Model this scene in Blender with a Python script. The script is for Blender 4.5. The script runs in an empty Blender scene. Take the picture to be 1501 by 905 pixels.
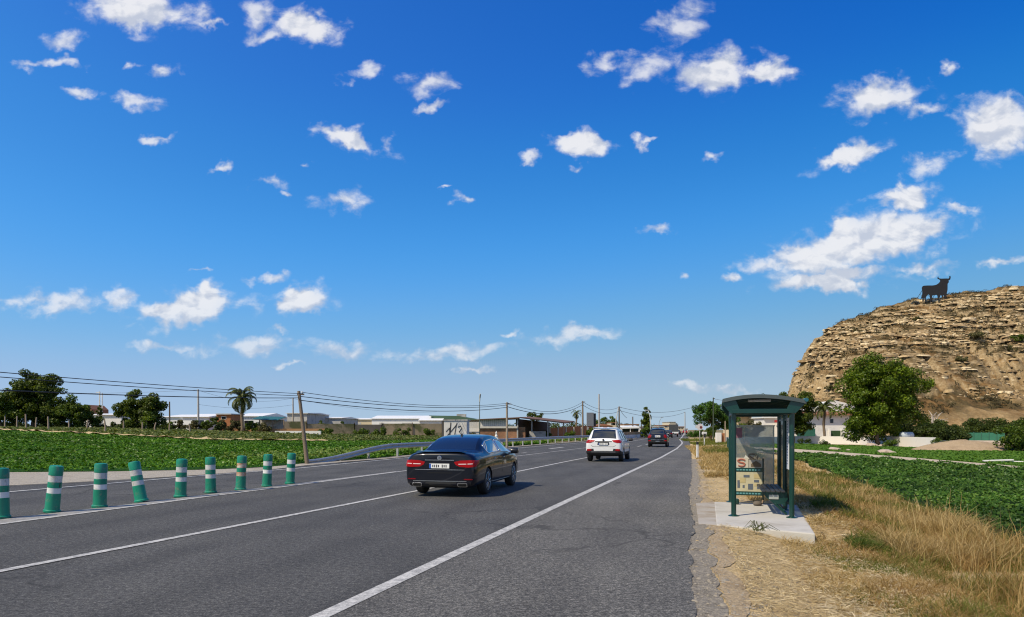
import bpy, bmesh, math, random
import numpy as np
from mathutils import Vector, Matrix, noise as mnoise
from mathutils.bvhtree import BVHTree

R = math.radians
SC = bpy.context.scene
COL = SC.collection
rng = np.random.default_rng(7)
random.seed(7)

# ------------------------------------------------------------------ camera numbers
F, CX, HOR, H = 1050.0, 750.5, 630.0, 1.6      # focal length in photo pixels, principal column, horizon row, eye height


def G(px, py, z=0.0):
    """point of a level plane at height z that the photo shows at (px, py)"""
    Y = F * (H - z) / (py - HOR)
    return ((px - CX) / F * Y, Y)


def XA(px, Y):
    return (px - CX) / F * Y


def ZA(py, Y):
    return H - (py - HOR) * Y / F


RS, RC = math.sin(R(15.9)), math.cos(R(15.9))   # road direction (RS, RC)


def sm(a, b, x):
    t = np.clip((np.asarray(x, float) - a) / (b - a), 0, 1)
    return t * t * (3 - 2 * t)


def terrain(X, Y):
    X = np.asarray(X, float); Y = np.asarray(Y, float)
    lat = X * RC - Y * RS
    left = -lat - 17.3
    z = 1.5 * sm(20, 75, left) * (1 - sm(200, 340, Y))
    drop = -0.34 * sm(1.75, 4.0, lat) * (1 - sm(150, 220, Y))
    near = sm(.1, 1.4, lat) * (1 - sm(2.6, 4.6, lat)) * (1 - sm(11.0, 12.2, Y)) * (-0.17)
    return z + drop + near


def T(X, Y):
    return float(terrain(X, Y))


# ------------------------------------------------------------------ materials
MATS = {}


def nodes_of(name):
    m = bpy.data.materials.new(name); m.use_nodes = True
    nt = m.node_tree; nt.nodes.clear()
    out = nt.nodes.new('ShaderNodeOutputMaterial')
    b = nt.nodes.new('ShaderNodeBsdfPrincipled')
    nt.links.new(b.outputs[0], out.inputs[0])
    return m, nt, b, out


def N(nt, kind, **kw):
    n = nt.nodes.new('ShaderNode' + kind)
    for k, v in kw.items():
        if k.startswith('i_'):
            n.inputs[int(k[2:])].default_value = v
        else:
            setattr(n, k, v)
    return n


def rgba(c, a=1.0):
    return (c[0], c[1], c[2], a)


def sc(c, k):
    return tuple(min(1.0, x * k) for x in c)


def mixcol(nt, fac, a, b, blend='MIX'):
    n = N(nt, 'Mix', data_type='RGBA', blend_type=blend)
    for inp, v in ((n.inputs[0], fac), (n.inputs[6], a), (n.inputs[7], b)):
        if hasattr(v, 'is_output') or isinstance(v, bpy.types.NodeSocket):
            nt.links.new(v, inp)
        elif isinstance(v, (int, float)):
            inp.default_value = v
        elif max(v) > 1.0:
            inp.default_value = (v[0], v[1], v[2], 1.0)
        else:
            inp.default_value = rgba(v)
    return n.outputs[2]


def ramp(nt, src, stops):
    n = N(nt, 'ValToRGB')
    e = n.color_ramp.elements
    while len(e) < len(stops):
        e.new(0.5)
    for el, (p, c) in zip(e, stops):
        el.position = p; el.color = rgba(c) if len(c) == 3 else c
    nt.links.new(src, n.inputs[0])
    return n.outputs[0]


def noise(nt, scale, detail=5, rough=.55, vec=None, dist=0.0, w=None):
    n = N(nt, 'TexNoise')
    n.inputs['Scale'].default_value = scale
    n.inputs['Detail'].default_value = detail
    n.inputs['Roughness'].default_value = rough
    n.inputs['Distortion'].default_value = dist
    if vec is not None:
        nt.links.new(vec, n.inputs['Vector'])
    return n.outputs[0]


def coord(nt, which='Object', scale=(1, 1, 1), rot=(0, 0, 0)):
    t = N(nt, 'TexCoord'); mp = N(nt, 'Mapping')
    nt.links.new(t.outputs[which], mp.inputs[0])
    mp.inputs['Scale'].default_value = scale
    mp.inputs['Rotation'].default_value = rot
    return mp.outputs[0]


def geo_pos(nt, scale=(1, 1, 1), rot=(0, 0, 0)):
    t = N(nt, 'NewGeometry'); mp = N(nt, 'Mapping')
    nt.links.new(t.outputs['Position'], mp.inputs[0])
    mp.inputs['Scale'].default_value = scale
    mp.inputs['Rotation'].default_value = rot
    return mp.outputs[0]


def bump(nt, b, h, strength, dist=0.02):
    n = N(nt, 'Bump')
    n.inputs['Strength'].default_value = strength
    n.inputs['Distance'].default_value = dist
    nt.links.new(h, n.inputs['Height'])
    nt.links.new(n.outputs[0], b.inputs['Normal'])


def mat(name, c, rough=.7, metal=0.0, var=.18, vs=3.0, bs=0.0, bscale=30, coat=0.0, spec=.5, dirt=None, ds=1.2, dth=(.5, .7)):
    """plain painted / stone / wood surface with noise variation, optional stains and bump"""
    if name in MATS:
        return MATS[name]
    m, nt, b, out = nodes_of(name)
    v = coord(nt)
    f = noise(nt, vs, 6, .6, v)
    col = mixcol(nt, f, sc(c, 1 - var), sc(c, 1 + var))
    if dirt:
        d = ramp(nt, noise(nt, ds, 7, .65, v, .4), [(dth[0], (0, 0, 0)), (dth[1], (1, 1, 1))])
        col = mixcol(nt, d, col, dirt)
    nt.links.new(col, b.inputs['Base Color'])
    b.inputs['Roughness'].default_value = rough
    b.inputs['Metallic'].default_value = metal
    b.inputs['Coat Weight'].default_value = coat
    b.inputs['Coat Roughness'].default_value = .03
    b.inputs['Specular IOR Level'].default_value = spec
    if bs:
        bump(nt, b, noise(nt, bscale, 4, .6, v), bs)
    MATS[name] = m
    return m


def leafmat(name, c1, c2, c3=None, trans=.3, rough=.5, ns=.0, spec=.3, glint=None):
    if name in MATS:
        return MATS[name]
    m, nt, b, out = nodes_of(name)
    g = N(nt, 'NewGeometry')
    stops = [(0.0, c1), (0.6, c2), (.93 if glint else 1.0, c3 or c2)] + ([(1.0, glint)] if glint else [])  # optional last stop: a few pale islands, highlights put into the colour
    col = ramp(nt, g.outputs['Random Per Island'], stops)
    if ns:
        f = ramp(nt, noise(nt, ns, 4, .6, geo_pos(nt)), [(.35, (.6, .6, .6)), (.65, (1.25, 1.2, 1.1))])
        col = mixcol(nt, 1.0, col, f, 'MULTIPLY')
    nt.links.new(col, b.inputs['Base Color'])
    b.inputs['Roughness'].default_value = rough
    b.inputs['Specular IOR Level'].default_value = spec
    if trans > 0:
        t = N(nt, 'BsdfTranslucent'); mx = N(nt, 'MixShader')
        mx.inputs[0].default_value = trans
        c = mixcol(nt, 1.0, col, (1.3, 1.25, .55), 'MULTIPLY')
        nt.links.new(c, t.inputs[0])
        nt.links.new(b.outputs[0], mx.inputs[1]); nt.links.new(t.outputs[0], mx.inputs[2])
        nt.links.new(mx.outputs[0], out.inputs[0])
    MATS[name] = m
    return m


# ------------------------------------------------------------------ objects
def tag(o, label=None, cat=None, group=None, kind=None):
    if label: o['label'] = label
    if cat: o['category'] = cat
    if group: o['group'] = group
    if kind: o['kind'] = kind
    return o


def thing(name, label, cat, loc=(0, 0, 0), rz=0.0, group=None, tilt=(0, 0)):
    o = bpy.data.objects.new(name, None); COL.objects.link(o)
    o.location = loc; o.rotation_euler = (tilt[0], tilt[1], rz)
    o.empty_display_size = .3
    return tag(o, label, cat, group)


def link_mesh(name, me, m, parent=None, loc=None, smooth=False):
    o = bpy.data.objects.new(name, me); COL.objects.link(o)
    for x in (m if isinstance(m, (list, tuple)) else [m]):
        me.materials.append(x)
    if smooth:
        me.polygons.foreach_set('use_smooth', np.ones(len(me.polygons), bool))
    if parent: o.parent = parent
    if loc is not None: o.location = loc
    return o


def np_mesh(name, V, Q, m, parent=None, loc=None, smooth=False):
    V = np.asarray(V, np.float32); Q = np.asarray(Q, np.int32)
    me = bpy.data.meshes.new(name)
    k = Q.shape[1]
    me.vertices.add(len(V)); me.vertices.foreach_set('co', V.ravel())
    me.loops.add(Q.size); me.loops.foreach_set('vertex_index', Q.ravel())
    me.polygons.add(len(Q))
    me.polygons.foreach_set('loop_start', np.arange(0, Q.size, k, dtype=np.int32))
    me.polygons.foreach_set('loop_total', np.full(len(Q), k, np.int32))
    me.update(calc_edges=True)
    return link_mesh(name, me, m, parent, loc, smooth)


def copy_tree(o, parent=None):
    c = o.copy(); COL.objects.link(c)
    if parent: c.parent = parent
    for ch in [x for x in KIDS.get(o.name, [])]:
        d = copy_tree(ch, c)
        KIDS.setdefault(c.name, []).append(d)
    return c


KIDS = {}


def index_kids():
    KIDS.clear()
    for o in bpy.data.objects:
        if o.parent: KIDS.setdefault(o.parent.name, []).append(o)


class MB:
    def __init__(s): s.v = []; s.f = []

    def add(s, vs, fs):
        n = len(s.v); s.v += [tuple(x) for x in vs]; s.f += [tuple(i + n for i in f) for f in fs]; return s

    def box(s, c, d, rz=0.0, rx=0.0, ry=0.0, taper=1.0):
        M = Matrix.Rotation(rz, 3, 'Z') @ Matrix.Rotation(ry, 3, 'Y') @ Matrix.Rotation(rx, 3, 'X')
        c = Vector(c); vs = []
        for z in (-1, 1):
            k = taper if z > 0 else 1
            for x, y in ((-1, -1), (1, -1), (1, 1), (-1, 1)):
                vs.append(c + M @ Vector((x * d[0] / 2 * k, y * d[1] / 2 * k, z * d[2] / 2)))
        return s.add(vs, [(3, 2, 1, 0), (4, 5, 6, 7), (0, 1, 5, 4), (1, 2, 6, 5), (2, 3, 7, 6), (3, 0, 4, 7)])

    def tube(s, pts, r, n=8, cap=True):
        pts = [Vector(p) for p in pts]
        rs = r if isinstance(r, (list, tuple)) else [r] * len(pts)
        vs = []; fs = []
        up = None
        for i, p in enumerate(pts):
            d = (pts[min(i + 1, len(pts) - 1)] - pts[max(i - 1, 0)])
            if d.length < 1e-9: d = Vector((0, 0, 1))
            d.normalize()
            if up is None:
                up = d.orthogonal().normalized()
            else:
                up = (up - d * up.dot(d))
                up = up.normalized() if up.length > 1e-6 else d.orthogonal().normalized()
            w = d.cross(up)
            for k in range(n):
                a = 2 * math.pi * k / n
                vs.append(p + (up * math.cos(a) + w * math.sin(a)) * rs[i])
        for i in range(len(pts) - 1):
            for k in range(n):
                a, b = i * n + k, i * n + (k + 1) % n
                fs.append((a, b, b + n, a + n))
        if cap:
            fs.append(tuple(range(n - 1, -1, -1)))
            e = (len(pts) - 1) * n
            fs.append(tuple(range(e, e + n)))
        return s.add(vs, fs)

    def lathe(s, prof, n=16, c=(0, 0, 0), axis='Z'):
        """prof: list of (radius, height)"""
        vs = []; fs = []
        for r_, h in prof:
            for k in range(n):
                a = 2 * math.pi * k / n
                x, y = r_ * math.cos(a), r_ * math.sin(a)
                p = (x, y, h) if axis == 'Z' else ((x, h, y) if axis == 'Y' else (h, x, y))
                vs.append((p[0] + c[0], p[1] + c[1], p[2] + c[2]))
        for i in range(len(prof) - 1):
            for k in range(n):
                a, b = i * n + k, i * n + (k + 1) % n
                fs.append((a, b, b + n, a + n))
        fs.append(tuple(range(n - 1, -1, -1)))
        e = (len(prof) - 1) * n
        fs.append(tuple(range(e, e + n)))
        return s.add(vs, fs)

    def prism(s, poly, a, b, axis='Y'):
        """2-D outline extruded from a to b along axis"""
        n = len(poly)
        def P(u, v, w):
            return (u, w, v) if axis == 'Y' else ((u, v, w) if axis == 'Z' else (w, u, v))
        vs = [P(u, v, a) for u, v in poly] + [P(u, v, b) for u, v in poly]
        fs = [tuple(range(n)), tuple(range(2 * n - 1, n - 1, -1))]
        for i in range(n):
            j = (i + 1) % n
            fs.append((j, i, i + n, j + n))
        return s.add(vs, fs)

    def build(s, name, m, parent=None, loc=None, smooth=False, bevel=0.0, norm=True, auto=None):
        me = bpy.data.meshes.new(name)
        me.from_pydata(s.v, [], s.f)
        if norm or bevel:
            bm = bmesh.new(); bm.from_mesh(me)
            bmesh.ops.recalc_face_normals(bm, faces=bm.faces)
            if bevel:
                ed = [e for e in bm.edges if len(e.link_faces) == 2 and e.calc_face_angle(0) > .5]
                bmesh.ops.bevel(bm, geom=ed, offset=bevel, segments=2, affect='EDGES', profile=.5, clamp_overlap=True)
            bm.to_mesh(me); bm.free()
        o = link_mesh(name, me, m, parent, loc, smooth)
        if auto is not None and smooth:
            me.set_sharp_from_angle(angle=auto)
        return o


def lerp(a, b, t): return a + (b - a) * t


def resample(pts, step):
    pts = np.asarray(pts, float)
    d = np.r_[0, np.cumsum(np.linalg.norm(np.diff(pts, axis=0), axis=1))]
    n = max(2, int(d[-1] / step) + 1)
    t = np.linspace(0, d[-1], n)
    return np.stack([np.interp(t, d, pts[:, i]) for i in range(pts.shape[1])], 1)


def resample_n(pts, n):
    pts = np.asarray(pts, float)
    d = np.r_[0, np.cumsum(np.linalg.norm(np.diff(pts, axis=0), axis=1))]
    t = np.linspace(0, d[-1], n)
    return np.stack([np.interp(t, d, pts[:, i]) for i in range(pts.shape[1])], 1)


def sheet(name, A, B, nl, nw, zoff, m, zfix=None, kind='structure', zn=0.0):
    """ground sheet between two polylines (x, y), draped on the terrain"""
    a = resample_n(A, nl) if nl else np.asarray(A, float)
    b = resample_n(B, nl) if nl else np.asarray(B, float)
    nl = len(a)
    t = np.linspace(0, 1, nw)[None, :, None]
    P = a[:, None, :] * (1 - t) + b[:, None, :] * t
    Z = (terrain(P[..., 0], P[..., 1]) if zfix is None else np.full(P.shape[:2], zfix)) + zoff
    if zn: Z = Z + rng.normal(0, zn, Z.shape)
    V = np.concatenate([P, Z[..., None]], 2).reshape(-1, 3)
    i = np.arange(nl - 1)[:, None] * nw + np.arange(nw - 1)[None, :]
    Q = np.stack([i, i + 1, i + nw + 1, i + nw], -1).reshape(-1, 4)
    o = np_mesh(name, V, Q, m, smooth=True)
    # make sure it faces up
    me = o.data
    if me.polygons[0].normal.z < 0: me.flip_normals()
    if kind: o['kind'] = kind
    return o


def ribbon(pts, w0, w1=None):
    """polylines left and right of a path"""
    p = np.asarray(pts, float)
    t = np.gradient(p, axis=0); t /= np.linalg.norm(t, axis=1)[:, None] + 1e-9
    nrm = np.stack([-t[:, 1], t[:, 0]], 1)
    w1 = w0 if w1 is None else w1
    w = np.linspace(w0, w1, len(p))[:, None] / 2
    return p + nrm * w, p - nrm * w


def unit(v): return v / (np.linalg.norm(v, axis=-1, keepdims=True) + 1e-9)


def leaf_quads(C, Nn, S, aspect=.6, fold=.18, r=rng):
    """folded rhombus leaves: centres, normals, lengths"""
    n = len(C)
    Nn = unit(Nn)
    a = unit(np.cross(Nn, unit(r.normal(size=(n, 3)))))
    b = np.cross(Nn, a)
    S = np.asarray(S)[:, None]
    V = np.stack([C - a * S * .5, C + b * S * aspect * .5 + Nn * S * fold, C + a * S * .5, C - b * S * aspect * .5 + Nn * S * fold], 1).reshape(-1, 3)
    Q = np.arange(4 * n).reshape(n, 4)
    return V, Q


def blades(B, D, L, W, bend, r=rng, seg=3):
    """grass blades: base points, lean direction (unit xy), length, width, bend"""
    n = len(B)
    ang = r.uniform(0, 2 * math.pi, n)
    side = np.stack([np.cos(ang), np.sin(ang), np.zeros(n)], 1)
    V = []
    for k in range(seg + 1):
        t = k / seg
        h = L * t * (1 - .35 * bend * t)
        off = D * (L * bend * t * t)[:, None]
        c = B + np.concatenate([off, h[:, None]], 1)
        w = (W * (1 - t) * .5 + W * .08)[:, None]
        V.append(c - side * w); V.append(c + side * w)
    V = np.stack(V, 1)
    m = 2 * (seg + 1)
    idx = np.arange(n)[:, None] * m
    Q = np.concatenate([np.stack([idx + 2 * k, idx + 2 * k + 1, idx + 2 * k + 3, idx + 2 * k + 2], -1).reshape(n, 4) for k in range(seg)], 0)
    return V.reshape(-1, 3), Q


def poly_scatter(A, B, n, r=rng, falloff=0.0):
    """random ground points between two polylines; falloff > 0 puts more of them near the camera"""
    a = resample_n(A, 60); b = resample_n(B, 60)
    out = []
    mid = (a + b) / 2
    seg = np.linalg.norm(np.diff(mid, axis=0), axis=1)
    wid = np.linalg.norm(a - b, axis=1); wid = (wid[1:] + wid[:-1]) / 2
    w = seg * wid
    k = r.choice(59, n * 2, p=w / w.sum())
    f = r.random(n * 2); t = r.random(n * 2)
    pa = a[k] * (1 - f)[:, None] + a[k + 1] * f[:, None]
    pb = b[k] * (1 - f)[:, None] + b[k + 1] * f[:, None]
    P = pa * (1 - t)[:, None] + pb * t[:, None]
    if falloff > 0:
        d = np.linalg.norm(P, axis=1)
        p = (d.min() / d) ** falloff
        keep = r.random(len(P)) < p / p.max()
        P = P[keep]
    return P[:n]
# ================================================================== camera, sun, sky
cam = bpy.data.cameras.new('camera'); camo = bpy.data.objects.new('camera', cam); COL.objects.link(camo)
camo.location = (0, 0, H); camo.rotation_euler = (R(90), 0, 0)
cam.sensor_width = 36; cam.lens = 36 * F / 1501; cam.shift_y = (HOR - 452.5) / 1501
cam.clip_start = .1; cam.clip_end = 12000
SC.camera = camo

SUN_EL = R(50)
sx, sy = -.80, -.60                     # towards the sun, on the ground plan
sun = bpy.data.lights.new('sun', 'SUN'); suno = bpy.data.objects.new('sun', sun); COL.objects.link(suno)
sun.energy = 4.9; sun.angle = R(.53); sun.color = (1.0, .885, .68)
sd = Vector((sx * math.cos(SUN_EL), sy * math.cos(SUN_EL), math.sin(SUN_EL)))
suno.rotation_euler = sd.to_track_quat('Z', 'Y').to_euler()
suno.location = (-20, -20, 40)

W = bpy.data.worlds.new('World'); SC.world = W; W.use_nodes = True
wt = W.node_tree; wt.nodes.clear()
wo = wt.nodes.new('ShaderNodeOutputWorld'); bg = wt.nodes.new('ShaderNodeBackground')
wt.links.new(bg.outputs[0], wo.inputs[0])
sky = wt.nodes.new('ShaderNodeTexSky'); sky.sky_type = 'NISHITA'; sky.sun_disc = False
sky.sun_elevation = SUN_EL; sky.sun_rotation = math.atan2(sx, sy)
sky.altitude = 0; sky.air_density = .7; sky.dust_density = 0; sky.ozone_density = 4.0
SKY_STRENGTH = .10
bg.inputs[1].default_value = SKY_STRENGTH
sk1 = N(wt, 'VectorMath', operation='SCALE'); sk1.inputs['Scale'].default_value = SKY_STRENGTH
wt.links.new(sky.outputs[0], sk1.inputs[0])
crv = N(wt, 'RGBCurve')
for ch, pts in ((0, [(0, 0), (.069, .019), (.11, .050), (.20, .165), (.336, .315), (.62, .40), (1, .45)]),
                (1, [(0, 0), (.125, .148), (.17, .232), (.256, .355), (.40, .455), (.54, .495), (.743, .545), (1, .57)]),
                (2, [(0, 0), (.258, .575), (.35, .695), (.466, .80), (.60, .76), (.72, .71), (1, .70)])):
    c = crv.mapping.curves[ch]
    c.points[0].location = pts[0]; c.points[1].location = pts[-1]
    for q in pts[1:-1]: c.points.new(*q)
crv.mapping.update()
wt.links.new(sk1.outputs[0], crv.inputs['Color'])
sk2 = N(wt, 'VectorMath', operation='SCALE'); sk2.inputs['Scale'].default_value = 1 / SKY_STRENGTH
wt.links.new(crv.outputs[0], sk2.inputs[0])
skycol = sk2.outputs[0]

# clouds: fair-weather cumulus laid out on the sky by direction (x/y, z/y of the view ray from the ground)
tc = N(wt, 'TexCoord'); sep = N(wt, 'SeparateXYZ'); wt.links.new(tc.outputs['Generated'], sep.inputs[0])


def wmath(op, a, b=None, c=None, clamp=False):
    n = N(wt, 'Math', operation=op, use_clamp=clamp)
    for i, v in enumerate((a, b, c)):
        if v is None: continue
        if isinstance(v, bpy.types.NodeSocket): wt.links.new(v, n.inputs[i])
        else: n.inputs[i].default_value = v
    return n.outputs[0]


def wvec(op, a, b=None, scale=None):
    n = N(wt, 'VectorMath', operation=op)
    for i, v in enumerate((a, b)):
        if v is None: continue
        if isinstance(v, bpy.types.NodeSocket): wt.links.new(v, n.inputs[i])
        else: n.inputs[i].default_value = v
    if scale is not None: n.inputs['Scale'].default_value = scale
    return n


yy = wmath('MAXIMUM', sep.outputs[1], .05)
u = wmath('DIVIDE', sep.outputs[0], yy); v = wmath('DIVIDE', sep.outputs[2], yy)
cmb = N(wt, 'CombineXYZ'); wt.links.new(u, cmb.inputs[0]); wt.links.new(v, cmb.inputs[1])
uv = cmb.outputs[0]
# curl the outline
wn = N(wt, 'TexNoise'); wn.inputs['Scale'].default_value = 22; wn.inputs['Detail'].default_value = 4; wn.inputs['Roughness'].default_value = .55
wt.links.new(uv, wn.inputs['Vector'])
w1 = wvec('SUBTRACT', wn.outputs['Color'], (.5, .5, .5)).outputs[0]
w1 = wvec('MULTIPLY', w1, (.075, .06, 0)).outputs[0]
uvw = wvec('ADD', uv, w1).outputs[0]

CL = [(205, 12, 88, 26, -4), (92, 62, 34, 15, 8), (78, 92, 50, 9, 4), (120, 135, 24, 10, 6), (192, 145, 44, 14, -8), (242, 104, 28, 11, 12), (190, 95, 12, 7, 0), (232, 208, 24, 8, 10),
      (378, 18, 38, 24, -10), (390, 50, 48, 13, 0), (452, 40, 56, 24, -24), (308, 36, 20, 7, 0), (535, 105, 34, 13, 10), (630, 122, 36, 20, 10), (632, 158, 34, 8, 0), (522, 207, 50, 19, -14), (480, 194, 24, 10, -10),
      (396, 271, 34, 9, -6), (424, 286, 12, 7, 0), (502, 295, 40, 17, 4), (453, 241, 13, 7, 0), (326, 248, 16, 7, 0), (675, 295, 18, 8, 0), (650, 277, 11, 4, 0), (853, 211, 52, 17, -5), (780, 232, 20, 7, 8), (848, 244, 16, 9, 0),
      (1000, 38, 32, 48, 8), (946, 98, 36, 27, 18), (885, 97, 24, 13, 20), (1046, 103, 60, 25, 14), (1125, 106, 50, 21, 8), (1290, 138, 58, 34, 12), (1352, 158, 36, 11, 6), (1245, 224, 56, 19, 14), (1350, 238, 38, 15, 10), (1462, 184, 62, 38, 10),
      (1332, 287, 48, 24, 6), (1262, 358, 128, 37, 15), (1330, 338, 66, 24, 4), (1200, 376, 60, 20, 12), (1310, 352, 70, 28, 10), (1240, 348, 60, 26, 16), (1355, 335, 40, 20, 6), (252, 456, 40, 16, 4), (318, 446, 36, 18, 4), (1448, 172, 36, 24, 14), (1484, 196, 34, 26, 0), (1272, 150, 30, 22, 14), (420, 444, 26, 16, 0), (1212, 410, 80, 17, 4), (1130, 376, 58, 13, 8), (1350, 392, 44, 10, 2), (1465, 382, 38, 8, 2), (1005, 408, 11, 6, 0), (1076, 407, 16, 8, 8), (962, 340, 24, 9, 6), (1045, 232, 16, 7, 10),
      (940, 205, 16, 6, 0), (1395, 100, 13, 11, 30), (1402, 315, 22, 6, 10), (66, 446, 88, 14, 2), (182, 439, 24, 15, 8), (272, 452, 72, 24, 8), (296, 438, 50, 21, 0), (440, 440, 48, 22, 2), (398, 408, 32, 8, -4), (293, 394, 16, 5, 0), (235, 508, 44, 9, 2), (365, 507, 80, 14, 2),
      (410, 486, 16, 7, 0), (506, 510, 52, 13, 0), (662, 513, 108, 9, 2), (840, 488, 70, 10, 1), (690, 542, 32, 6, 0), (1006, 565, 44, 8, -2), (1070, 569, 34, 5, 0), (425, 538, 24, 5, 0), (745, 483, 20, 5, 0)]
# ellipses share a few slants and slendernesses, so that the node stack stays small
classes = {}
for (px, py, rx, ry, rot) in CL:
    ro = min((-15, -4, 3, 9, 17), key=lambda q: abs(q - rot)); asp = min((1.3, 2.1, 3.2, 5.5, 9.0), key=lambda q: abs(math.log(q * ry / rx)))
    k = 1.22 if rx < 60 else 1.42
    classes.setdefault((ro, asp), []).append((px, py, math.sqrt(rx * ry * asp) / F * k, rx >= 48 and ry >= 16))
mn = None; mbig = None
for (ro, asp), items in sorted(classes.items()):
    cr, sr = math.cos(R(ro)), math.sin(R(ro))
    mp = N(wt, 'Mapping', vector_type='POINT'); mp.inputs['Rotation'].default_value = (0, 0, -R(ro)); wt.links.new(uvw, mp.inputs[0])
    pv = wvec('MULTIPLY', mp.outputs[0], (1, asp, 0)).outputs[0]
    for (px, py, rr0, big) in items:
        cu, cv = (px - CX) / F, (HOR - py) / F
        d_ = wvec('DISTANCE', pv, (cu * cr + cv * sr, (-cu * sr + cv * cr) * asp, 0)).outputs['Value']
        d_ = wmath('MULTIPLY', d_, 1 / rr0)
        mn = d_ if mn is None else wmath('MINIMUM', mn, d_)
        if big: mbig = d_ if mbig is None else wmath('MINIMUM', mbig, d_)


def fbm(vec, scale, detail, rough):
    n = N(wt, 'TexNoise'); n.inputs['Scale'].default_value = scale; n.inputs['Detail'].default_value = detail; n.inputs['Roughness'].default_value = rough
    n.inputs['Distortion'].default_value = .35
    wt.links.new(vec, n.inputs['Vector']); return n.outputs[0]


sq = wvec('MULTIPLY', uv, (1.0, 1.5, 1)).outputs[0]
n0 = fbm(sq, 24, 7, .52)
n1 = fbm(wvec('ADD', sq, (-.006, .013, 0)).outputs[0], 24, 7, .52)
base = wmath('SUBTRACT', 1.0, mn)
nf = fbm(sq, 95, 5, .6)
dens = wmath('ADD', wmath('ADD', wmath('MULTIPLY', base, 1.15), wmath('MULTIPLY', wmath('SUBTRACT', nf, .5), .5)), wmath('MULTIPLY', wmath('SUBTRACT', n0, .535), 2.5))
# the sky pales toward the sun's side
ucl = wmath('MULTIPLY', wmath('MINIMUM', wmath('MAXIMUM', u, -.85), .85), wmath('GREATER_THAN', sep.outputs[1], .05))
tintv = N(wt, 'CombineXYZ')
for i_, k_ in enumerate((-.020, -.036, -.062)): wt.links.new(wmath('MULTIPLY', ucl, k_ / SKY_STRENGTH), tintv.inputs[i_])
skycol = wvec('MAXIMUM', wvec('ADD', skycol, tintv.outputs[0]).outputs[0], (.03, .3, 1.0)).outputs[0]
al = N(wt, 'MapRange', interpolation_type='SMOOTHSTEP'); al.inputs[1].default_value = -.06; al.inputs[2].default_value = 1.15
core = N(wt, 'MapRange', interpolation_type='SMOOTHSTEP'); core.inputs[1].default_value = .18; core.inputs[2].default_value = .75; core.inputs[4].default_value = .75
wt.links.new(wmath('SUBTRACT', 1.0, mbig), core.inputs[0]); dens = wmath('ADD', dens, core.outputs[0])
wt.links.new(dens, al.inputs[0])
inside = N(wt, 'MapRange', interpolation_type='SMOOTHSTEP'); inside.inputs[1].default_value = -.30; inside.inputs[2].default_value = .12
wt.links.new(base, inside.inputs[0])
front = wmath('GREATER_THAN', sep.outputs[1], .06)
# thin fair-weather veils are less opaque low over the land and in the upper wisps
lowf = N(wt, 'MapRange'); lowf.inputs[1].default_value = .04; lowf.inputs[2].default_value = .2; lowf.inputs[3].default_value = .62; lowf.inputs[4].default_value = .92
wt.links.new(v, lowf.inputs[0])
# greyer flat undersides of the larger clouds
GB = [(1235, 412, 110, 20), (1300, 385, 70, 16), (1330, 304, 44, 12), (1462, 214, 56, 16), (1290, 166, 48, 12), (280, 470, 66, 13), (440, 456, 44, 11), (503, 308, 30, 8), (506, 520, 44, 8), (205, 30, 70, 10), (1046, 122, 56, 10)]
gmn = None
for (px, py, rx, ry) in GB:
    asp = 4.0
    if gmn is None: gp_ = wvec('MULTIPLY', uvw, (1, asp, 0)).outputs[0]
    d_ = wmath('MULTIPLY', wvec('DISTANCE', gp_, ((px - CX) / F, (HOR - py) / F * asp, 0)).outputs['Value'], F / math.sqrt(rx * ry * asp))
    gmn = d_ if gmn is None else wmath('MINIMUM', gmn, d_)
grey = N(wt, 'MapRange', interpolation_type='SMOOTHSTEP'); grey.inputs[1].default_value = 1.5; grey.inputs[2].default_value = .1; grey.inputs[3].default_value = 0; grey.inputs[4].default_value = .30
wt.links.new(gmn, grey.inputs[0])
alpha = wmath('MULTIPLY', wmath('MULTIPLY', al.outputs[0], inside.outputs[0]), wmath('MULTIPLY', wmath('MULTIPLY', lowf.outputs[0], wmath('MULTIPLY_ADD', core.outputs[0], .22, .84)), front))
# sunlit upper-left sides of the billows, greyer undersides
relief = wmath('MULTIPLY', wmath('SUBTRACT', n0, n1), 2.6)
lum = wmath('ADD', .62, relief)
lum = wmath('SUBTRACT', wmath('ADD', lum, wmath('MULTIPLY', wmath('MINIMUM', dens, 1.3), .24)), grey.outputs[0])
lum = wmath('MINIMUM', wmath('MAXIMUM', lum, .45), 1.0)
cc = ramp(wt, lum, [(0.0, (.46, .52, .66)), (.6, (.66, .70, .79)), (1.0, (.93, .93, .95))])
ccs = wvec('SCALE', cc, scale=.95 / SKY_STRENGTH).outputs[0]
fin = mixcol(wt, alpha, skycol, ccs)
# unseen broken cloud added behind the viewer as neutral fill light
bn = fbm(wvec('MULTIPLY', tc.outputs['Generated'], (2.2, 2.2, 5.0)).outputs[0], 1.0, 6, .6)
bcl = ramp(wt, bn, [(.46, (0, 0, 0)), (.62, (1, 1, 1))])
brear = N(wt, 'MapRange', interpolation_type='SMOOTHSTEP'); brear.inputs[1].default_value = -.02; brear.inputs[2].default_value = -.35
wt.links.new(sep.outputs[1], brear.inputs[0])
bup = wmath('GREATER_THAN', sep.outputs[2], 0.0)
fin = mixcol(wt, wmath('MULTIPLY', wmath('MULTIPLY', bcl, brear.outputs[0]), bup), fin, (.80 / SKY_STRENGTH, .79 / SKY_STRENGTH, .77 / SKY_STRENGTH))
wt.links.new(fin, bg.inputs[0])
W.cycles.sampling_method = 'MANUAL'; W.cycles.sample_map_resolution = 512

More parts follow.
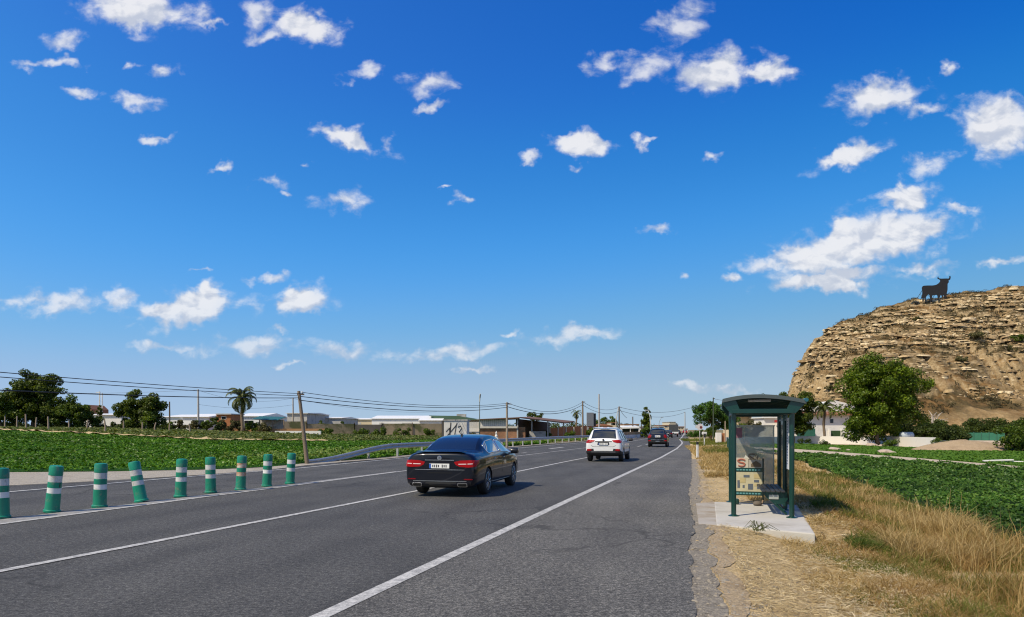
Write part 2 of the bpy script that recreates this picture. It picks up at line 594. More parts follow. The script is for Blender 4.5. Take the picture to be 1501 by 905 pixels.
SC.view_settings.view_transform = 'Standard'; SC.view_settings.look = 'None'
SC.view_settings.exposure = 0.0; SC.view_settings.gamma = 1.0
SC.cycles.filter_width = 1.15; SC.cycles.max_bounces = 6; SC.cycles.transparent_max_bounces = 8; SC.cycles.use_denoising = True
SC.cycles.diffuse_bounces = 3; SC.cycles.glossy_bounces = 3; SC.cycles.transmission_bounces = 4
SC.cycles.caustics_reflective = False; SC.cycles.caustics_refractive = False
# ================================================================== ground
def soil_mat():
    m, nt, b, out = nodes_of('dry_soil')
    p = geo_pos(nt)
    c = ramp(nt, noise(nt, .06, 6, .6, p), [(.35, (.10, .13, .03)), (.5, (.20, .16, .07)), (.68, (.30, .22, .12))])
    f = noise(nt, 1.7, 8, .65, p)
    c = mixcol(nt, 1.0, c, ramp(nt, f, [(.3, (.6, .6, .6)), (.7, (1.25, 1.2, 1.15))]), 'MULTIPLY')
    nt.links.new(c, b.inputs['Base Color']); b.inputs['Roughness'].default_value = .95
    bump(nt, b, f, .6, .1)
    return m


xs = np.sinh(np.linspace(-6.2, 6.2, 260)) * 12.0
xs = np.unique(np.r_[xs, np.linspace(-130, 130, 180)])
ys = np.unique(np.r_[np.linspace(-12, 12, 60), 12 + np.sinh(np.linspace(0, 6.0, 170)) * 20, np.linspace(12, 180, 130)])
gx, gy = np.meshgrid(xs, ys)
gz = terrain(gx, gy)
nx = len(xs)
i = np.arange(len(ys) - 1)[:, None] * nx + np.arange(nx - 1)[None, :]
gq = np.stack([i, i + 1, i + nx + 1, i + nx], -1).reshape(-1, 4)
# the ground lies just under the carriageway
gv = np.stack([gx, gy, gz - .035], -1).reshape(-1, 3)
tag(np_mesh('ground', gv, gq, soil_mat(), smooth=True), kind='structure')

# ------------------------------------------------------------------ road
def asphalt(name, c, tint=(1, 1, 1), spread=1.0):
    m, nt, b, out = nodes_of(name)
    p = geo_pos(nt)
    al = geo_pos(nt, (1.2, .05, 1), (0, 0, R(15.9)))        # stretched along the road
    streak = noise(nt, 1.0, 5, .6, al)
    blot = noise(nt, .35, 6, .6, p)
    grain = noise(nt, 55, 4, .8, p)
    speck = noise(nt, 17, 4, .8, p)
    col = mixcol(nt, streak, sc(c, 1 - .30 * spread), sc(c, 1 + .30 * spread))
    col = mixcol(nt, 1.0, col, ramp(nt, blot, [(.3, (.80, .80, .82)), (.7, (1.2, 1.19, 1.17))]), 'MULTIPLY')
    col = mixcol(nt, 1.0, col, ramp(nt, grain, [(.34, (.25, .25, .25)), (.5, (1, 1, 1)), (.66, (2.4, 2.35, 2.3))]), 'MULTIPLY')
    col = mixcol(nt, 1.0, col, ramp(nt, speck, [(.34, (.50, .50, .50)), (.5, (1, 1, 1)), (.66, (1.8, 1.78, 1.72))]), 'MULTIPLY')
    # darker polished wheel tracks along the lanes
    sx_ = N(nt, 'SeparateXYZ'); nt.links.new(geo_pos(nt, (1, 1, 1), (0, 0, R(15.9))), sx_.inputs[0])
    w_ = N(nt, 'Math', operation='MULTIPLY_ADD'); nt.links.new(sx_.outputs[0], w_.inputs[0]); w_.inputs[1].default_value = 2 * math.pi / 1.72; w_.inputs[2].default_value = 4.95 * 2 * math.pi / 1.72
    co_ = N(nt, 'Math', operation='COSINE'); nt.links.new(w_.outputs[0], co_.inputs[0])
    tk = ramp(nt, co_.outputs[0], [(.15, (1.04, 1.04, 1.04)), (.95, (.80, .80, .81))])
    col = mixcol(nt, noise(nt, .25, 4, .6, p), col, mixcol(nt, 1.0, col, tk, 'MULTIPLY'))
    # dribbled oil and tar spots
    sp0 = ramp(nt, noise(nt, 2.1, 5, .75, p, 1.0), [(.68, (1, 1, 1)), (.74, (.55, .55, .55))])
    col = mixcol(nt, 1.0, col, sp0, 'MULTIPLY')
    # sealed cracks
    cr = N(nt, 'TexVoronoi', feature='DISTANCE_TO_EDGE'); cr.inputs['Scale'].default_value = .33
    wv = N(nt, 'VectorMath', operation='ADD')
    nn = N(nt, 'TexNoise'); nn.inputs['Scale'].default_value = 1.6; nn.inputs['Detail'].default_value = 6
    nt.links.new(p, nn.inputs['Vector'])
    sv = N(nt, 'VectorMath', operation='SCALE'); sv.inputs['Scale'].default_value = 1.0; nt.links.new(nn.outputs['Color'], sv.inputs[0])
    nt.links.new(p, wv.inputs[0]); nt.links.new(sv.outputs[0], wv.inputs[1]); nt.links.new(wv.outputs[0], cr.inputs['Vector'])
    crm = ramp(nt, cr.outputs['Distance'], [(.004, (1, 1, 1)), (.017, (0, 0, 0))])
    gate = ramp(nt, noise(nt, .13, 3, .5, p), [(.50, (0, 0, 0)), (.56, (1, 1, 1))])
    cf = mixcol(nt, 1.0, crm, gate, 'MULTIPLY')
    cfs = N(nt, 'Math', operation='MULTIPLY'); nt.links.new(cf, cfs.inputs[0]); cfs.inputs[1].default_value = .75
    col = mixcol(nt, cfs.outputs[0], col, sc(c, .45))
    nt.links.new(col, b.inputs['Base Color'])
    b.inputs['Roughness'].default_value = .88; b.inputs['Specular IOR Level'].default_value = .25
    bump(nt, b, grain, .8, .012)
    MATS[name] = m
    return m


A_LANE = asphalt('asphalt_lane', (.070, .070, .068))
A_SHOULDER = asphalt('asphalt_shoulder', (.102, .100, .093), spread=.6)


def line_mat(name, c=(.74, .74, .72), wear=(.30, .62), under=(.10, .10, .10)):
    m, nt, b, out = nodes_of(name)
    p = geo_pos(nt)
    d = noise(nt, 9, 8, .72, p)
    e = noise(nt, 70, 4, .7, p)
    f = mixcol(nt, .4, d, e)
    w = ramp(nt, f, [(wear[0], (0, 0, 0)), (wear[1], (1, 1, 1))])
    col = mixcol(nt, w, under, c)
    nt.links.new(col, b.inputs['Base Color']); b.inputs['Roughness'].default_value = .75
    return m


LINE = line_mat('road_paint', (.55, .54, .51), wear=(.36, .57)); LINE_OLD = line_mat('worn_road_paint', (.42, .405, .375), (.40, .66), (.15, .145, .135))
LINE_THIN = line_mat('thin_road_paint', (.62, .62, .6), (.34, .52))


def gp(pts, z=0.0): return [G(x, y, z) for x, y in pts]


edge_right = gp([(1014, 700), (1013, 665), (1011.5, 650), (1009, 642), (1007, 637), (1004, 633.6), (1000, 631.8)])
near_r = [(-.35, -10), (-.10, 2), (.15, 5)] + gp([(1020, 905), (1012, 862), (1013, 800), (1016, 766), (1009, 724)])
edge_right = near_r + edge_right
edge_right_line = [(-3.5 + .285 * -12 - .0, -10)] + gp([(470, 905), (841, 730.5), (969, 671), (992, 658), (999.5, 651), (1000, 648.5), (996.5, 645)])
tail_line = gp([(996.5, 645), (1000.5, 640), (1002.5, 636), (1001.5, 633)])
edge_left = [(-33.5, -10), (-26.5, 12)] + gp([(-140, 724), (0, 713), (124, 707), (300, 696.5), (386, 690.5), (450, 682), (580, 672), (606, 669), (743, 656.5), (816, 650.8), (862, 647.2), (924, 642.4), (944, 639.6), (972, 635.2), (990, 632.2), (995, 631.2)])
line_lane = [(-8.3 + .285 * -8, -8)] + gp([(0, 838), (300, 780.5), (606, 721), (757, 692), (830, 677), (862, 670.8)])
line_lane2 = gp([(862, 670.8), (924, 657.5), (948, 651.8), (967, 646), (982, 640), (990, 636)])
line_mid = [(-12.07 + .285 * -8, -8)] + gp([(0, 769), (300, 729), (412, 714.5), (580, 692.4), (749, 670), (862, 656.3), (925, 647.4), (955, 642), (975, 637.5), (986, 634)])
strip_far = [(-12.75 + .285 * -8, -8)] + gp([(0, 762), (75, 753), (206, 737.5), (353, 719), (426, 710.2), (580, 691.2)])
line_left = [(-17.98 + .285 * -8, -8)] + gp([(0, 722.7), (280, 699), (434.6, 687), (580, 672.8), (606, 670.6), (743, 658.5), (816, 652.4), (862, 648.6), (924, 643.4), (944, 640.4), (972, 635.8)])

# jagged outer edge of the asphalt
er = resample(edge_right, .12)
kk = np.arange(len(er))
jag = np.array([mnoise.noise(Vector((q[1] * 1.1, 3.1, 0))) * .10 + mnoise.noise(Vector((q[1] * 5.0, 9.1, 0))) * .05 for q in er]) * (er[:, 1] < 60)
er_j = er + np.stack([jag, 0 * jag], 1)
el = resample_n(edge_left, len(er_j))
sheet('road', el, er_j, 0, 26, 0.0, A_LANE, zfix=0.0)
# the paved shoulder right of the edge line is older and paler
ell = np.asarray(edge_right_line + gp([(1000, 641), (1002.5, 636)]))
ers = [q for q in er_j if q[1] < 165]
l2 = resample_n(ell, len(ers))
# same y on both sides
yy_ = np.array([q[1] for q in ers]); xr_ = np.array([q[0] for q in ers])
od = np.argsort(ell[:, 1])
xl_ = np.interp(yy_, ell[od, 1], ell[od, 0]) + .02
sheet('road_shoulder', np.stack([np.minimum(xl_, xr_ - .05), yy_], 1), np.stack([xr_, yy_], 1), 0, 8, 0.0, A_SHOULDER, zfix=0.004)

LZ = .009


def mark(name, pts, w, m=LINE, z=LZ, step=1.0):
    p = resample(pts, step)
    a, b_ = ribbon(p, w)
    return sheet(name, a, b_, 0, 2, 0, m, zfix=z)


mark('road_edge_line', edge_right_line, .165)
mark('road_edge_line', tail_line, .25)
mark('road_lane_line', line_lane, .14)
mark('road_centre_line', line_mid, .13)
mark('road_edge_line', line_left, .13, LINE_THIN)
mark('road_edge_line', [(-17.98 - 1.3 + .285 * -8, -8)] + gp([(0, 713.6), (124, 707.6), (200, 702.8)]), .10, LINE_OLD)
# broken lane line farther on
p2 = resample(line_lane2, 1.0)
for s in range(0, len(p2) - 9, 9):
    if p2[s][1] > 62:
        a, b_ = ribbon(p2[s:s + 5], .17); sheet('road_lane_line', a, b_, 0, 2, 0, LINE, zfix=LZ)
# arrow-like dashes on the far carriageway
for (x, y, l) in ((816, 657, 5.5), (884, 648.7, 6.0), (768, 664.2, 1.2)):
    q = np.array(G(x, y)); d_ = np.array([RS, RC])
    a, b_ = ribbon(np.array([q - d_ * l / 2, q + d_ * l / 2]), .35 if l > 2 else .16)
    sheet('road_lane_line', a, b_, 0, 2, 0, LINE, zfix=LZ)
# worn pale separator band that carries the delineator posts
ln_ = len(resample(strip_far, .5))
A_ = resample_n(strip_far, ln_); B_ = resample_n([(-12.07 + .285 * -8, -8)] + gp([(0, 768), (75, 758.5), (206, 741), (353, 721), (426, 711.8), (580, 692)]), ln_)
sheet('road_separator_strip', A_, B_, 0, 3, 0, LINE_OLD, zfix=.005)

# ------------------------------------------------------------------ verge right of the road
def verge_mat(name, c1, c2, c3, s=1.3):
    m, nt, b, out = nodes_of(name)
    p = geo_pos(nt)
    f = noise(nt, s, 8, .68, p, .6)
    g2 = noise(nt, 22, 6, .7, p)
    col = ramp(nt, f, [(.3, c1), (.5, c2), (.7, c3)])
    col = mixcol(nt, 1.0, col, ramp(nt, g2, [(.28, (.45, .43, .4)), (.5, (1, 1, 1)), (.75, (1.4, 1.38, 1.3))]), 'MULTIPLY')
    nt.links.new(col, b.inputs['Base Color']); b.inputs['Roughness'].default_value = .95; b.inputs['Specular IOR Level'].default_value = .1
    bump(nt, b, g2, 1.0, .04)
    MATS[name] = m
    return m


STRAWDIRT = verge_mat('straw_littered_dirt', (.44, .32, .165), (.56, .425, .235), (.34, .26, .125))
vl = [(q[0] - .12, q[1]) for q in edge_right if q[1] < 190]
vr = [(q[0] + (9.5 if q[1] < 60 else 7), q[1]) for q in edge_right if q[1] < 190]
nv = 420
A_ = resample_n(vl, nv); B_ = A_ + np.array([9.0, 0])
sheet('verge_ground', A_, B_, 0, 50, -.012, STRAWDIRT)

# crumbled concrete gutter strip along the asphalt edge
GUT = verge_mat('crumbled_concrete', (.23, .205, .165), (.29, .26, .215), (.17, .15, .12), 3.5)
gl_ = [(q[0] - .1, q[1]) for q in er_j if q[1] < 39]
wd = [(.27 + .08 * mnoise.noise(Vector((q[1] * 1.3, 0, 0))) + .05 * mnoise.noise(Vector((q[1] * 5, 4, 0)))) + .1 for q in gl_]
gr_ = [(q[0] + w_, q[1]) for q, w_ in zip(gl_, wd)]
sheet('gutter_strip', gl_, gr_, 0, 6, -.006, GUT, zn=.004)
# trodden bare path between gutter and straw
PATHM = verge_mat('trodden_dirt_path', (.36, .275, .17), (.43, .335, .215), (.30, .22, .13), 2.0)
pl_ = [(q[0] + w_ + .02, q[1]) for q, w_ in zip(gl_, wd)]
pr_ = [(q[0] + w_ + .24 + .14 * mnoise.noise(Vector((q[1] * .9, 7, 0))) + .04 * mnoise.noise(Vector((q[1] * 5, 2, 0))) + (.25 if 12 < q[1] < 16 else 0), q[1]) for q, w_ in zip(gl_, wd)]
sheet('verge_path', pl_, pr_, 0, 6, -.004, PATHM, zn=.002)

# gravel strip between far carriageway and the left field
GRAV = verge_mat('pale_gravel', (.34, .31, .27), (.40, .365, .31), (.30, .27, .22), 1.0)
field_edge = [(-60, 26)] + gp([(-200, 695), (0, 693), (150, 692), (300, 689.3), (386, 685.8), (450, 679.3), (500, 675.4)])
ro = [(-44.5, 17)] + gp([(-140, 724), (0, 713), (124, 707), (300, 696.5), (386, 690.5), (450, 682.4), (500, 678)])
sheet('gravel_shoulder', ro, field_edge, 60, 6, .012, GRAV)
# narrow dusty margin under the guard rail
mg = gp([(450, 681.4), (580, 671.6), (606, 668.6), (743, 656.1), (816, 650.4), (862, 646.9), (900, 644.4)])
mg2 = [(x - .75, y + .35) for x, y in mg]
sheet('gravel_margin', mg, mg2, 50, 3, .008, GRAV)

# ------------------------------------------------------------------ right-hand fields, path, lawn
FZ = -.34
def gz_(pts): return gp(pts, FZ)
CROPSOIL = verge_mat('crop_soil_green', (.014, .036, .008), (.022, .056, .012), (.032, .066, .018), .9)
fn = [(8.2, 8.5), (9.0, 11.0)] + [(4.9 / RC + (RS / RC) * y + .25 * math.sin(y * .8), y) for y in np.arange(13, 58, 2.0)]
path_lo = gz_([(1501 + 180, 704), (1501, 692.5), (1400, 684.5), (1300, 676.6), (1230, 671), (1165, 666.6), (1100, 663)])
path_hi = gz_([(1501 + 180, 695), (1501, 684.5), (1400, 676.5), (1300, 668.6), (1230, 663), (1165, 658.6), (1100, 655.5)])
lawn_hi = gz_([(1501 + 180, 667), (1501, 663.2), (1400, 658.5), (1300, 655.6), (1230, 653.4), (1165, 651.2), (1100, 649)])
PATHP = verge_mat('pale_farm_track', (.46, .39, .29), (.52, .44, .33), (.42, .35, .25), .8)
LAWN = verge_mat('lime_lawn', (.050, .130, .006), (.075, .165, .010), (.09, .18, .014), .35)
# crop field soil: from the verge across to far right
n_ = 60
nearline = resample_n([(58, 4.0), (30, 5.0), (16, 7.0)] + fn, n_)
farline = resample_n([(64, 12.0)] + path_lo, n_)
sheet('crop_field', nearline, farline, 0, 40, .012, CROPSOIL)
sheet('farm_track', path_lo, path_hi, 80, 6, .016, PATHP)
sheet('lawn_strip', path_hi, lawn_hi, 80, 20, .016, LAWN)
back_hi = gp([(1501 + 180, 649), (1501, 647), (1400, 645), (1300, 644), (1165, 643), (1060, 641)], FZ)
YARD = verge_mat('sandy_yard', (.34, .25, .15), (.40, .30, .19), (.28, .20, .12), .5)
sheet('sandy_yard_ground', lawn_hi, back_hi, 80, 16, .016, YARD)

# left field
LCROP = verge_mat('left_crop_soil', (.016, .055, .006), (.026, .085, .010), (.034, .10, .014), .9)
lf_near = [(-75, 25.5)] + gp([(-200, 695), (0, 693), (150, 692), (300, 689.3), (386, 685.8), (450, 679.3), (500, 675.4)]) + [(x - .8, y + .4) for x, y in gp([(580, 671.6), (606, 668.6), (743, 656.1), (816, 650.4)])]


def lp(px, Y): return (XA(px, Y), Y)


lf_far = [lp(-260, 88), lp(-60, 86), lp(120, 82), lp(300, 78), lp(480, 84), lp(560, 92), lp(650, 98), lp(720, 104), lp(790, 112)]
sheet('left_crop_field', lf_near, lf_far, 120, 60, .02, LCROP)
WEEDS = verge_mat('weedy_ground', (.05, .08, .018), (.10, .13, .03), (.20, .18, .07), .5)
lw_far = [lp(-260, 118), lp(-60, 114), lp(120, 112), lp(300, 110), lp(480, 116), lp(560, 122), lp(650, 128), lp(720, 132), lp(790, 140)]
lf2 = [(x * 1.006, y * 1.012) for x, y in lf_far]
sheet('fallow_ground', lf2, lw_far, 80, 16, .03, WEEDS)
# thin dirt bank at the end of the field
dirt_bank = [(x * 1.001, y * 1.002) for x, y in lf_far[1:5]]
sheet('dirt_bank', dirt_bank, [(x * 1.02, y * 1.02) for x, y in dirt_bank], 80, 3, .30, STRAWDIRT, zn=.06)
# ================================================================== low vegetation (uncountable)
def stuff(name, V, Q, m, smooth=False):
    o = np_mesh(name, V, Q, m, smooth=smooth); o['kind'] = 'stuff'; return o


def crop_leaves(name, A, B, n, size, hgt, m, falloff, seed, hs=.5, mound=.12, rowdir=None, rowgap=.9):
    r = np.random.default_rng(seed)
    P = poly_scatter(A, B, n, r, falloff)
    gap = np.array([mnoise.noise(Vector((x * .8, y * .8, seed + 3))) + .5 * mnoise.noise(Vector((x * .2, y * .2, seed + 4))) for x, y in P])
    P = P[gap > -.42 + r.normal(0, .08, len(P))]
    d = np.linalg.norm(P, axis=1)
    # plants stand in loose rows, higher in the middle of each plant
    ca, sa = (RC, -RS) if rowdir is None else rowdir
    q = (P[:, 0] * ca + P[:, 1] * sa) / rowgap
    row = .5 + .5 * np.cos(2 * math.pi * q)
    lum = np.array([mnoise.noise(Vector((x * 1.1, y * 1.1, seed))) for x, y in P])
    h = hgt * (.35 + .45 * row + .5 * lum + .35 * r.random(len(P)))
    z = terrain(P[:, 0], P[:, 1]) + np.maximum(h, .02)
    C = np.concatenate([P, z[:, None]], 1)
    Nn = unit(np.stack([r.normal(0, .45, len(P)), r.normal(-.15, .45, len(P)), r.uniform(.35, 1.1, len(P))], 1))
    S = size * r.uniform(.6, 1.35, len(P)) * np.clip(d / 30, .85, 2.4)
    V, Q = leaf_quads(C, Nn, S, .8, .12, r)
    return stuff(name, V, Q, m)


LEAF_L = leafmat('left_crop_leaf', (.022, .086, .004), (.056, .152, .007), (.104, .215, .014), .22, .6, ns=.12, spec=.12, glint=(.30, .38, .20))  # palest few leaves are painted sun glints
LEAF_R = leafmat('right_crop_leaf', (.030, .084, .012), (.062, .140, .022), (.115, .205, .036), .28, .6, ns=.25, spec=.12, glint=(.24, .33, .17))  # glints painted here too, as a pale share of the leaves
crop_leaves('crop_plants', lf_near, lf_far, 330000, .098, .20, LEAF_L, 1.15, 11)
crop_leaves('crop_plants', nearline, farline, 270000, .092, .24, LEAF_R, 1.3, 12)
LEAF_W = leafmat('weed_leaf', (.050, .085, .014), (.105, .150, .028), (.20, .20, .075), .28, .65, ns=.15)
crop_leaves('weeds', lf2, lw_far, 60000, .13, .36, LEAF_W, .5, 13)
LEAF_G = leafmat('lawn_blade', (.048, .125, .006), (.075, .165, .010), (.11, .20, .018), .25, .6)
crop_leaves('lawn_grass', path_hi, lawn_hi, 60000, .09, .07, LEAF_G, .6, 14)
# lighter weeds on the slope below the guard rail
gl1 = [(x - 1.1, y + .6) for x, y in mg]; gl2 = [(x - 6.0, y + 3.2) for x, y in mg]
crop_leaves('weeds', gl1, gl2, 14000, .11, .35, leafmat('rail_weed_leaf', (.06, .12, .010), (.11, .20, .02), (.20, .24, .05), .25, .6), .8, 15)

# ---- straw on the right verge
STRAW = leafmat('straw', (.28, .185, .065), (.43, .305, .125), (.60, .46, .235), .25, .65)
STRAWD = leafmat('dark_straw', (.21, .12, .035), (.34, .21, .07), (.48, .33, .13), .25, .7)
GREENB = leafmat('green_weed_blade', (.075, .095, .010), (.14, .165, .022), (.25, .25, .06), .45, .65)


PADP = [G(1020, 737.5), G(1047, 735.5), G(1168, 740), G(1197, 785), G(1150, 780.5), G(1048, 770), G(1024, 768)]


def clear_of_slab(x, y):
    inside = np.zeros(len(x), bool)
    j = len(PADP) - 1
    for i_ in range(len(PADP)):
        xi, yi = PADP[i_]; xj, yj = PADP[j]
        c = ((yi > y) != (yj > y)) & (x < (xj - xi) * (y - yi) / (yj - yi + 1e-12) + xi)
        inside ^= c; j = i_
    return ~inside


def tall_grass(name, latmin, latmax, y0, y1, n, L, W, m, seed, patch=0.0, bend=(.2, .9), pn=.45, yn=1.0):
    r = np.random.default_rng(seed)
    y = y0 + (y1 - y0) * r.random(n * 3) ** 1.6
    lat = r.uniform(0, 1, n * 3)
    lo = latmin(y) if callable(latmin) else latmin; hi = latmax(y) if callable(latmax) else latmax
    lat = lo + (hi - lo) * lat
    x = lat / RC + RS / RC * y
    if patch:
        q = np.array([mnoise.noise(Vector((a * pn, b * pn * yn, seed * 1.7))) for a, b in zip(x, y)])
        k = q > (patch - 1) * .35 + r.normal(0, .07, len(q))
        x, y = x[k], y[k]
    k = clear_of_slab(x, y); x, y = x[k], y[k]
    x, y = x[:n], y[:n]
    n_ = len(x)
    B = np.stack([x, y, terrain(x, y) - .015], 1)
    a = r.uniform(0, 2 * math.pi, n_)
    D = np.stack([np.cos(a), np.sin(a)], 1)
    clump = np.array([mnoise.noise(Vector((p * 1.3, q * 1.3, seed + 5))) for p, q in zip(x, y)])
    Ls = r.uniform(L[0], L[1], n_) * (1 + .55 * clump) * (np.interp(y, [6, 11, 16, 24, 45], [1, .95, .62, .45, .45]) if L[1] > .5 else 1)
    Ws = W * r.uniform(.6, 1.4, n_) * np.clip(y / 11, .8, 2.5)
    V, Q = blades(B, D, Ls, Ws, r.uniform(bend[0], bend[1], n_), r)
    return stuff(name, V, Q, m)


tall_grass('dry_grass', 2.45, lambda y: 4.55 + .3 * np.sin(y), 5.6, 42, 34000, (.20, .60), .010, STRAW, 21, 1.25, (.25, 1.3))
tall_grass('dry_grass', 2.6, 4.6, 5.6, 30, 17000, (.18, .55), .009, STRAWD, 22, 1.15, (.3, 1.4))
tall_grass('green_weeds', 2.2, 4.8, 5.2, 30, 26000, (.10, .32), .012, GREENB, 23, .98, (.3, 1.2), 1.3)
tall_grass('green_weeds', 1.95, 2.7, 10.4, 15.5, 3600, (.08, .24), .020, leafmat('leafy_weed', (.045, .075, .008), (.09, .13, .016), (.14, .18, .03), .42, .6), 35, 1.0, (.4, 1.2), .9)
tall_grass('dry_stalks', 2.6, 4.8, 6, 26, 700, (.55, .95), .010, STRAW, 29, .8, (.05, .6))
# short, trampled straw nearer the road
tall_grass('short_straw', lambda y: np.interp(y, [5, 9, 14, 40], [.95, 1.0, .9, -.8]) + .0 * y, 2.7, 5.0, 40, 30000, (.05, .20), .009, STRAW, 24, 1.0, (.5, 1.3), .8)
tall_grass('short_straw', lambda y: np.interp(y, [5, 9, 14, 40], [1.5, 1.5, 1.3, -.4]), 2.9, 5.0, 30, 16000, (.06, .24), .009, STRAWD, 25, .9, (.5, 1.3), .9)
tall_grass('green_weeds', lambda y: np.interp(y, [5, 9, 14, 40], [1.2, 1.3, 1.2, -.3]), 2.8, 5.0, 34, 6000, (.04, .14), .014, GREENB, 26, 1.45, (.4, 1.1), .6)
# far verge between shelter and side track: dry, then green
tall_grass('dry_grass', lambda y: np.interp(y, [24, 45, 70], [-.35, -1.3, -3.0]), lambda y: np.interp(y, [24, 45, 70], [2.6, 2.0, 2.0]), 24, 68, 16000, (.08, .30), .012, STRAW, 27, 1.0, (.3, 1.0), .5)
tall_grass('green_weeds', lambda y: np.interp(y, [30, 70, 120], [.2, -1.8, -6]), lambda y: np.interp(y, [30, 70, 120], [2.6, 3.0, -1.0]), 40, 120, 14000, (.10, .35), .02, GREENB, 28, 1.1, (.3, 1.0), .3)

# flattened straw litter
def litter(name, n, latf, y0, y1, L, W, m, seed, patch=1.0):
    r = np.random.default_rng(seed)
    y = y0 + (y1 - y0) * r.random(n) ** 1.7
    lo, hi = latf(y)
    lat = lo + (hi - lo) * r.random(n)
    x = lat / RC + RS / RC * y
    q = np.array([mnoise.noise(Vector((a * .9, b * .9, seed * 1.3))) for a, b in zip(x, y)])
    k = q > (patch - 1) * .4 - .25 + r.normal(0, .1, n)
    x, y = x[k], y[k]; k = clear_of_slab(x, y); x, y = x[k], y[k]; n = len(x)
    a = r.uniform(0, math.pi, n); e = r.normal(.05, .16, n)
    d = np.stack([np.cos(a) * np.cos(e), np.sin(a) * np.cos(e), np.sin(e)], 1)
    l = r.uniform(L[0], L[1], n)[:, None]; w = W * r.uniform(.6, 1.4, n)[:, None]
    s = np.stack([-np.sin(a), np.cos(a), r.normal(0, .4, n)], 1) * w
    c = np.stack([x, y, terrain(x, y) + .012 + .035 * r.random(n)], 1)
    V = np.stack([c - d * l - s, c + d * l - s * .3, c + d * l + s * .3, c - d * l + s], 1).reshape(-1, 3)
    return stuff(name, V, np.arange(4 * n).reshape(n, 4), m)


litter('straw_litter', 42000, lambda y: (np.interp(y, [5, 9, 14, 40], [.85, .95, .85, -.9]), np.full_like(y, 3.0)), 4.6, 42, (.025, .12), .0035, STRAW, 31)
litter('straw_litter', 30000, lambda y: (np.interp(y, [5, 9, 14, 40], [.95, 1.0, .9, -.8]), np.full_like(y, 2.7)), 4.6, 26, (.02, .09), .004, leafmat('bleached_straw', (.48, .38, .22), (.60, .50, .32), (.72, .62, .43), .2, .7), 33, .9)
litter('straw_litter', 26000, lambda y: (np.interp(y, [5, 9, 14, 40], [.40, .20, -.1, -1.3]), np.full_like(y, 1.3)), 4.6, 30, (.02, .07), .003, leafmat('pale_litter', (.34, .25, .12), (.52, .41, .23), (.66, .55, .34), .2, .7), 32, .9)
tall_grass('green_weeds', 1.5, 3.4, 4.9, 9.8, 7000, (.05, .17), .010, GREENB, 36, 1.0, (.4, 1.2), 1.1)

# pebbles and crumbs of concrete along the asphalt edge
def pebbles(name, n, latf, y0, y1, s, m, seed):
    r = np.random.default_rng(seed)
    y = y0 + (y1 - y0) * r.random(n) ** 1.7
    xe = np.interp(y, [q[1] for q in er], [q[0] for q in er])
    lo, hi = latf
    x = xe + r.uniform(lo, hi, n)
    k = clear_of_slab(x, y); x, y = x[k], y[k]; n = len(x)
    base = np.array([(-1, -1, 0), (1, -1, 0), (1, 1, 0), (-1, 1, 0), (-.5, -.5, 1), (.6, -.5, .9), (.5, .6, 1), (-.6, .5, .8)], float)
    S = (s * r.lognormal(0, .5, n))[:, None, None] * np.array([1, .8, .55])
    a = r.uniform(0, 6.28, n)
    V = base[None] * S * r.uniform(.7, 1.3, (n, 8, 3))
    X = V[..., 0] * np.cos(a)[:, None] - V[..., 1] * np.sin(a)[:, None]; Y_ = V[..., 0] * np.sin(a)[:, None] + V[..., 1] * np.cos(a)[:, None]
    V = np.stack([X + x[:, None], Y_ + y[:, None], V[..., 2] + terrain(x, y)[:, None] - .004], -1).reshape(-1, 3)
    q = np.array([(4, 5, 6, 7), (0, 1, 5, 4), (1, 2, 6, 5), (2, 3, 7, 6), (3, 0, 4, 7)])
    Q = (np.arange(n)[:, None, None] * 8 + q[None]).reshape(-1, 4)
    return stuff(name, V, Q, m)


STONE = mat('pebble_stone', (.25, .22, .175), .9, var=.4, vs=9)
pebbles('gravel', 5200, (-.10, .75), 4.4, 38, .006, STONE, 41)
pebbles('gravel', 260, (-.03, .40), 4.4, 26, .015, STONE, 42)
pebbles('gravel', 900, (.6, 2.6), 4.6, 30, .008, STONE, 43)


# ================================================================== trees and bushes
def blob_leaves(clumps, n, leaf, r, flat=.0, hollow=.45, jitter=.7):
    """leaves on the outer part of many small clumps: clumps = list of (centre, radii)"""
    vol = np.array([c[1][0] * c[1][1] + c[1][0] * c[1][2] for c in clumps])
    k = r.choice(len(clumps), n, p=vol / vol.sum())
    C = np.array([c[0] for c in clumps])[k]; S = np.array([c[1] for c in clumps])[k]
    d = unit(r.normal(size=(n, 3)))
    rad = hollow + (1 - hollow) * r.random(n) ** .6
    P = C + d * S * rad[:, None]
    Nn = unit(d + np.array([0, 0, .35]) + r.normal(size=(n, 3)) * jitter)
    return leaf_quads(P, Nn, leaf * r.uniform(.6, 1.4, n), .62, .14, r)


def crown_clumps(crown, nclump, rc, r, shell=.55):
    vols = np.array([c[3] * c[4] * c[5] for c in crown]); out = []
    for i in r.choice(len(crown), nclump, p=vols / vols.sum()):
        cx, cy, cz, rx, ry, rz = crown[i]
        d = unit(r.normal(size=3)); k = (shell + (1 - shell) * r.random()) if r.random() < .8 else r.random() * shell
        s = rc * r.uniform(.6, 1.35)
        out.append(((cx + d[0] * rx * k, cy + d[1] * ry * k, cz + d[2] * rz * k), (s, s, s * r.uniform(.6, .9))))
    return out


BARK = mat('bark', (.13, .095, .065), .95, var=.4, vs=6, bs=.6, bscale=25)
BARK_PALE = mat('pale_bark', (.26, .22, .17), .95, var=.35, vs=6, bs=.5, bscale=25)


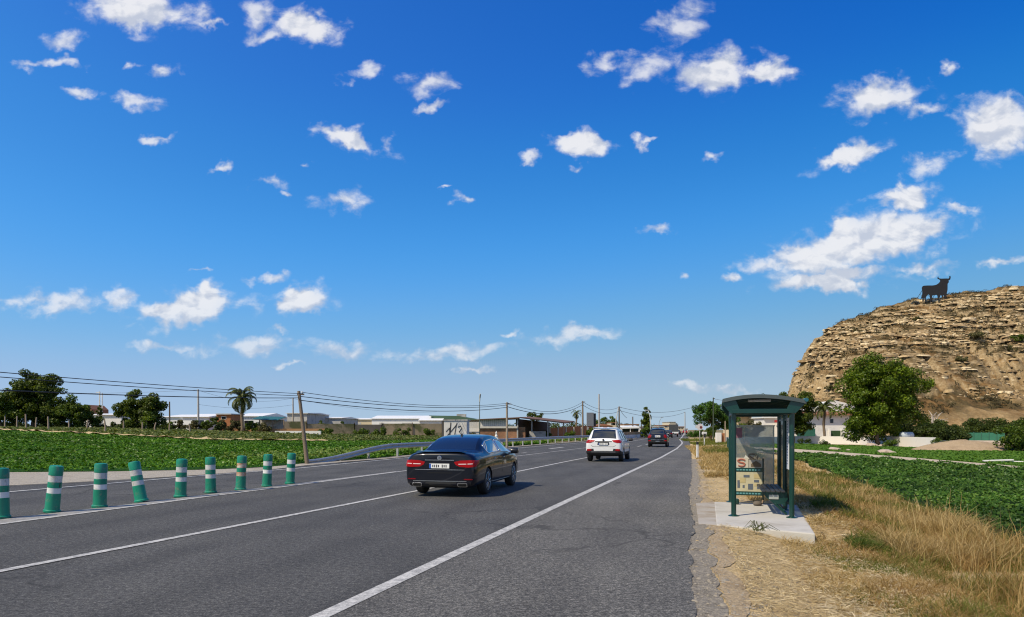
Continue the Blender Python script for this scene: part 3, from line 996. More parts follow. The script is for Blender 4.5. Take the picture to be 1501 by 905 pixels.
def tree(name, label, cat, loc, crown, nclump, rc, nleaf, leaf, m, trunk_r, trunk_h, seed, group=None, limbs=7, bark=None, stems=1, shell=.55):
    r = np.random.default_rng(seed)
    t = thing(name, label, cat, loc, 0, group)
    cl = crown_clumps(crown, nclump, rc, r, shell)
    V, Q = blob_leaves(cl, nleaf, leaf, r)
    V[:, 2] = np.maximum(V[:, 2], .02)
    np_mesh('crown', V, Q, m, t)
    if trunk_r:
        mb = MB()
        cen = np.mean([c[:3] for c in crown], axis=0)
        for s in range(stems):
            o = np.array([r.normal(0, trunk_r * 1.5), r.normal(0, trunk_r * 1.5), 0]) * (stems > 1)
            fork = np.array([cen[0] * .4, cen[1] * .4, trunk_h]) + o * 1.5
            mb.tube([o, lerp(o, fork, .5) + r.normal(0, trunk_r * .4, 3) * [1, 1, 0], fork], [trunk_r * 1.25, trunk_r * .95, trunk_r * .75], 9)
            big = sorted(range(len(cl)), key=lambda i_: r.random())[:max(1, limbs // stems)]
            for i_ in big:
                e = np.array(cl[i_][0]); mid = lerp(fork, e, .5) + r.normal(0, .25, 3) * trunk_r * 3 + [0, 0, trunk_r]
                mb.tube([fork - [0, 0, trunk_r * .4], mid, e], [trunk_r * .55, trunk_r * .3, trunk_r * .08], 6)
        mb.build('trunk', bark or BARK, t, smooth=True)
    return t


TREE_DK = leafmat('dark_tree_leaf', (.036, .066, .005), (.080, .122, .010), (.15, .19, .022), .4, .5, ns=.5)
TREE_MID = leafmat('mid_tree_leaf', (.038, .080, .005), (.082, .140, .010), (.16, .22, .024), .36, .5, ns=.5)
TREE_LIME = leafmat('lime_tree_leaf', (.042, .085, .003), (.105, .170, .007), (.20, .27, .016), .32, .48, ns=.35)
TREE_PINE = leafmat('pine_needle', (.022, .070, .005), (.052, .130, .010), (.10, .19, .018), .24, .6, ns=.4)
TREE_OLIVE = leafmat('dry_shrub_leaf', (.045, .050, .015), (.10, .10, .035), (.19, .17, .075), .15, .7, ns=.5)
TREE_HEDGE = leafmat('hedge_leaf', (.026, .050, .008), (.058, .092, .014), (.11, .145, .028), .3, .55, ns=.4)


def at(px, Y, dz=0.0):
    x = XA(px, Y); return (x, Y, T(x, Y) + dz)


# left, at the end of the crop field
tree('broadleaf_tree', 'tallest dark broadleaf tree with round clumped crown at far left', 'tree', at(48, 112), [(-.3, 0, 6.3, 3.6, 3.0, 3.2), (2.9, 0, 6.0, 1.8, 1.7, 2.5), (-2.0, 0, 3.7, 3.2, 2.5, 2.6), (1.8, 0, 3.0, 3.3, 2.4, 2.4)], 150, .90, 27000, .33, TREE_DK, .28, 2.2, 51, 'trees behind the left field')
tree('broadleaf_tree', 'yellowish green tree cut by the left photo edge', 'tree', at(6, 110), [(-.4, 0, 3.6, 3.2, 2.4, 3.0), (-3.2, 0, 4.3, 2.6, 2.2, 3.0)], 85, .78, 14000, .30, TREE_MID, .2, 1.8, 52, 'trees behind the left field')
tree('small_tree', 'low sprawling dark tree right of the tallest left tree', 'tree', at(101, 112), [(0, 0, 2.3, 3.3, 2.2, 2.1), (-.3, 0, 4.0, 1.4, 1.2, 1.3), (1.9, 0, 2.6, 1.6, 1.3, 1.5)], 75, .66, 12000, .27, TREE_MID, .16, 1.2, 53, 'trees behind the left field')
tree('small_tree', 'small dark bush tree between the sprawling tree and the masts', 'tree', at(128, 114), [(0, 0, 2.0, 1.8, 1.6, 1.5), (1.6, 0, 1.5, 1.6, 1.3, 1.1)], 24, .55, 3600, .23, TREE_DK, .12, .9, 54, 'trees behind the left field')
tree('fig_tree', 'broad dark green fig tree with lobed crown standing alone', 'tree', at(207, 108), [(-.1, 0, 4.0, 2.3, 2.2, 1.9), (-1.8, 0, 2.6, 2.0, 1.8, 1.9), (1.9, 0, 3.3, 1.7, 1.6, 2.1), (.2, 0, 2.0, 2.9, 2.2, 1.5)], 95, .70, 17000, .29, TREE_DK, .22, 1.2, 55, 'trees behind the left field', 6, BARK_PALE, 2)
tree('young_tree', 'young pale green sapling in front of the fig tree', 'tree', at(213, 103), [(.3, 0, 1.9, .9, .7, 1.0)], 10, .4, 1100, .2, TREE_LIME, .06, 1.0, 56, None, 3, BARK_PALE)

# row of shrubs / prickly plants along the back of the fallow strip
HEDGES = [(150, 116, 2.2, 1.1, TREE_HEDGE), (168, 114, 1.7, 1.1, TREE_HEDGE), (247, 116, 2.1, 1.5, TREE_MID), (262, 117, 2.0, 1.7, TREE_OLIVE), (280, 117, 2.2, 1.9, TREE_OLIVE), (296, 118, 2.0, 2.0, TREE_MID), (312, 116, 2.0, 2.3, TREE_HEDGE),
          (328, 117, 2.1, 1.9, TREE_OLIVE), (343, 118, 2.0, 2.0, TREE_OLIVE), (372, 117, 2.3, 1.9, TREE_MID), (388, 116, 1.6, 1.9, TREE_OLIVE), (320, 122, 1.7, 2.7, TREE_HEDGE)]
HL = ['dark low bush left of the mast cypress', 'dark low bush between mast cypress and fig tree', 'green bush just right of the fig tree', 'dry brownish shrub second right of the fig tree', 'dry brownish shrub third right of the fig tree', 'green shrub third left of the date palm',
      'dark round bush second left of the date palm', 'dry shrub just left of the date palm', 'dry shrub touching the date palm trunk', 'green shrub just right of the date palm', 'dry shrub beside the teal tarp shed', 'tall dark bush peeking over shrubs left of the palm']
for (px, Y, w, h, m), lab in zip(HEDGES, HL):
    tree('shrub', lab, 'shrub', at(px, Y), [(0, 0, h * .5, w * .62, .9, h * .5), (w * .3, 0, h * .35, w * .4, .8, h * .4)], 16, .38, 2000, .2, m, .05, .4, 60 + px, 'shrubs along the fallow strip', 4)


UG = [(8, 116, 2.6, 1.5, 'undergrowth bush at the foot of the yellowish left-edge tree'), (36, 117, 2.8, 1.4, 'undergrowth bush left of the tallest tree trunk'), (64, 118, 2.6, 1.5, 'undergrowth bush right of the tallest tree trunk'), (88, 118, 2.4, 1.3, 'undergrowth bush below the sprawling dark tree'), (188, 116, 2.2, 1.3, 'undergrowth bush at the left foot of the fig tree'), (226, 116, 2.4, 1.3, 'undergrowth bush at the right foot of the fig tree')]
for px, Y, w, h, lab in UG:
    tree('undergrowth_bush', lab, 'bush', at(px, Y), [(0, 0, h * .45, w * .9, 1.0, h * .55), (w * .7, 0, h * .4, w * .6, .9, h * .5)], 26, .45, 3600, .2, TREE_HEDGE, .05, .4, 300 + px, 'undergrowth below the left trees', 3)


def frond_crown(mb_leaf, mb_rib, n, L, r, droop=1.0, up=(.9, -.5), width=.16):
    """arching feather fronds: ribs plus leaflets"""
    V = []; Q = []
    for i_ in range(n):
        a = i_ * 2.39996 + r.uniform(-.2, .2)
        e = lerp(up[0], up[1], i_ / max(1, n - 1)) + r.uniform(-.12, .12)
        l = L * r.uniform(.85, 1.1)
        dx = Vector((math.cos(a), math.sin(a), 0))
        pts = []; pos = Vector((0, 0, 0)); ang = e * math.pi / 2
        for s in range(9):
            pts.append(pos.copy())
            pos = pos + (dx * math.cos(ang) + Vector((0, 0, 1)) * math.sin(ang)) * (l / 8)
            ang -= droop * (.14 + .05 * s)
        mb_rib.tube(pts, [l * .014 * (1 - .09 * k) for k in range(9)], 4)
        side = dx.cross(Vector((0, 0, 1)))
        for s in range(1, 9):
            p0, p1 = pts[s - 1], pts[s]
            tdir = (p1 - p0).normalized(); nrm = side.cross(tdir)
            for q in range(4):
                p = p0.lerp(p1, q / 4)
                wl = l * width * (math.sin(math.pi * min(1, (s + q / 4) / 9.3)) * .8 + .3)
                for sg in (-1, 1):
                    tip = p + side * sg * wl * .85 + tdir * wl * .55 - nrm * wl * .35 * sg * sg - Vector((0, 0, wl * .25))
                    hw = tdir * l * .018
                    k = len(V)
                    V += [p - hw, p + hw, tip + hw * .15, tip - hw * .15]; Q.append((k, k + 1, k + 2, k + 3))
    mb_leaf.add(V, Q)


PALM_LEAF = leafmat('palm_leaf', (.030, .048, .008), (.070, .095, .014), (.15, .15, .03), .2, .5)
PALM_DRY = leafmat('dry_palm_leaf', (.09, .065, .022), (.16, .12, .045), (.23, .17, .07), .2, .6)
PALM_BARK = mat('palm_bark', (.19, .14, .09), .95, var=.4, vs=8, bs=.8, bscale=14)


def palm(name, label, loc, h, L, n, seed, tr=.22, group='palm trees', droop=1.0, up=(.95, -.65)):
    r = np.random.default_rng(seed)
    t = thing(name, label, 'palm tree', loc, 0, group)
    lf = MB(); rib = MB(); frond_crown(lf, rib, n, L, r, droop, up)
    lf.add(rib.v, rib.f).build('crown', PALM_LEAF, t, (0, 0, h), norm=False)
    tk = MB(); pts = [(.05 * math.sin(k), .04 * math.cos(k * 1.3), h * k / 9) for k in range(10)]
    tk.tube(pts, [tr * (1.25 if k == 0 else .85 + .12 * (k % 2) + (.45 if k == 9 else 0)) for k in range(10)], 10)
    tk.build('trunk', PALM_BARK, t, smooth=True)
    return t


palm('date_palm', 'date palm with drooping fronds above the shrubs in the left field', at(355, 116), 5.6, 3.2, 32, 71, .28, droop=1.1, up=(1.0, -.35))
palm('fan_palm', 'tall thin palm beside the utility pole behind the guard rail', at(845, 150), 5.0, 1.7, 16, 72, .2, droop=1.1)
palm('garden_palm', 'dark palm growing in front of the white villa', at(1208, 100), 5.0, 2.3, 26, 73, .2, droop=1.0, up=(.95, -.2))

# tree masses on the right of the road
tree('pine_tree', 'large round bright green pine beside the road, left of the bus shelter', 'tree', at(1041, 118), [(0, 0, 4.6, 2.9, 2.6, 1.7), (-1.6, 0, 3.3, 1.6, 1.6, 1.1), (1.6, 0, 3.2, 2.2, 2.0, 1.7), (2.9, 0, 3.0, 1.6, 1.6, 1.6)], 95, .62, 15000, .24, TREE_PINE, .2, 2.6, 81, 'roadside trees')
tree('round_bush', 'round clipped green bush under the big pine', 'bush', at(1043, 100), [(0, 0, 1.4, 1.0, 1.0, 1.0)], 26, .34, 3600, .14, TREE_MID, .08, .6, 82, 'roadside bushes')
tree('low_bush', 'low green bush spilling toward the road past the side track', 'bush', at(1017, 150), [(0, 0, .6, 2.1, 1.4, .8), (1.2, 0, 1.0, 1.4, 1.2, .9)], 26, .4, 3000, .2, TREE_PINE, .05, .4, 83, 'roadside bushes')
tree('conifer_tree', 'dark tree behind the right side of the bus shelter roof', 'tree', at(1163, 96), [(0, 0, 5.3, 2.7, 2.2, 1.7), (1.5, 0, 4.0, 1.6, 1.5, 1.6), (-2.3, 0, 5.3, 1.8, 1.4, 1.5), (.1, 0, 2.9, 2.0, 1.4, 2.0), (-3.4, 0, 5.6, 1.0, .9, 1.1), (1.2, 0, 2.2, 1.2, 1.2, 1.4)], 125, .62, 20000, .24, TREE_DK, .2, 1.9, 84, 'trees near the villa')
tree('big_garden_tree', 'large yellow-green leafy tree in front of the villa wall', 'tree', at(1290, 84), [(-.2, 0, 7.6, 4.0, 3.6, 3.2), (-2.2, 0, 5.2, 3.0, 2.8, 3.4), (3.2, 0, 6.3, 2.8, 2.6, 2.4), (1.0, 0, 5.0, 3.8, 3.2, 2.2), (-1.8, 0, 9.2, 1.5, 1.5, 1.3), (-2.6, 0, 3.0, 2.0, 1.8, 1.8), (-.4, .5, 2.6, 2.6, 2.2, 1.8), (3.0, .5, 3.4, 2.4, 2.0, 1.4), (-1.9, .3, 1.8, 1.7, 1.4, 1.1), (.9, .4, 2.3, 1.9, 1.5, 1.2)], 300, .85, 60000, .24, TREE_LIME, .16, 1.9, 85, 'trees near the villa', 12, None, 3, .5)
tree('round_bush', 'big rounded green bush at the right edge of the photo', 'bush', at(1494, 62), [(0, 0, 1.25, 2.0, 1.7, 1.3), (1.5, 0, 1.7, 2.0, 1.7, 1.6)], 75, .46, 13000, .15, TREE_MID, .08, .5, 86, 'bushes by the sandy yard')
HB = [(1312, 92, 2.6, 3.1, 'dark hedge bush in the shade right of the big garden tree'), (1337, 94, 2.4, 3.3, 'dark hedge bush second right of the big garden tree'), (1358, 92, 2.4, 2.9, 'dark hedge bush third right of the big garden tree'), (1380, 90, 2.2, 2.7, 'green hedge bush between garden tree and green mesh screen'), (1400, 90, 1.9, 2.6, 'green hedge bush touching the left end of the green mesh screen'),
      (1422, 98, 2.2, 3.4, 'dark bush behind the left end of the green mesh screen'), (1445, 98, 2.2, 3.0, 'dark bush behind the middle of the green mesh screen'), (1468, 97, 2.4, 3.2, 'dark bush behind the right end of the green mesh screen'), (1492, 96, 2.4, 3.4, 'tall dark bush behind the right edge bush')]
for px, Y, w, h, lab in HB:
    tree('hedge_bush', lab, 'bush', at(px, Y), [(0, 0, h * .5, w * .8, 1.3, h * .55), (w * .25, 0, h * .65, w * .5, 1.1, h * .5)], 38, .55, 6500, .2, TREE_HEDGE, .07, .6, 90 + px, 'hedge at the foot of the hill', 4)
tree('garden_shrub', 'small green shrub at the foot of the white wall by the garden tree', 'bush', at(1306, 78), [(0, 0, .5, .8, .6, .5)], 10, .3, 900, .13, TREE_MID, .03, .2, 87, 'garden shrubs', 2)
tree('garden_shrub', 'small green shrub at the right end of the white wall', 'bush', at(1378, 72), [(0, 0, .45, 1.0, .6, .45), (1.2, 0, .4, .7, .5, .4)], 12, .3, 1200, .13, TREE_MID, .03, .2, 88, 'garden shrubs', 2)
tree('garden_shrub', 'low flower bed shrub beside the shelter post under the white wall', 'bush', at(1182, 88), [(0, 0, .4, 1.2, .6, .4), (2.4, 0, .35, 1.4, .5, .35)], 14, .3, 1500, .13, TREE_HEDGE, .03, .2, 89, 'garden shrubs', 2)

# middle distance along the road
tree('round_tree', 'dark domed tree rising behind the brick shed roof', 'tree', at(785, 175), [(0, 0, 4.9, 1.7, 1.7, 1.6)], 24, .5, 2800, .26, TREE_DK, .2, 3.2, 101, 'trees in the middle distance')
tree('round_tree', 'wide green tree behind the red roofs beyond the white car', 'tree', at(893, 190), [(0, 0, 3.6, 2.6, 2.2, 1.9), (-2.6, 0, 3.0, 1.6, 1.5, 1.5)], 34, .6, 3600, .3, TREE_MID, .2, 2, 102, 'trees in the middle distance')
tree('cypress_tree', 'tall narrow dark cypress beside the curved white lamp post', 'tree', at(948, 150), [(0, 0, 4.0, .85, .85, 2.4), (0, 0, 2.4, 1.0, 1.0, 1.6)], 60, .42, 7000, .22, TREE_DK, .12, 1.5, 103, 'trees in the middle distance')
tree('low_bush', 'green bush at the foot of the tall cypress', 'bush', at(945, 142), [(0, 0, 1.0, 1.4, 1.2, 1.0)], 14, .4, 1400, .2, TREE_MID, .05, .5, 104, 'bushes in the middle distance')
tree('mast_cypress', 'slim dark cypress with a mast standing above it at left', 'tree', at(145, 140), [(0, 0, 3.4, .6, .6, 1.7)], 12, .35, 1300, .22, TREE_DK, .08, 1.5, 105, 'trees in the middle distance')
MIDB = [(868, 112, 1.6, 1.6, 'dark bush under the grey billboard'), (838, 118, 2.0, 1.4, 'green bush behind the guard rail left of the thin palm'), (800, 122, 1.8, 1.2, 'green bush at the open end of the brick shed'), (690, 100, 1.6, 1.0, 'ochre bush beside the graffiti cabinet'), (530, 120, 2.6, 1.3, 'green bush behind the left end of the guard rail'), (556, 121, 2.2, 1.5, 'green bush in front of the middle of the reed fence'), (592, 124, 2.8, 1.7, 'broad green bush in front of the right half of the reed fence'), (628, 126, 2.2, 1.9, 'tall green bush in front of the right end of the reed fence'), (478, 118, 2.4, 1.2, 'low green bush at the right end of the low white wall') , (470, 150, 2.6, 2.2, 'dark bush right of the leaning pole'), (500, 160, 2.6, 2.0, 'dark bush before the pale warehouse roofs')]
for px, Y, w, h, lab in MIDB:
    tree('bush', lab, 'bush', at(px, Y), [(0, 0, h * .5, w * .6, 1.0, h * .5)], 14, .4, 1500, .2, TREE_MID if px != 690 else TREE_OLIVE, .05, .4, 110 + px, 'bushes in the middle distance', 3)
# a far wooded line along the horizon
r_ = np.random.default_rng(5)
cl_ = []
for k in range(300):
    px = r_.uniform(-150, 960); Y = r_.uniform(330, 460)
    h = r_.uniform(2.2, 6.0) * (1.0 if px > 600 else .8)
    cl_.append(((XA(px, Y), Y, h * .55), (r_.uniform(3, 6), 3, h * .5)))
V, Q = blob_leaves(cl_, 26000, 1.0, r_)
V[:, 2] = np.maximum(V[:, 2], .1)
stuff('distant_woods', V, Q, TREE_HEDGE)
# ================================================================== vehicles
def paint(name, c, rough=.22, metal=.0, coat=1.0):
    m, nt, b, out = nodes_of(name)
    v = coord(nt)
    # a film of road dust, thicker toward the sills
    s = N(nt, 'SeparateXYZ'); nt.links.new(v, s.inputs[0])
    mr = N(nt, 'MapRange'); mr.inputs[1].default_value = .15; mr.inputs[2].default_value = .75; mr.inputs[3].default_value = .22; mr.inputs[4].default_value = .01
    nt.links.new(s.outputs[2], mr.inputs[0])
    f = N(nt, 'Math', operation='MULTIPLY'); nt.links.new(mr.outputs[0], f.inputs[0]); nt.links.new(noise(nt, 5, 6, .6, v), f.inputs[1])
    col = mixcol(nt, f.outputs[0], c, (.22, .19, .15) if sum(c) > 1 else (.05, .045, .04))
    nt.links.new(col, b.inputs['Base Color'])
    b.inputs['Roughness'].default_value = rough; b.inputs['Metallic'].default_value = metal
    b.inputs['Coat Weight'].default_value = coat; b.inputs['Coat Roughness'].default_value = .02; b.inputs['Specular IOR Level'].default_value = .12
    return m


P_BLACK = paint('black_car_paint', (.005, .007, .014), .3, coat=.75)
P_WHITE = paint('white_car_paint', (.70, .705, .71), .3, coat=.6)
P_DARK = paint('dark_grey_car_paint', (.010, .012, .018), .25, coat=.8)
P_SILVER = paint('silver_car_paint', (.42, .43, .45), .3, .5)
P_RED = paint('red_car_paint', (.45, .03, .02), .3)
GLASS = mat('tinted_car_glass', (.008, .011, .014), .03, var=.05, spec=.9, coat=1.0)
CLAD = mat('black_car_plastic', (.018, .018, .019), .55, var=.2, vs=8)
LINER = mat('wheel_well_black', (.006, .006, .006), .9)
RUBBER = mat('tyre_rubber', (.020, .020, .021), .8, var=.3, vs=14, bs=.2)
ALLOY = mat('alloy_wheel', (.46, .47, .49), .28, .85, var=.1)
CHROME = mat('chrome_trim', (.80, .80, .82), .10, 1.0, var=.02)
RED_L = mat('red_lamp_lens', (.34, .004, .007), .3, var=.2, vs=9, spec=.25)
RED_D = mat('dark_red_lamp_lens', (.22, .004, .006), .3, var=.2, vs=9, spec=.25)
CLEAR_L = mat('clear_lamp_lens', (.80, .62, .62), .25, var=.1)
PLATE = mat('white_plate', (.78, .78, .76), .4, var=.06)
PBLUE = mat('plate_blue', (.02, .10, .42), .4)
INKY = mat('plate_character_black', (.03, .03, .035), .5)

SLOTS = ['body', 'rear_window', 'windscreen', 'side_window', 'door', 'lower_cladding', 'wheel_well', 'bonnet', 'boot_lid', 'roof']


def car_shell(st, rows, face_slot, mats, axles, arch_r, W, sub=2):
    """st: stations (x, zb, w, belt, top, wt) ; returns evaluated bmesh-able mesh of the closed body with wheel wells"""
    vs = []; fs = []; mi = []
    nr = 11
    for (x, zb, w, belt, top, wt) in st:
        half = rows(x, zb, w, belt, top, wt)
        ring = half + [(-y, z) for y, z in reversed(half[1:-1])]
        vs += [(x, y, z) for y, z in ring]
    n = 2 * nr - 2
    for i in range(len(st) - 1):
        for k in range(n):
            a, b = i * n + k, i * n + (k + 1) % n
            fs.append((a, a + n, b + n, b))
            row = k if k < nr - 1 else n - 1 - k
            mi.append(face_slot(i, row))
    for base, flip in ((0, False), ((len(st) - 1) * n, True)):
        # end cap: horizontal strips
        for k in range(nr - 1):
            a, b = k, k + 1
            c, d = (n - k - 1) % n, (n - k) % n
            q = [base + a, base + b, base + c, base + d]
            q = list(dict.fromkeys(q))
            if len(q) < 3: continue
            fs.append(tuple(q if not flip else q[::-1])); mi.append(5 if k < 2 and mats.get('clad') else 0)
    me = bpy.data.meshes.new('shell'); me.from_pydata(vs, [], fs)
    me.polygons.foreach_set('material_index', np.array(mi, np.int32))
    bm = bmesh.new(); bm.from_mesh(me); bmesh.ops.recalc_face_normals(bm, faces=bm.faces); bm.to_mesh(me); bm.free()
    for s in SLOTS: me.materials.append(None)
    o = bpy.data.objects.new('shell', me); COL.objects.link(o)
    sm_ = o.modifiers.new('s', 'SUBSURF'); sm_.levels = sub; sm_.render_levels = sub
    cut = MB()
    for ax in axles:
        for sg in (-1, 1):
            prof = [(arch_r, sg * (W - .27)), (arch_r, sg * (W + .4))]
            cut.lathe(prof, 40, (ax, 0, .33), 'Y')
    co = cut.build('cut', LINER)
    bo = o.modifiers.new('b', 'BOOLEAN'); bo.object = co; bo.operation = 'DIFFERENCE'; bo.solver = 'EXACT'
    dg = bpy.context.evaluated_depsgraph_get()
    res = bpy.data.meshes.new_from_object(o.evaluated_get(dg))
    bpy.data.objects.remove(o); bpy.data.objects.remove(co)
    # inner faces of the wells
    for p in res.polygons:
        c = p.center
        for ax in axles:
            d = math.hypot(c.x - ax, c.z - .33)
            if abs(c.y) < W + .1 and d < arch_r * 1.012 and abs(c.y) > W - .30:
                if d < arch_r * .985 or abs(p.normal.y) < .5: p.material_index = 6
    return res


def split_shell(me, root, mats, boundary=None):
    """one mesh per part: faces of a slot, by connected island"""
    bm = bmesh.new(); bm.from_mesh(me)
    bm.faces.ensure_lookup_table()
    left = set(f.index for f in bm.faces)
    islands = []
    while left:
        s = left.pop(); slot = bm.faces[s].material_index; isl = [s]; q = [s]
        while q:
            f = bm.faces[q.pop()]
            for e in f.edges:
                for g in e.link_faces:
                    if g.index in left and g.material_index == slot:
                        left.discard(g.index); q.append(g.index); isl.append(g.index)
        islands.append((slot, isl))
    # body, cladding, wells merge to one part each
    merged = {}
    for slot, isl in islands:
        if slot in (0, 5) or len(isl) < 4: merged.setdefault(slot if slot in (0, 5) else 0, []).extend(isl)
        else: merged[(slot, len(merged), isl[0])] = isl
    out = {}
    for key, isl in merged.items():
        slot = key if isinstance(key, int) else key[0]
        vm = {}; V = []; Fc = []
        for fi in isl:
            f = bm.faces[fi]; t = []
            for v in f.verts:
                if v.index not in vm: vm[v.index] = len(V); V.append(v.co[:])
                t.append(vm[v.index])
            Fc.append(t)
        m2 = bpy.data.meshes.new(SLOTS[slot]); m2.from_pydata(V, [], Fc)
        o = link_mesh(SLOTS[slot], m2, mats[SLOTS[slot]], root, smooth=True)
        m2.set_sharp_from_angle(angle=R(42))
        out.setdefault(SLOTS[slot], []).append(o)
        if boundary and SLOTS[slot] in boundary:
            cnt = {}
            for fi in isl:
                for e in bm.faces[fi].edges: cnt[e.index] = cnt.get(e.index, 0) + 1
            bm.edges.ensure_lookup_table()
            adj = {}
            for ei, c in cnt.items():
                if c == 1:
                    a, b = bm.edges[ei].verts
                    adj.setdefault(a.index, []).append(b.index); adj.setdefault(b.index, []).append(a.index)
            bm.verts.ensure_lookup_table()
            s = next(iter(adj)); loop = [s]; prev = None
            while True:
                nx_ = [q for q in adj[loop[-1]] if q != prev]
                if not nx_ or nx_[0] == s: break
                prev = loop[-1]; loop.append(nx_[0])
                if len(loop) > 5000: break
            pts = [bm.verts[q].co for q in loop]
            mb = MB(); mb.tube(pts + [pts[0], pts[1]], boundary[SLOTS[slot]][0], 5, False)
            mb.build('window_trim', boundary[SLOTS[slot]][1], o, smooth=True)
    bm.free()
    return out


def bvh_of(me):
    bm = bmesh.new(); bm.from_mesh(me); t = BVHTree.FromBMesh(bm); bm.free(); return t


def patch(name, poly, bvh, m, parent, axis='rear', t=.006, cuts=2, depth=.02, x0=-2.0):
    """an outline in the rear (y, z) or side (x, z) view laid onto the shell as a slightly raised panel"""
    bm = bmesh.new()
    vs = [bm.verts.new((0, u_, v_)) for u_, v_ in poly]
    f = bm.faces.new(vs)
    bmesh.ops.triangulate(bm, faces=[f])
    bmesh.ops.subdivide_edges(bm, edges=bm.edges[:], cuts=cuts, use_grid_fill=True)
    miss = []
    for v in bm.verts:
        _, a, b = v.co
        if axis == 'rear': o_, d_ = Vector((x0, a, b)), Vector((1, 0, 0))
        elif axis == 'front': o_, d_ = Vector((9, a, b)), Vector((-1, 0, 0))
        else:
            sg = 1 if axis == 'left' else -1
            o_, d_ = Vector((a, sg * 3, b)), Vector((0, -sg, 0))
        hit, nrm, _, _ = bvh.ray_cast(o_, d_)
        if hit is None: miss.append(v); continue
        if nrm.dot(d_) > 0: nrm = -nrm
        v.co = hit + nrm * t
    bmesh.ops.delete(bm, geom=miss, context='VERTS')
    be = [e for e in bm.edges if e.is_boundary]
    r = bmesh.ops.extrude_edge_only(bm, edges=be)
    dirv = {'rear': Vector((1, 0, 0)), 'front': Vector((-1, 0, 0)), 'left': Vector((0, -1, 0)), 'right': Vector((0, 1, 0))}[axis]
    for v in r['geom']:
        if isinstance(v, bmesh.types.BMVert): v.co += dirv * (depth + t)
    bmesh.ops.recalc_face_normals(bm, faces=bm.faces)
    me = bpy.data.meshes.new(name); bm.to_mesh(me); bm.free()
    return link_mesh(name, me, m, parent)


def rr(cx, cz, w, h, k=.35, n=4):
    """rounded rectangle outline"""
    rd = min(w, h) * k; out = []
    for (sx_, sz_, a0) in ((1, 1, 0), (-1, 1, 90), (-1, -1, 180), (1, -1, 270)):
        for i_ in range(n):
            a = R(a0 + 90 * i_ / (n - 1))
            out.append((cx + sx_ * (w / 2 - rd) + rd * math.cos(a), cz + sz_ * (h / 2 - rd) + rd * math.sin(a)))
    return out


def wheel(root, x, y, r_=.33, w=.215, spokes=5, alloy=ALLOY):
    sg = 1 if y > 0 else -1
    prof = [(r_ * .64, -w / 2), (r_ * .90, -w / 2), (r_ * .985, -w * .40), (r_, -w * .25), (r_, w * .25), (r_ * .985, w * .40), (r_ * .90, w / 2), (r_ * .66, w / 2), (r_ * .64, w * .36)]
    h = bpy.data.objects.new('wheel', None); COL.objects.link(h); h.parent = root; h.location = (x, y, r_)
    MB().lathe(prof, 36, axis='Y').build('tyre', RUBBER, h, smooth=True)
    rim = MB()
    o = sg * w * .5
    rim.lathe([(r_ * .655, o * .55), (r_ * .69, o * .98), (r_ * .655, o * 1.03), (r_ * .60, o * .9), (r_ * .59, o * .2)], 36, axis='Y')
    rim.lathe([(r_ * .17, o * .55), (r_ * .15, o * .95), (.01, o * 1.0)], 14, axis='Y')
    for k in range(spokes):
        for dd in (-.14, .14):
            a = 2 * math.pi * k / spokes + dd
            p0 = Vector((math.cos(a * 1) * r_ * .12, o * .88, math.sin(a) * r_ * .12)); p1 = Vector((math.cos(a + dd * .7) * r_ * .64, o * .93, math.sin(a + dd * .7) * r_ * .64))
            rim.tube([p0, p1], [r_ * .055, r_ * .045], 5)
    rim.build('rim', alloy, h, smooth=False)
    MB().lathe([(r_ * .60, o * .30), (.02, o * .30)], 24, axis='Y').build('brake_disc', LINER, h)
    return h


def plate(root, x, z, w=.50, h=.11, tilt=0.0):
    p = MB().box((x, 0, z), (.012, w, h)).build('licence_plate', PLATE, root, bevel=.003)
    MB().box((x - .007, w / 2 - .024, z), (.004, .045, h * .94)).build('blue_band', PBLUE, p)
    c = MB(); y = w / 2 - .075
    for k, wd in enumerate([.035, .03, .035, .035, .0, .034, .034, .034]):
        if wd: c.box((x - .0075, y - wd / 2, z), (.003, wd * .72, h * (.50 + .06 * (k % 3))))
        y -= .047
    c.build('plate_lettering', INKY, p)
    return p


def mirror(root, x, y, z, m):
    sg = 1 if y > 0 else -1
    mb = MB()
    mb.prism([(-.08, -.06), (-.09, .03), (-.05, .085), (.04, .085), (.11, .04), (.12, -.03), (.06, -.075)], 0, .2 * sg)
    mb.box((.03, -.05 * sg, -.06), (.07, .18, .035))
    return mb.build('wing_mirror', m, root, (x, y, z), smooth=True, bevel=.018, auto=R(50))


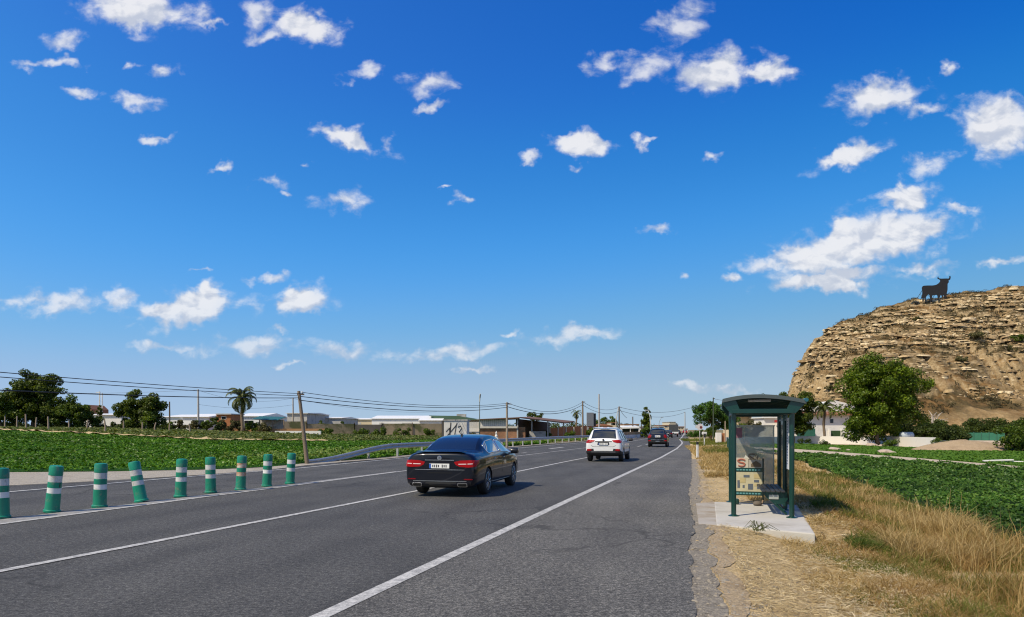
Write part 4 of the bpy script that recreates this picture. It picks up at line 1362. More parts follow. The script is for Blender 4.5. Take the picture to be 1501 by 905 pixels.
# ------------------------------------------------------------------ the black saloon
def saloon():
    root = thing('saloon_car', 'black four-door saloon car straddling the lane line in front', 'car', group='cars heading away')
    W = .925
    st = [  # x, zb, w, belt, top, wt
        (0.00, .30, .76, .86, .985, .58), (0.03, .25, .835, .90, 1.045, .63), (0.12, .21, .88, .92, 1.068, .66), (.22, .20, .897, .935, 1.070, .68),
        (.60, .22, .915, .955, 1.075, .70), (.86, .21, .92, .965, 1.085, .69), (.93, .21, .92, .965, 1.10, .685), (1.10, .20, .922, .965, 1.20, .655), (1.30, .20, .924, .965, 1.305, .625), (1.52, .20, .925, .965, 1.385, .60), (1.60, .20, .925, .965, 1.405, .595),
        (1.95, .19, .925, .962, 1.452, .59), (2.42, .19, .925, .958, 1.468, .59), (2.50, .19, .925, .957, 1.468, .59), (2.85, .19, .925, .952, 1.452, .59), (3.05, .19, .925, .95, 1.425, .595), (3.12, .19, .925, .948, 1.41, .60),
        (3.45, .19, .925, .94, 1.245, .64), (3.72, .19, .922, .935, 1.10, .69), (3.86, .20, .92, .93, 1.03, .73), (3.95, .20, .918, .92, 1.005, .75), (4.35, .21, .90, .88, .945, .74), (4.65, .24, .86, .80, .85, .68), (4.80, .30, .78, .70, .74, .58), (4.86, .38, .68, .62, .65, .48)]

    def rows(x, zb, w, belt, top, wt):
        cab = .93 < x < 3.9
        wb = w * (.955 if cab else .94)
        sh = [(0, zb), (w * .78, zb), (w * .95, zb + .05), (w, zb + .20), (w * 1.002, zb + .62 * (belt - zb)), (w * .985, belt - .07), (wb, belt)]
        if top - belt > .16: sh += [(lerp(wb, wt, .93), top - .055)]
        else: sh += [(lerp(wb, wt, .55), lerp(belt, top, .62))]
        return sh + [(wt * .93, top - .018), (wt * .5, top), (0, top + .004)]

    X = [s[0] for s in st]

    def slot(i, row):
        a, b = X[i], X[i + 1]
        if row in (8, 9) and a >= .93 and b <= 1.60: return 1
        if row in (8, 9) and a >= 3.12 and b <= 3.86: return 2
        if row == 6 and a >= 1.30 and b <= 2.42: return 3
        if row == 6 and a >= 2.50 and b <= 3.72: return 3
        if row in (2, 3, 4, 5) and a >= 1.52 and b <= 2.42: return 4
        if row in (2, 3, 4, 5) and a >= 2.42 and b <= 3.45: return 4
        if row in (7, 8, 9) and a >= 3.86 and b <= 4.80: return 7
        if row in (8, 9) and a >= .0 and b <= .93: return 8
        return 0

    ax = (1.06, 3.86)
    me = car_shell(st, rows, slot, {}, ax, .365, W)
    mats = {'body': P_BLACK, 'rear_window': GLASS, 'windscreen': GLASS, 'side_window': GLASS, 'door': P_BLACK, 'lower_cladding': CLAD, 'wheel_well': LINER, 'bonnet': P_BLACK, 'boot_lid': P_BLACK, 'roof': P_BLACK}
    split_shell(me, root, mats, {'side_window': (.016, CHROME)})
    bv = bvh_of(me)
    for sg in (1, -1):
        lamp = [(sg * .36, .83), (sg * .40, .765), (sg * .50, .72), (sg * .70, .705), (sg * .855, .72), (sg * .885, .80), (sg * .875, .865), (sg * .70, .875), (sg * .50, .865)]
        if sg < 0: lamp = lamp[::-1]
        l = patch('tail_lamp', lamp, bv, RED_L, root, cuts=3, t=.012)
        patch('lamp_strip', [(sg * .47, .79), (sg * .66, .795), (sg * .66, .775), (sg * .47, .772)][::sg], bv, CLEAR_L, l, t=.017, depth=.004)
        patch('lamp_strip', [(sg * .69, .797), (sg * .80, .80), (sg * .80, .782), (sg * .69, .777)][::sg], bv, CLEAR_L, l, t=.017, depth=.004)
        patch('lamp_edge', [(sg * .40, .735), (sg * .60, .705), (sg * .60, .694), (sg * .40, .722)][::sg], bv, LINER, l, t=.010, depth=.004)
        e = patch('exhaust_tip', rr(sg * .56, .30, .24, .085), bv, CHROME, root, t=.02)
        patch('exhaust_opening', rr(sg * .56, .30, .20, .055), bv, LINER, e, t=.024, depth=.003)
        patch('bumper_reflector', rr(sg * .70, .425, .20, .024), bv, RED_D, root, t=.008)
        wheel(root, ax[0], sg * .80); wheel(root, ax[1], sg * .80)
        mirror(root, 3.42, sg * .93, 1.0, P_BLACK)
        side = 'left' if sg > 0 else 'right'
        for hx in (1.80, 2.78): patch('door_handle', rr(hx, .86, .17, .028), bv, CHROME, root, side, t=.02)
        patch('sill_trim', [(1.45, .268), (3.45, .258), (3.45, .285), (1.45, .295)], bv, CHROME, root, side, t=.006, depth=.004)
        for sx_ in (1.52, 2.45, 3.47):
            patch('door_gap', [(sx_, .30), (sx_ + .012, .30), (sx_ + .012, .93), (sx_, .93)], bv, LINER, root, side, t=.002, depth=.001)
    patch('boot_recess', [(-.40, .66), (.40, .66), (.36, .84), (-.36, .84)], bv, P_BLACK, root, t=.003)
    patch('chrome_boot_strip', [(-.36, .868), (.36, .868), (.36, .88), (-.36, .88)], bv, CHROME, root, t=.014)
    patch('chrome_bumper_strip', [(-.66, .372), (.66, .372), (.66, .385), (-.66, .385)], bv, ALLOY, root, t=.010)
    patch('bumper_seam', [(-.84, .565), (.84, .565), (.84, .580), (-.84, .580)], bv, ALLOY if False else LINER, root, t=.002)
    patch('boot_crease', [(-.62, .640), (.62, .640), (.60, .652), (-.60, .652)], bv, CHROME, root, t=.006)
    patch('rear_diffuser', [(-.74, .24), (.74, .24), (.76, .355), (-.76, .355)], bv, CLAD, root, t=.005)
    em = MB(); em.lathe([(.050, -.008), (.055, .0), (.050, .008), (.040, .008), (.040, -.008)], 20, axis='X')
    em.tube([(0, -.02, .03), (0, .012, .02), (0, -.005, -.01), (0, .02, -.03)], .009, 5)
    em.build('badge', CHROME, root, (-.014, 0, .925))
    spo = MB(); spo.prism([(-.03, .0), (.16, .012), (.16, .0), (.0, -.018)], -.60, .60); spo.build('boot_spoiler', P_BLACK, root, (.05, 0, 1.075), bevel=.004)
    plate(root, -.022, .735)
    fin = MB(); fin.prism([(0, 0), (.20, .0), (.11, .05), (.02, .075)], -.018, .018); fin.build('roof_antenna', P_BLACK, root, (1.72, 0, 1.415), bevel=.004)
    MB().box((1.15, .08, 1.175), (.02, .14, .018), ry=-.4).build('high_brake_lamp', RED_L, root)
    return root


# ------------------------------------------------------------------ sport utility cars
def suv(name, label, pm, L=4.5, W=.915, Hh=1.68, lamp='wide', group='cars heading away', detail=True):
    root = thing(name, label, 'car', group=group)
    k = Hh / 1.68
    st = [(0.00, .48, .72, .86, 1.00, .60), (0.03, .40, .80, .92, 1.06, .66), (0.08, .34, .865, .97, 1.10, .69), (.14, .31, .89, 1.0, 1.16, .70), (.20, .30, .90, 1.005, 1.24, .685), (.30, .29, .91, 1.01, 1.40, .655), (.40, .28, .912, 1.012, 1.545, .63), (.47, .28, .914, 1.015, 1.605, .62), (.54, .27, .915, 1.015, 1.625, .615),
          (.78, .25, .915, 1.015, 1.655, .61), (1.30, .24, .915, 1.01, 1.675, .61), (1.38, .24, .915, 1.01, 1.677, .61), (1.75, .24, .915, 1.0, 1.68, .61), (2.12, .24, .915, .995, 1.672, .61), (2.20, .24, .915, .99, 1.668, .61), (2.6, .24, .915, .985, 1.62, .61), (2.68, .24, .915, .98, 1.605, .612), (3.0, .24, .912, .975, 1.40, .65), (3.28, .24, .91, .97, 1.20, .70), (3.40, .25, .905, .965, 1.10, .74),
          (3.48, .25, .90, .955, 1.08, .76), (4.0, .27, .885, .92, 1.02, .74), (4.3, .32, .83, .84, .92, .66), (4.45, .40, .72, .74, .78, .54), (4.5, .46, .64, .68, .70, .45)]
    st = [(x * L / 4.5, zb, w * W / .915, b * (.5 + .5 * k), t * k, wt * W / .915) for x, zb, w, b, t, wt in st]
    q = L / 4.5

    def rows(x, zb, w, belt, top, wt):
        wb = w * .955
        sh = [(0, zb), (w * .80, zb), (w * .955, zb + .05), (w, zb + .20), (w * 1.0, zb + .6 * (belt - zb)), (w * .985, belt - .06), (wb, belt)]
        if top - belt > .22: sh += [(lerp(wb, wt, .90), top - .075)]
        else: sh += [(lerp(wb, wt, .5), lerp(belt, top, .6))]
        return sh + [(wt * .95, top - .022), (wt * .5, top), (0, top + .004)]

    X = [s[0] / q for s in st]

    def slot(i, row):
        a, b = X[i] + 1e-6, X[i + 1] - 1e-6
        if row in (8, 9) and a >= .14 and b <= .47: return 1
        if row in (8, 9) and a >= 2.68 and b <= 3.40: return 2
        if row == 6 and a >= .54 and b <= 1.30: return 3
        if row == 6 and a >= 1.38 and b <= 2.12: return 3
        if row == 6 and a >= 2.20 and b <= 3.28: return 3
        if row in (3, 4, 5) and a >= 1.30 and b <= 2.20: return 4
        if row in (3, 4, 5) and a >= 2.20 and b <= 3.28: return 4
        if row in (0, 1, 2): return 5
        if row in (7, 8, 9) and a >= 3.4 and b <= 4.45: return 7
        return 0

    ax = (.86 * q, 3.53 * q)
    me = car_shell(st, rows, slot, {'clad': 1}, ax, .385, W, 2 if detail else 1)
    mats = {'body': pm, 'rear_window': GLASS, 'windscreen': GLASS, 'side_window': GLASS, 'door': pm, 'lower_cladding': CLAD, 'wheel_well': LINER, 'bonnet': pm, 'boot_lid': pm, 'roof': pm}
    split_shell(me, root, mats, {'side_window': (.010, CLAD)} if detail else None)
    bv = bvh_of(me)
    for sg in (1, -1):
        if lamp == 'wide':
            lp_ = [(sg * .42, 1.055 * k), (sg * .50, .985 * k), (sg * .66, .935 * k), (sg * .845, .93 * k), (sg * .875, 1.0 * k), (sg * .865, 1.085 * k), (sg * .62, 1.075 * k)]
        else:
            lp_ = [(sg * .56, 1.09 * k), (sg * .56, .90 * k), (sg * .70, .82 * k), (sg * .86, .82 * k), (sg * .875, 1.05 * k), (sg * .84, 1.13 * k)]
        l = patch('tail_lamp', lp_[::sg], bv, RED_L if lamp == 'wide' and detail else RED_D, root, cuts=3, t=.014)
        if detail:
            patch('lamp_strip', [(sg * .66, .975 * k), (sg * .83, .968 * k), (sg * .85, 1.0 * k), (sg * .66, 1.005 * k)][::sg], bv, RED_D, l, t=.019, depth=.004)
            patch('bumper_reflector', [(sg * .56, .57), (sg * .80, .53), (sg * .82, .63), (sg * .66, .64)][::sg], bv, RED_L, root, t=.012)
            side = 'left' if sg > 0 else 'right'
            for hx in (1.45, 2.4): patch('door_handle', rr(hx * q, .93 * k, .18, .03), bv, pm, root, side, t=.02)
            for sx_ in (1.30, 2.20, 3.28):
                patch('door_gap', [(sx_ * q, .46), (sx_ * q + .012, .46), (sx_ * q + .012, .97), (sx_ * q, .97)], bv, LINER, root, side, t=.002, depth=.001)
        wheel(root, ax[0], sg * (W - .125), .345, .225); wheel(root, ax[1], sg * (W - .125), .345, .225)
        mirror(root, 3.02 * q, sg * (W + .01), 1.05 * k, CLAD)
        rail = MB(); rail.tube([(.75 * q, sg * .60 * W / .915, 1.665 * k), (.85 * q, sg * .60 * W / .915, 1.705 * k), (2.3 * q, sg * .60 * W / .915, 1.70 * k), (2.45 * q, sg * .60 * W / .915, 1.655 * k)], .016, 6)
        rail.build('roof_rail', CLAD if lamp != 'wide' else ALLOY, root, smooth=True)
    patch('rear_spoiler', [(-.58, 1.60 * k), (.58, 1.60 * k), (.56, 1.655 * k), (-.56, 1.655 * k)], bv, pm, root, t=.07, depth=.05)
    patch('high_brake_lamp', [(-.10, 1.634 * k), (.10, 1.634 * k), (.10, 1.65 * k), (-.10, 1.65 * k)], bv, RED_L, root, t=.078, depth=.02)
    if lamp == 'wide':
        patch('tailgate_strip', [(-.42, .985 * k), (.42, .985 * k), (.42, 1.018 * k), (-.42, 1.018 * k)], bv, CLAD, root, t=.010)
        patch('plate_recess', [(-.30, .835), (.30, .835), (.27, .985 * k), (-.27, .985 * k)], bv, CLAD, root, t=.007)
        patch('tailgate_crease', [(-.62, .80), (-.50, .74), (.50, .74), (.62, .80), (.60, .81), (.49, .753), (-.49, .753), (-.60, .81)], bv, LINER, root, t=.003, depth=.002)
        patch('bumper_strip', [(-.60, .47), (.60, .47), (.60, .50), (-.60, .50)], bv, ALLOY, root, t=.012)
        plate(root, -.028, .885, .46, .10)
        MB().lathe([(.05, -.006), (.045, .006), (.01, .008)], 16, axis='X').build('badge', CLAD, root, (-.0, 0, 1.085 * k))
        for yy2 in (0,):
            MB().tube([(.9, 0, 1.69 * k), (.82, 0, 1.74 * k)], [.02, .006], 6).build('roof_antenna', CLAD, root)
    else:
        plate(root, .0, .97 * k, .50, .17)
        patch('bumper_strip', [(-.60, .66), (.60, .66), (.60, .69), (-.60, .69)], bv, CHROME, root, t=.010)
        patch('lower_plate', [(-.18, .50), (.18, .50), (.18, .57), (-.18, .57)], bv, ALLOY, root, t=.012)
    return root


def place(o, x, y, heading, z=.006):
    """heading: degrees to the right of straight ahead; the car's own x axis points forward"""
    o.location = (x, y, z); o.rotation_euler = (0, 0, R(90 - heading))
    return o


def rear_at(o, x, y, heading, axle):
    h = R(heading)
    return place(o, x - axle * math.sin(h), y - axle * math.cos(h), heading)


rear_at(saloon(), -1.47, 17.95, 13.2, 1.06)
wsuv = suv('sport_utility_car', 'white sport utility car with black lower cladding in the right lane', P_WHITE)
rear_at(wsuv, 4.75, 36.3, 15.5, .86)
bsuv = suv('sport_utility_car', 'black boxy off-road car ahead of the white car', P_DARK, 4.45, .90, 1.70, 'tall')
rear_at(bsuv, 13.45, 66.0, 14.5, .85)
far1 = suv('hatchback_car', 'dark car just right of and beyond the black off-road car', P_BLACK, 4.2, .88, 1.48, 'wide', detail=False)
rear_at(far1, 29.6, 136, 13, .8)
far2 = suv('hatchback_car', 'small dark car farthest down the right lane', P_DARK, 4.1, .88, 1.5, 'tall', detail=False)
rear_at(far2, 50.5, 218, 10, .8)
far3 = suv('hatchback_car', 'dark oncoming car by the low white wall on the far lane', P_BLACK, 4.1, .88, 1.46, 'wide', 'oncoming cars', detail=False)
rear_at(far3, XA(944, 150), 150, 13 + 180, .8)
far4 = suv('hatchback_car', 'white and red car at the vanishing end of the road', P_RED, 4.2, .88, 1.5, 'wide', detail=False)
rear_at(far4, XA(1004, 262), 262, 8, .8)


def lorry(label, x, y, hd):
    t = thing('box_lorry', label, 'lorry', group='cars heading away')
    b = MB(); b.box((1.9, 0, 1.75), (3.6, 2.0, 2.0)); b.build('cargo_box', mat('dark_lorry_body', (.05, .052, .055), .5), t, bevel=.04)
    c = MB(); c.prism([(3.75, .55), (5.2, .55), (5.25, 1.15), (4.9, 1.9), (4.55, 2.05), (3.75, 2.05)], -.92, .92); c.build('cab', P_WHITE, t, bevel=.04)
    MB().box((1.9, 0, .66), (3.8, .9, .16)).box((.06, 0, .60), (.1, 1.9, .16)).build('chassis', CLAD, t)
    MB().box((.06, 0, .92), (.06, 2.02, .34)).build('rear_board', P_WHITE, t, bevel=.01)
    for x_ in (1.0, 4.5):
        for sg in (1, -1): wheel(t, x_, sg * .85, .36, .24)
    for sg in (1, -1): MB().box((-.01, sg * .82, .63), (.05, .22, .11)).build('tail_lamp', RED_L, t)
    place(t, x, y, hd)


lorry('small lorry with white rear board ahead of the dark cars', XA(987.5, 158), 158, 12)
# ================================================================== bus shelter
GREEN = mat('dark_green_metal', (.002, .040, .030), .34, .2, var=.22, vs=4, coat=.4, dirt=(.10, .11, .08), ds=2.2, dth=(.6, .85))
GREEN_DK = mat('deep_green_metal', (.006, .045, .038), .4, .2, var=.2, vs=4)
STEEL_DK = mat('dark_slat_metal', (.060, .062, .068), .45, .5, var=.25, vs=8)
CONC = mat('pale_concrete', (.46, .44, .40), .92, var=.12, vs=2.2, bs=.25, bscale=60, dirt=(.30, .27, .22), ds=.9, dth=(.52, .74))
ROOFM = mat('shelter_roof_sheet', (.13, .105, .075), .6, var=.35, vs=3, dirt=(.20, .17, .13), ds=2)
WOODP = mat('bare_weathered_post', (.34, .27, .19), .8)


def glass_panel_mat():
    m, nt, b, out = nodes_of('scratched_hazy_glass')
    v = coord(nt)
    f = noise(nt, 2.2, 7, .65, v, .8)
    hz = ramp(nt, f, [(.35, (.34, .34, .34)), (.7, (.64, .64, .64))])
    tr = N(nt, 'BsdfTransparent'); tr.inputs[0].default_value = (.88, .92, .89, 1)
    b.inputs['Base Color'].default_value = (.50, .50, .46, 1); b.inputs['Roughness'].default_value = .12
    tl = N(nt, 'BsdfTranslucent'); tl.inputs[0].default_value = (.58, .58, .53, 1)
    a1 = N(nt, 'MixShader'); a1.inputs[0].default_value = .5
    nt.links.new(b.outputs[0], a1.inputs[1]); nt.links.new(tl.outputs[0], a1.inputs[2])
    mx = N(nt, 'MixShader'); nt.links.new(hz, mx.inputs[0])
    nt.links.new(tr.outputs[0], mx.inputs[1]); nt.links.new(a1.outputs[0], mx.inputs[2])
    nt.links.new(mx.outputs[0], out.inputs[0])
    return m


def clear_glass_mat():
    m, nt, b, out = nodes_of('shelter_clear_glass')
    tr = N(nt, 'BsdfTransparent'); tr.inputs[0].default_value = (.55, .62, .60, 1)
    b.inputs['Base Color'].default_value = (.03, .04, .04, 1); b.inputs['Roughness'].default_value = .06
    mx = N(nt, 'MixShader'); mx.inputs[0].default_value = .42
    nt.links.new(tr.outputs[0], mx.inputs[1]); nt.links.new(b.outputs[0], mx.inputs[2]); nt.links.new(mx.outputs[0], out.inputs[0])
    return m


HAZEGLASS = glass_panel_mat(); CLEARGLASS = clear_glass_mat()

# concrete platform: true outline, its top level with the road
pad_pts = [G(1047, 736.6), G(1050, 770), G(1195, 783.5), G(1168, 741)]
pad = tag(MB().prism([(x, y) for x, y in pad_pts], -.55, .012, 'Z').build('concrete_platform', CONC, bevel=.02), 'pale concrete slab with a cracked corner under the green bus shelter', 'platform')
sl = MB(); q0 = G(1020, 737.5); q1 = G(1049, 736.8); q2 = G(1051.5, 770); q3 = G(1024, 768)
tag(sl.prism([(x, y) for x, y in (q0, q1, q2, q3)], -.3, .004, 'Z').build('concrete_apron', mat('worn_apron_concrete', (.36, .33, .29), .95, var=.2, vs=3, dirt=(.27, .22, .16), ds=2.0, dth=(.45, .65))), 'worn apron of concrete between the asphalt and the shelter slab', 'apron')

SHZ = .012
sfl = np.array(G(1075.5, 757.5)); ud = np.array([RS, RC]); pd = np.array([RC, -RS])
shel = thing('bus_shelter', 'dark green bus shelter with curved roof and hazy glass end panel', 'bus shelter', (sfl[0], sfl[1], SHZ), -R(15.9))
# local frame: x to the right (away from the road), y along the road, origin at the near roadside post
WS, DS, PH = 1.0, 2.62, 1.98


def post(x, y, top=PH, bare=0.0):
    p = MB().lathe([(.045, 0), (.045, top - bare)], 16, (x, y, 0)).build('post', GREEN, shel, smooth=True, auto=R(40))
    MB().lathe([(.10, 0), (.10, .012), (.07, .02), (.045, .03)], 16, (x, y, 0)).build('post_foot', GREEN, p, smooth=True, auto=R(40))
    for a in range(4):
        pass
    if bare: MB().lathe([(.045, top - bare), (.045, top)], 16, (x, y, 0)).build('bare_collar', WOODP, p, smooth=True, auto=R(40))
    return p


post(0, 0); post(WS, 0, PH, .10); post(0, DS); post(WS, DS)
post(WS, DS * .5)
fr = MB()
for x in (0, WS): fr.box((x, DS / 2, PH - .06), (.07, DS, .10))
for y in (0, DS): fr.box((WS / 2, y, PH - .06), (WS, .07, .11))
fr.build('roof_beams', GREEN_DK, shel, bevel=.006)
# arched roof
arc = []
x0, x1 = -.20, WS + .22
for k in range(17):
    t = k / 16; x = lerp(x0, x1, t)
    z = PH + .12 + .11 * (1 - ((t - .42) / .58 if t > .42 else (t - .42) / .50) ** 2)
    arc.append((x, z))
outl = arc + [(x, z - .03) for x, z in reversed(arc)]
roof = MB().prism(outl, -.22, DS + .2).build('roof', ROOFM, shel, smooth=True, auto=R(40))
rb = MB()
for y in (-.225, DS + .17):
    rb.prism([(x, z + .012) for x, z in arc] + [(x, z - .055) for x, z in reversed(arc)], y, y + .03)
rb.build('roof_edge', mat('roof_rim_metal', (.10, .12, .115), .4, .5), roof)
ri = MB()
for y in np.linspace(.35, DS - .35, 4): ri.prism([(x, z - .032) for x, z in arc] + [(x, z - .065) for x, z in reversed(arc)], y, y + .03)
ri.build('roof_rib', GREEN_DK, roof)
# solid tympanum below the arch at both ends
for y in (-.17, DS + .12):
    a_ = [(x, z - .09) for x, z in arc if 0.0 < x < WS + .1]
    br = MB()
    br.prism([(-.20, PH + .125), (-.19, PH + .06), (-.06, PH - .10), (.10, PH - .10), (.10, PH - .02), (.02, PH + .17), (-.06, PH + .17)], y, y + .03)
    br.prism([(WS + .21, PH + .125), (WS + .20, PH + .06), (WS + .05, PH - .10), (WS - .10, PH - .10), (WS - .10, PH - .02), (WS - .02, PH + .15), (WS + .06, PH + .15)], y, y + .03)
    br.box((WS / 2, y + .015, PH - .06), (WS + .04, .05, .075))
    br.build('roof_bracket', GREEN, shel, bevel=.004)
MB().prism([(-.10, PH + .0)] + [(x, z - .035) for x, z in arc if -.10 < x < WS + .12] + [(WS + .12, PH + .0)], DS + .14, DS + .155).build('end_gable', GREEN_DK, shel)
MB().lathe([(.035, -.24), (.035, DS + .22)], 12, (x1 + .0, 0, PH + .135), 'Y').build('gutter_pipe', mat('blue_green_gutter', (.01, .09, .12), .35, coat=.4), shel, smooth=True, auto=R(40))
MB().box((.46, .25, PH + .145), (.40, .12, .04)).build('ceiling_lamp', mat('lamp_diffuser', (.75, .76, .74), .4), shel, bevel=.008)
# far end panel: hazy glass in a slim frame, standing clear of the ground
g = MB().box((WS / 2 - .02, DS, .93), (WS - .17, .012, 1.46)).build('end_glass', HAZEGLASS, shel)
e = MB()
for z in (.19, 1.67): e.box((WS / 2 - .02, DS, z), (WS - .14, .03, .025))
for x in (.075, WS - .115): e.box((x, DS, .93), (.022, .03, 1.46))
e.build('glass_frame', mat('pale_glass_edge', (.42, .45, .44), .3, .3), g)
sq_ = MB()
r_ = np.random.default_rng(3)
for (cx_, cz_, n__) in ((.46, .98, 7),):
    for k in range(n__):
        a0 = r_.uniform(0, 6.28); pts = [(cx_ + .11 * math.cos(a0 + t * (1.1 + .15 * k)) * (1 - .06 * k), DS - .012, cz_ + .10 * math.sin(a0 + t * 1.25) * (1 - .05 * k)) for t in np.linspace(0, 5, 16)]
        sq_.tube(pts, .0028, 4)
sq_.build('scratched_scrawl', mat('brown_scrawl', (.16, .09, .07), .7), g)
MB().box((.17, DS - .010, 1.52), (.13, .004, .22)).build('faded_sticker', mat('faded_purple_sticker', (.26, .12, .17), .6, var=.5, vs=12), g)
# long side: dark clear panes between posts, timetable board
for (a, b_) in ((.10, DS * .5 - .1), (DS * .5 + .1, DS - .1)):
    p = MB().box((WS, (a + b_) / 2, 1.0), (.012, b_ - a, 1.55)).build('side_glass', CLEARGLASS, shel)
    f_ = MB()
    for z in (.22, 1.78): f_.box((WS, (a + b_) / 2, z), (.035, b_ - a, .035))
    for y in (a, b_): f_.box((WS, y, 1.0), (.035, .035, 1.6))
    f_.build('glass_frame', GREEN_DK, p)
tb = MB().box((WS - .03, .36, 1.33), (.022, .34, .95)).build('timetable_board', mat('timetable_white', (.62, .64, .68), .5, var=.15, vs=6), shel, bevel=.004)
tl_ = MB()
for k in range(16):
    tl_.box((WS - .043, .36, 1.74 - k * .052), (.004, .10 + .16 * ((k * 7) % 5) / 5, .018))
tl_.build('timetable_lines', mat('timetable_print', (.14, .16, .24), .6), tb)
# slatted bench on a bracket frame
seat = MB()
for k in range(5): seat.box((WS - .46 + k * .085, 1.16, .44), (.068, 1.75, .028))
so = seat.build('bench_seat', STEEL_DK, shel, bevel=.005)
sp = MB()
for y in (.36, 1.96):
    sp.prism([(WS - .50, .425), (WS - .06, .425), (WS - .03, .30), (WS - .10, .20), (WS - .26, .20), (WS - .40, .31)], y, y + .035)
    sp.tube([(WS - .26, y + .017, .21), (WS - .05, y + .017, .02)], .025, 8)
sp.box((WS - .10, 1.16, .20), (.05, 1.65, .05)).box((WS - .10, 1.16, .10), (.03, 1.65, .03))
sp.build('bench_bracket', GREEN_DK, shel, bevel=.004)
MB().box((WS - .28, .352, .335), (.17, .012, .085)).build('bench_plate', mat('bench_plate_grey', (.34, .36, .34), .5), shel, bevel=.004)

# leaning information panel stored at the far end inside the shelter
ip = thing('information_panel', 'small information stand with yellow map and S poster inside the shelter', 'sign', tuple(sfl + pd * .35 + ud * (DS - .42)) + (SHZ,), -R(15.9) - .06)
fr = MB()
for x in (-.29, .29): fr.tube([(x, 0, .05), (x, 0, .98)], .016, 8)
fr.build('frame', GREEN_DK, ip, smooth=True)
MB().box((0, 0, .47), (.56, .016, .44)).build('map_sheet', mat('map_paper', (.46, .42, .28), .6, var=.35, vs=5), ip)
mp_ = MB()
for (x, z, w, h) in ((-.20, .43, .05, .16), (-.04, .60, .12, .05), (.04, .38, .10, .12), (.16, .50, .10, .05), (-.10, .38, .04, .06), (.20, .36, .06, .05)): mp_.box((x, -.0105, z), (w, .005, h))
mp_.build('map_blocks', mat('map_dark_blue', (.09, .11, .14), .6), ip)
mp_ = MB()
for (x, z, w, h) in ((-.12, .51, .12, .10), (.18, .60, .14, .09), (.15, .42, .07, .05)): mp_.box((x, -.0105, z), (w, .005, h))
mp_.build('map_pattern', mat('map_yellow', (.46, .38, .19), .6), ip)
for z in (.735, .235):
    b_ = MB().box((0, 0, z), (.60, .03, .085)).build('header_bar', GREEN, ip, bevel=.004)
    t_ = MB()
    for k in range(8): t_.box((-.22 + k * .062, -.0165, z), (.045, .004, .03))
    t_.build('header_text_strip', mat('header_print', (.10, .28, .30), .5), b_)
b_ = MB().box((-.145, 0, .88), (.28, .014, .22)).build('poster', mat('poster_cream', (.52, .48, .40), .6), ip)
s_ = MB(); s_.tube([(-.145 + .07 * math.cos(a), -.010, .925 + .035 * math.sin(a)) for a in np.linspace(.2, 4.3, 10)] + [(-.145 + .07 * math.cos(a), -.010, .848 + .038 * math.sin(a)) for a in np.linspace(1.5, -2.6, 10)], .018, 6)
s_.build('poster_letter', mat('poster_red', (.36, .12, .08), .6), b_)
b_ = MB().box((.15, 0, .86), (.28, .014, .17)).build('house_picture', mat('picture_grey', (.40, .37, .32), .6), ip)
MB().prism([(.05, .80), (.25, .80), (.25, .86), (.15, .93), (.05, .86)], -.014, -.008).build('picture_house', mat('picture_brown', (.14, .10, .06), .7), b_)
MB().prism([(-.10, .97), (.02, .97), (-.06, 1.05)], -.006, .006).build('torn_paper', mat('torn_paper_white', (.55, .56, .52), .7), ip)
ft = MB(); ft.box((-.26, -.04, .06), (.14, .16, .12)); ft.build('foot', GREEN, ip, bevel=.03)
MB().tube([(.29, 0, .1), (.27, -.03, .03), (.20, -.08, .015)], .02, 6).build('bent_foot', mat('rusty_foot', (.22, .15, .09), .8), ip)
tag(MB().lathe([(.0, 0), (.08, .01), (.10, .05), (.06, .09), (.01, .10)], 10, tuple(sfl + pd * .52 + ud * (DS - .62)) + (SHZ,)).build('dark_stone', mat('dark_rock', (.12, .10, .08), .9, var=.4), smooth=True), 'dark stone lying on the slab beside the information stand', 'stone')
tw = MB()
r_ = np.random.default_rng(9)
bx, by = G(1112, 779)
for k in range(14):
    a = r_.uniform(0, 6.28); l = r_.uniform(.15, .38)
    tw.tube([(bx + r_.normal(0, .04), by + r_.normal(0, .03), .01), (bx + math.cos(a) * l * .5, by + math.sin(a) * l * .3, .07 + r_.uniform(0, .10)), (bx + math.cos(a) * l, by + math.sin(a) * l * .6, .02)], [.007, .006, .003], 5)
tag(tw.build('dry_weed_tuft', mat('grey_green_twig', (.09, .10, .04), .9)), 'grey green weed tuft sprawling onto the front edge of the slab', 'weed')
# broken concrete lump beyond the corner of the slab
bl = MB(); x, y = G(1203, 797, -.15)
bl.box((x, y, -.22), (.36, .20, .13), rz=.5, rx=.2).box((x + .14, y - .22, -.25), (.24, .18, .10), rz=-.4, ry=.3)
tag(bl.build('concrete_rubble', CONC, bevel=.02), 'broken concrete lumps lying in the grass by the slab corner', 'rubble')

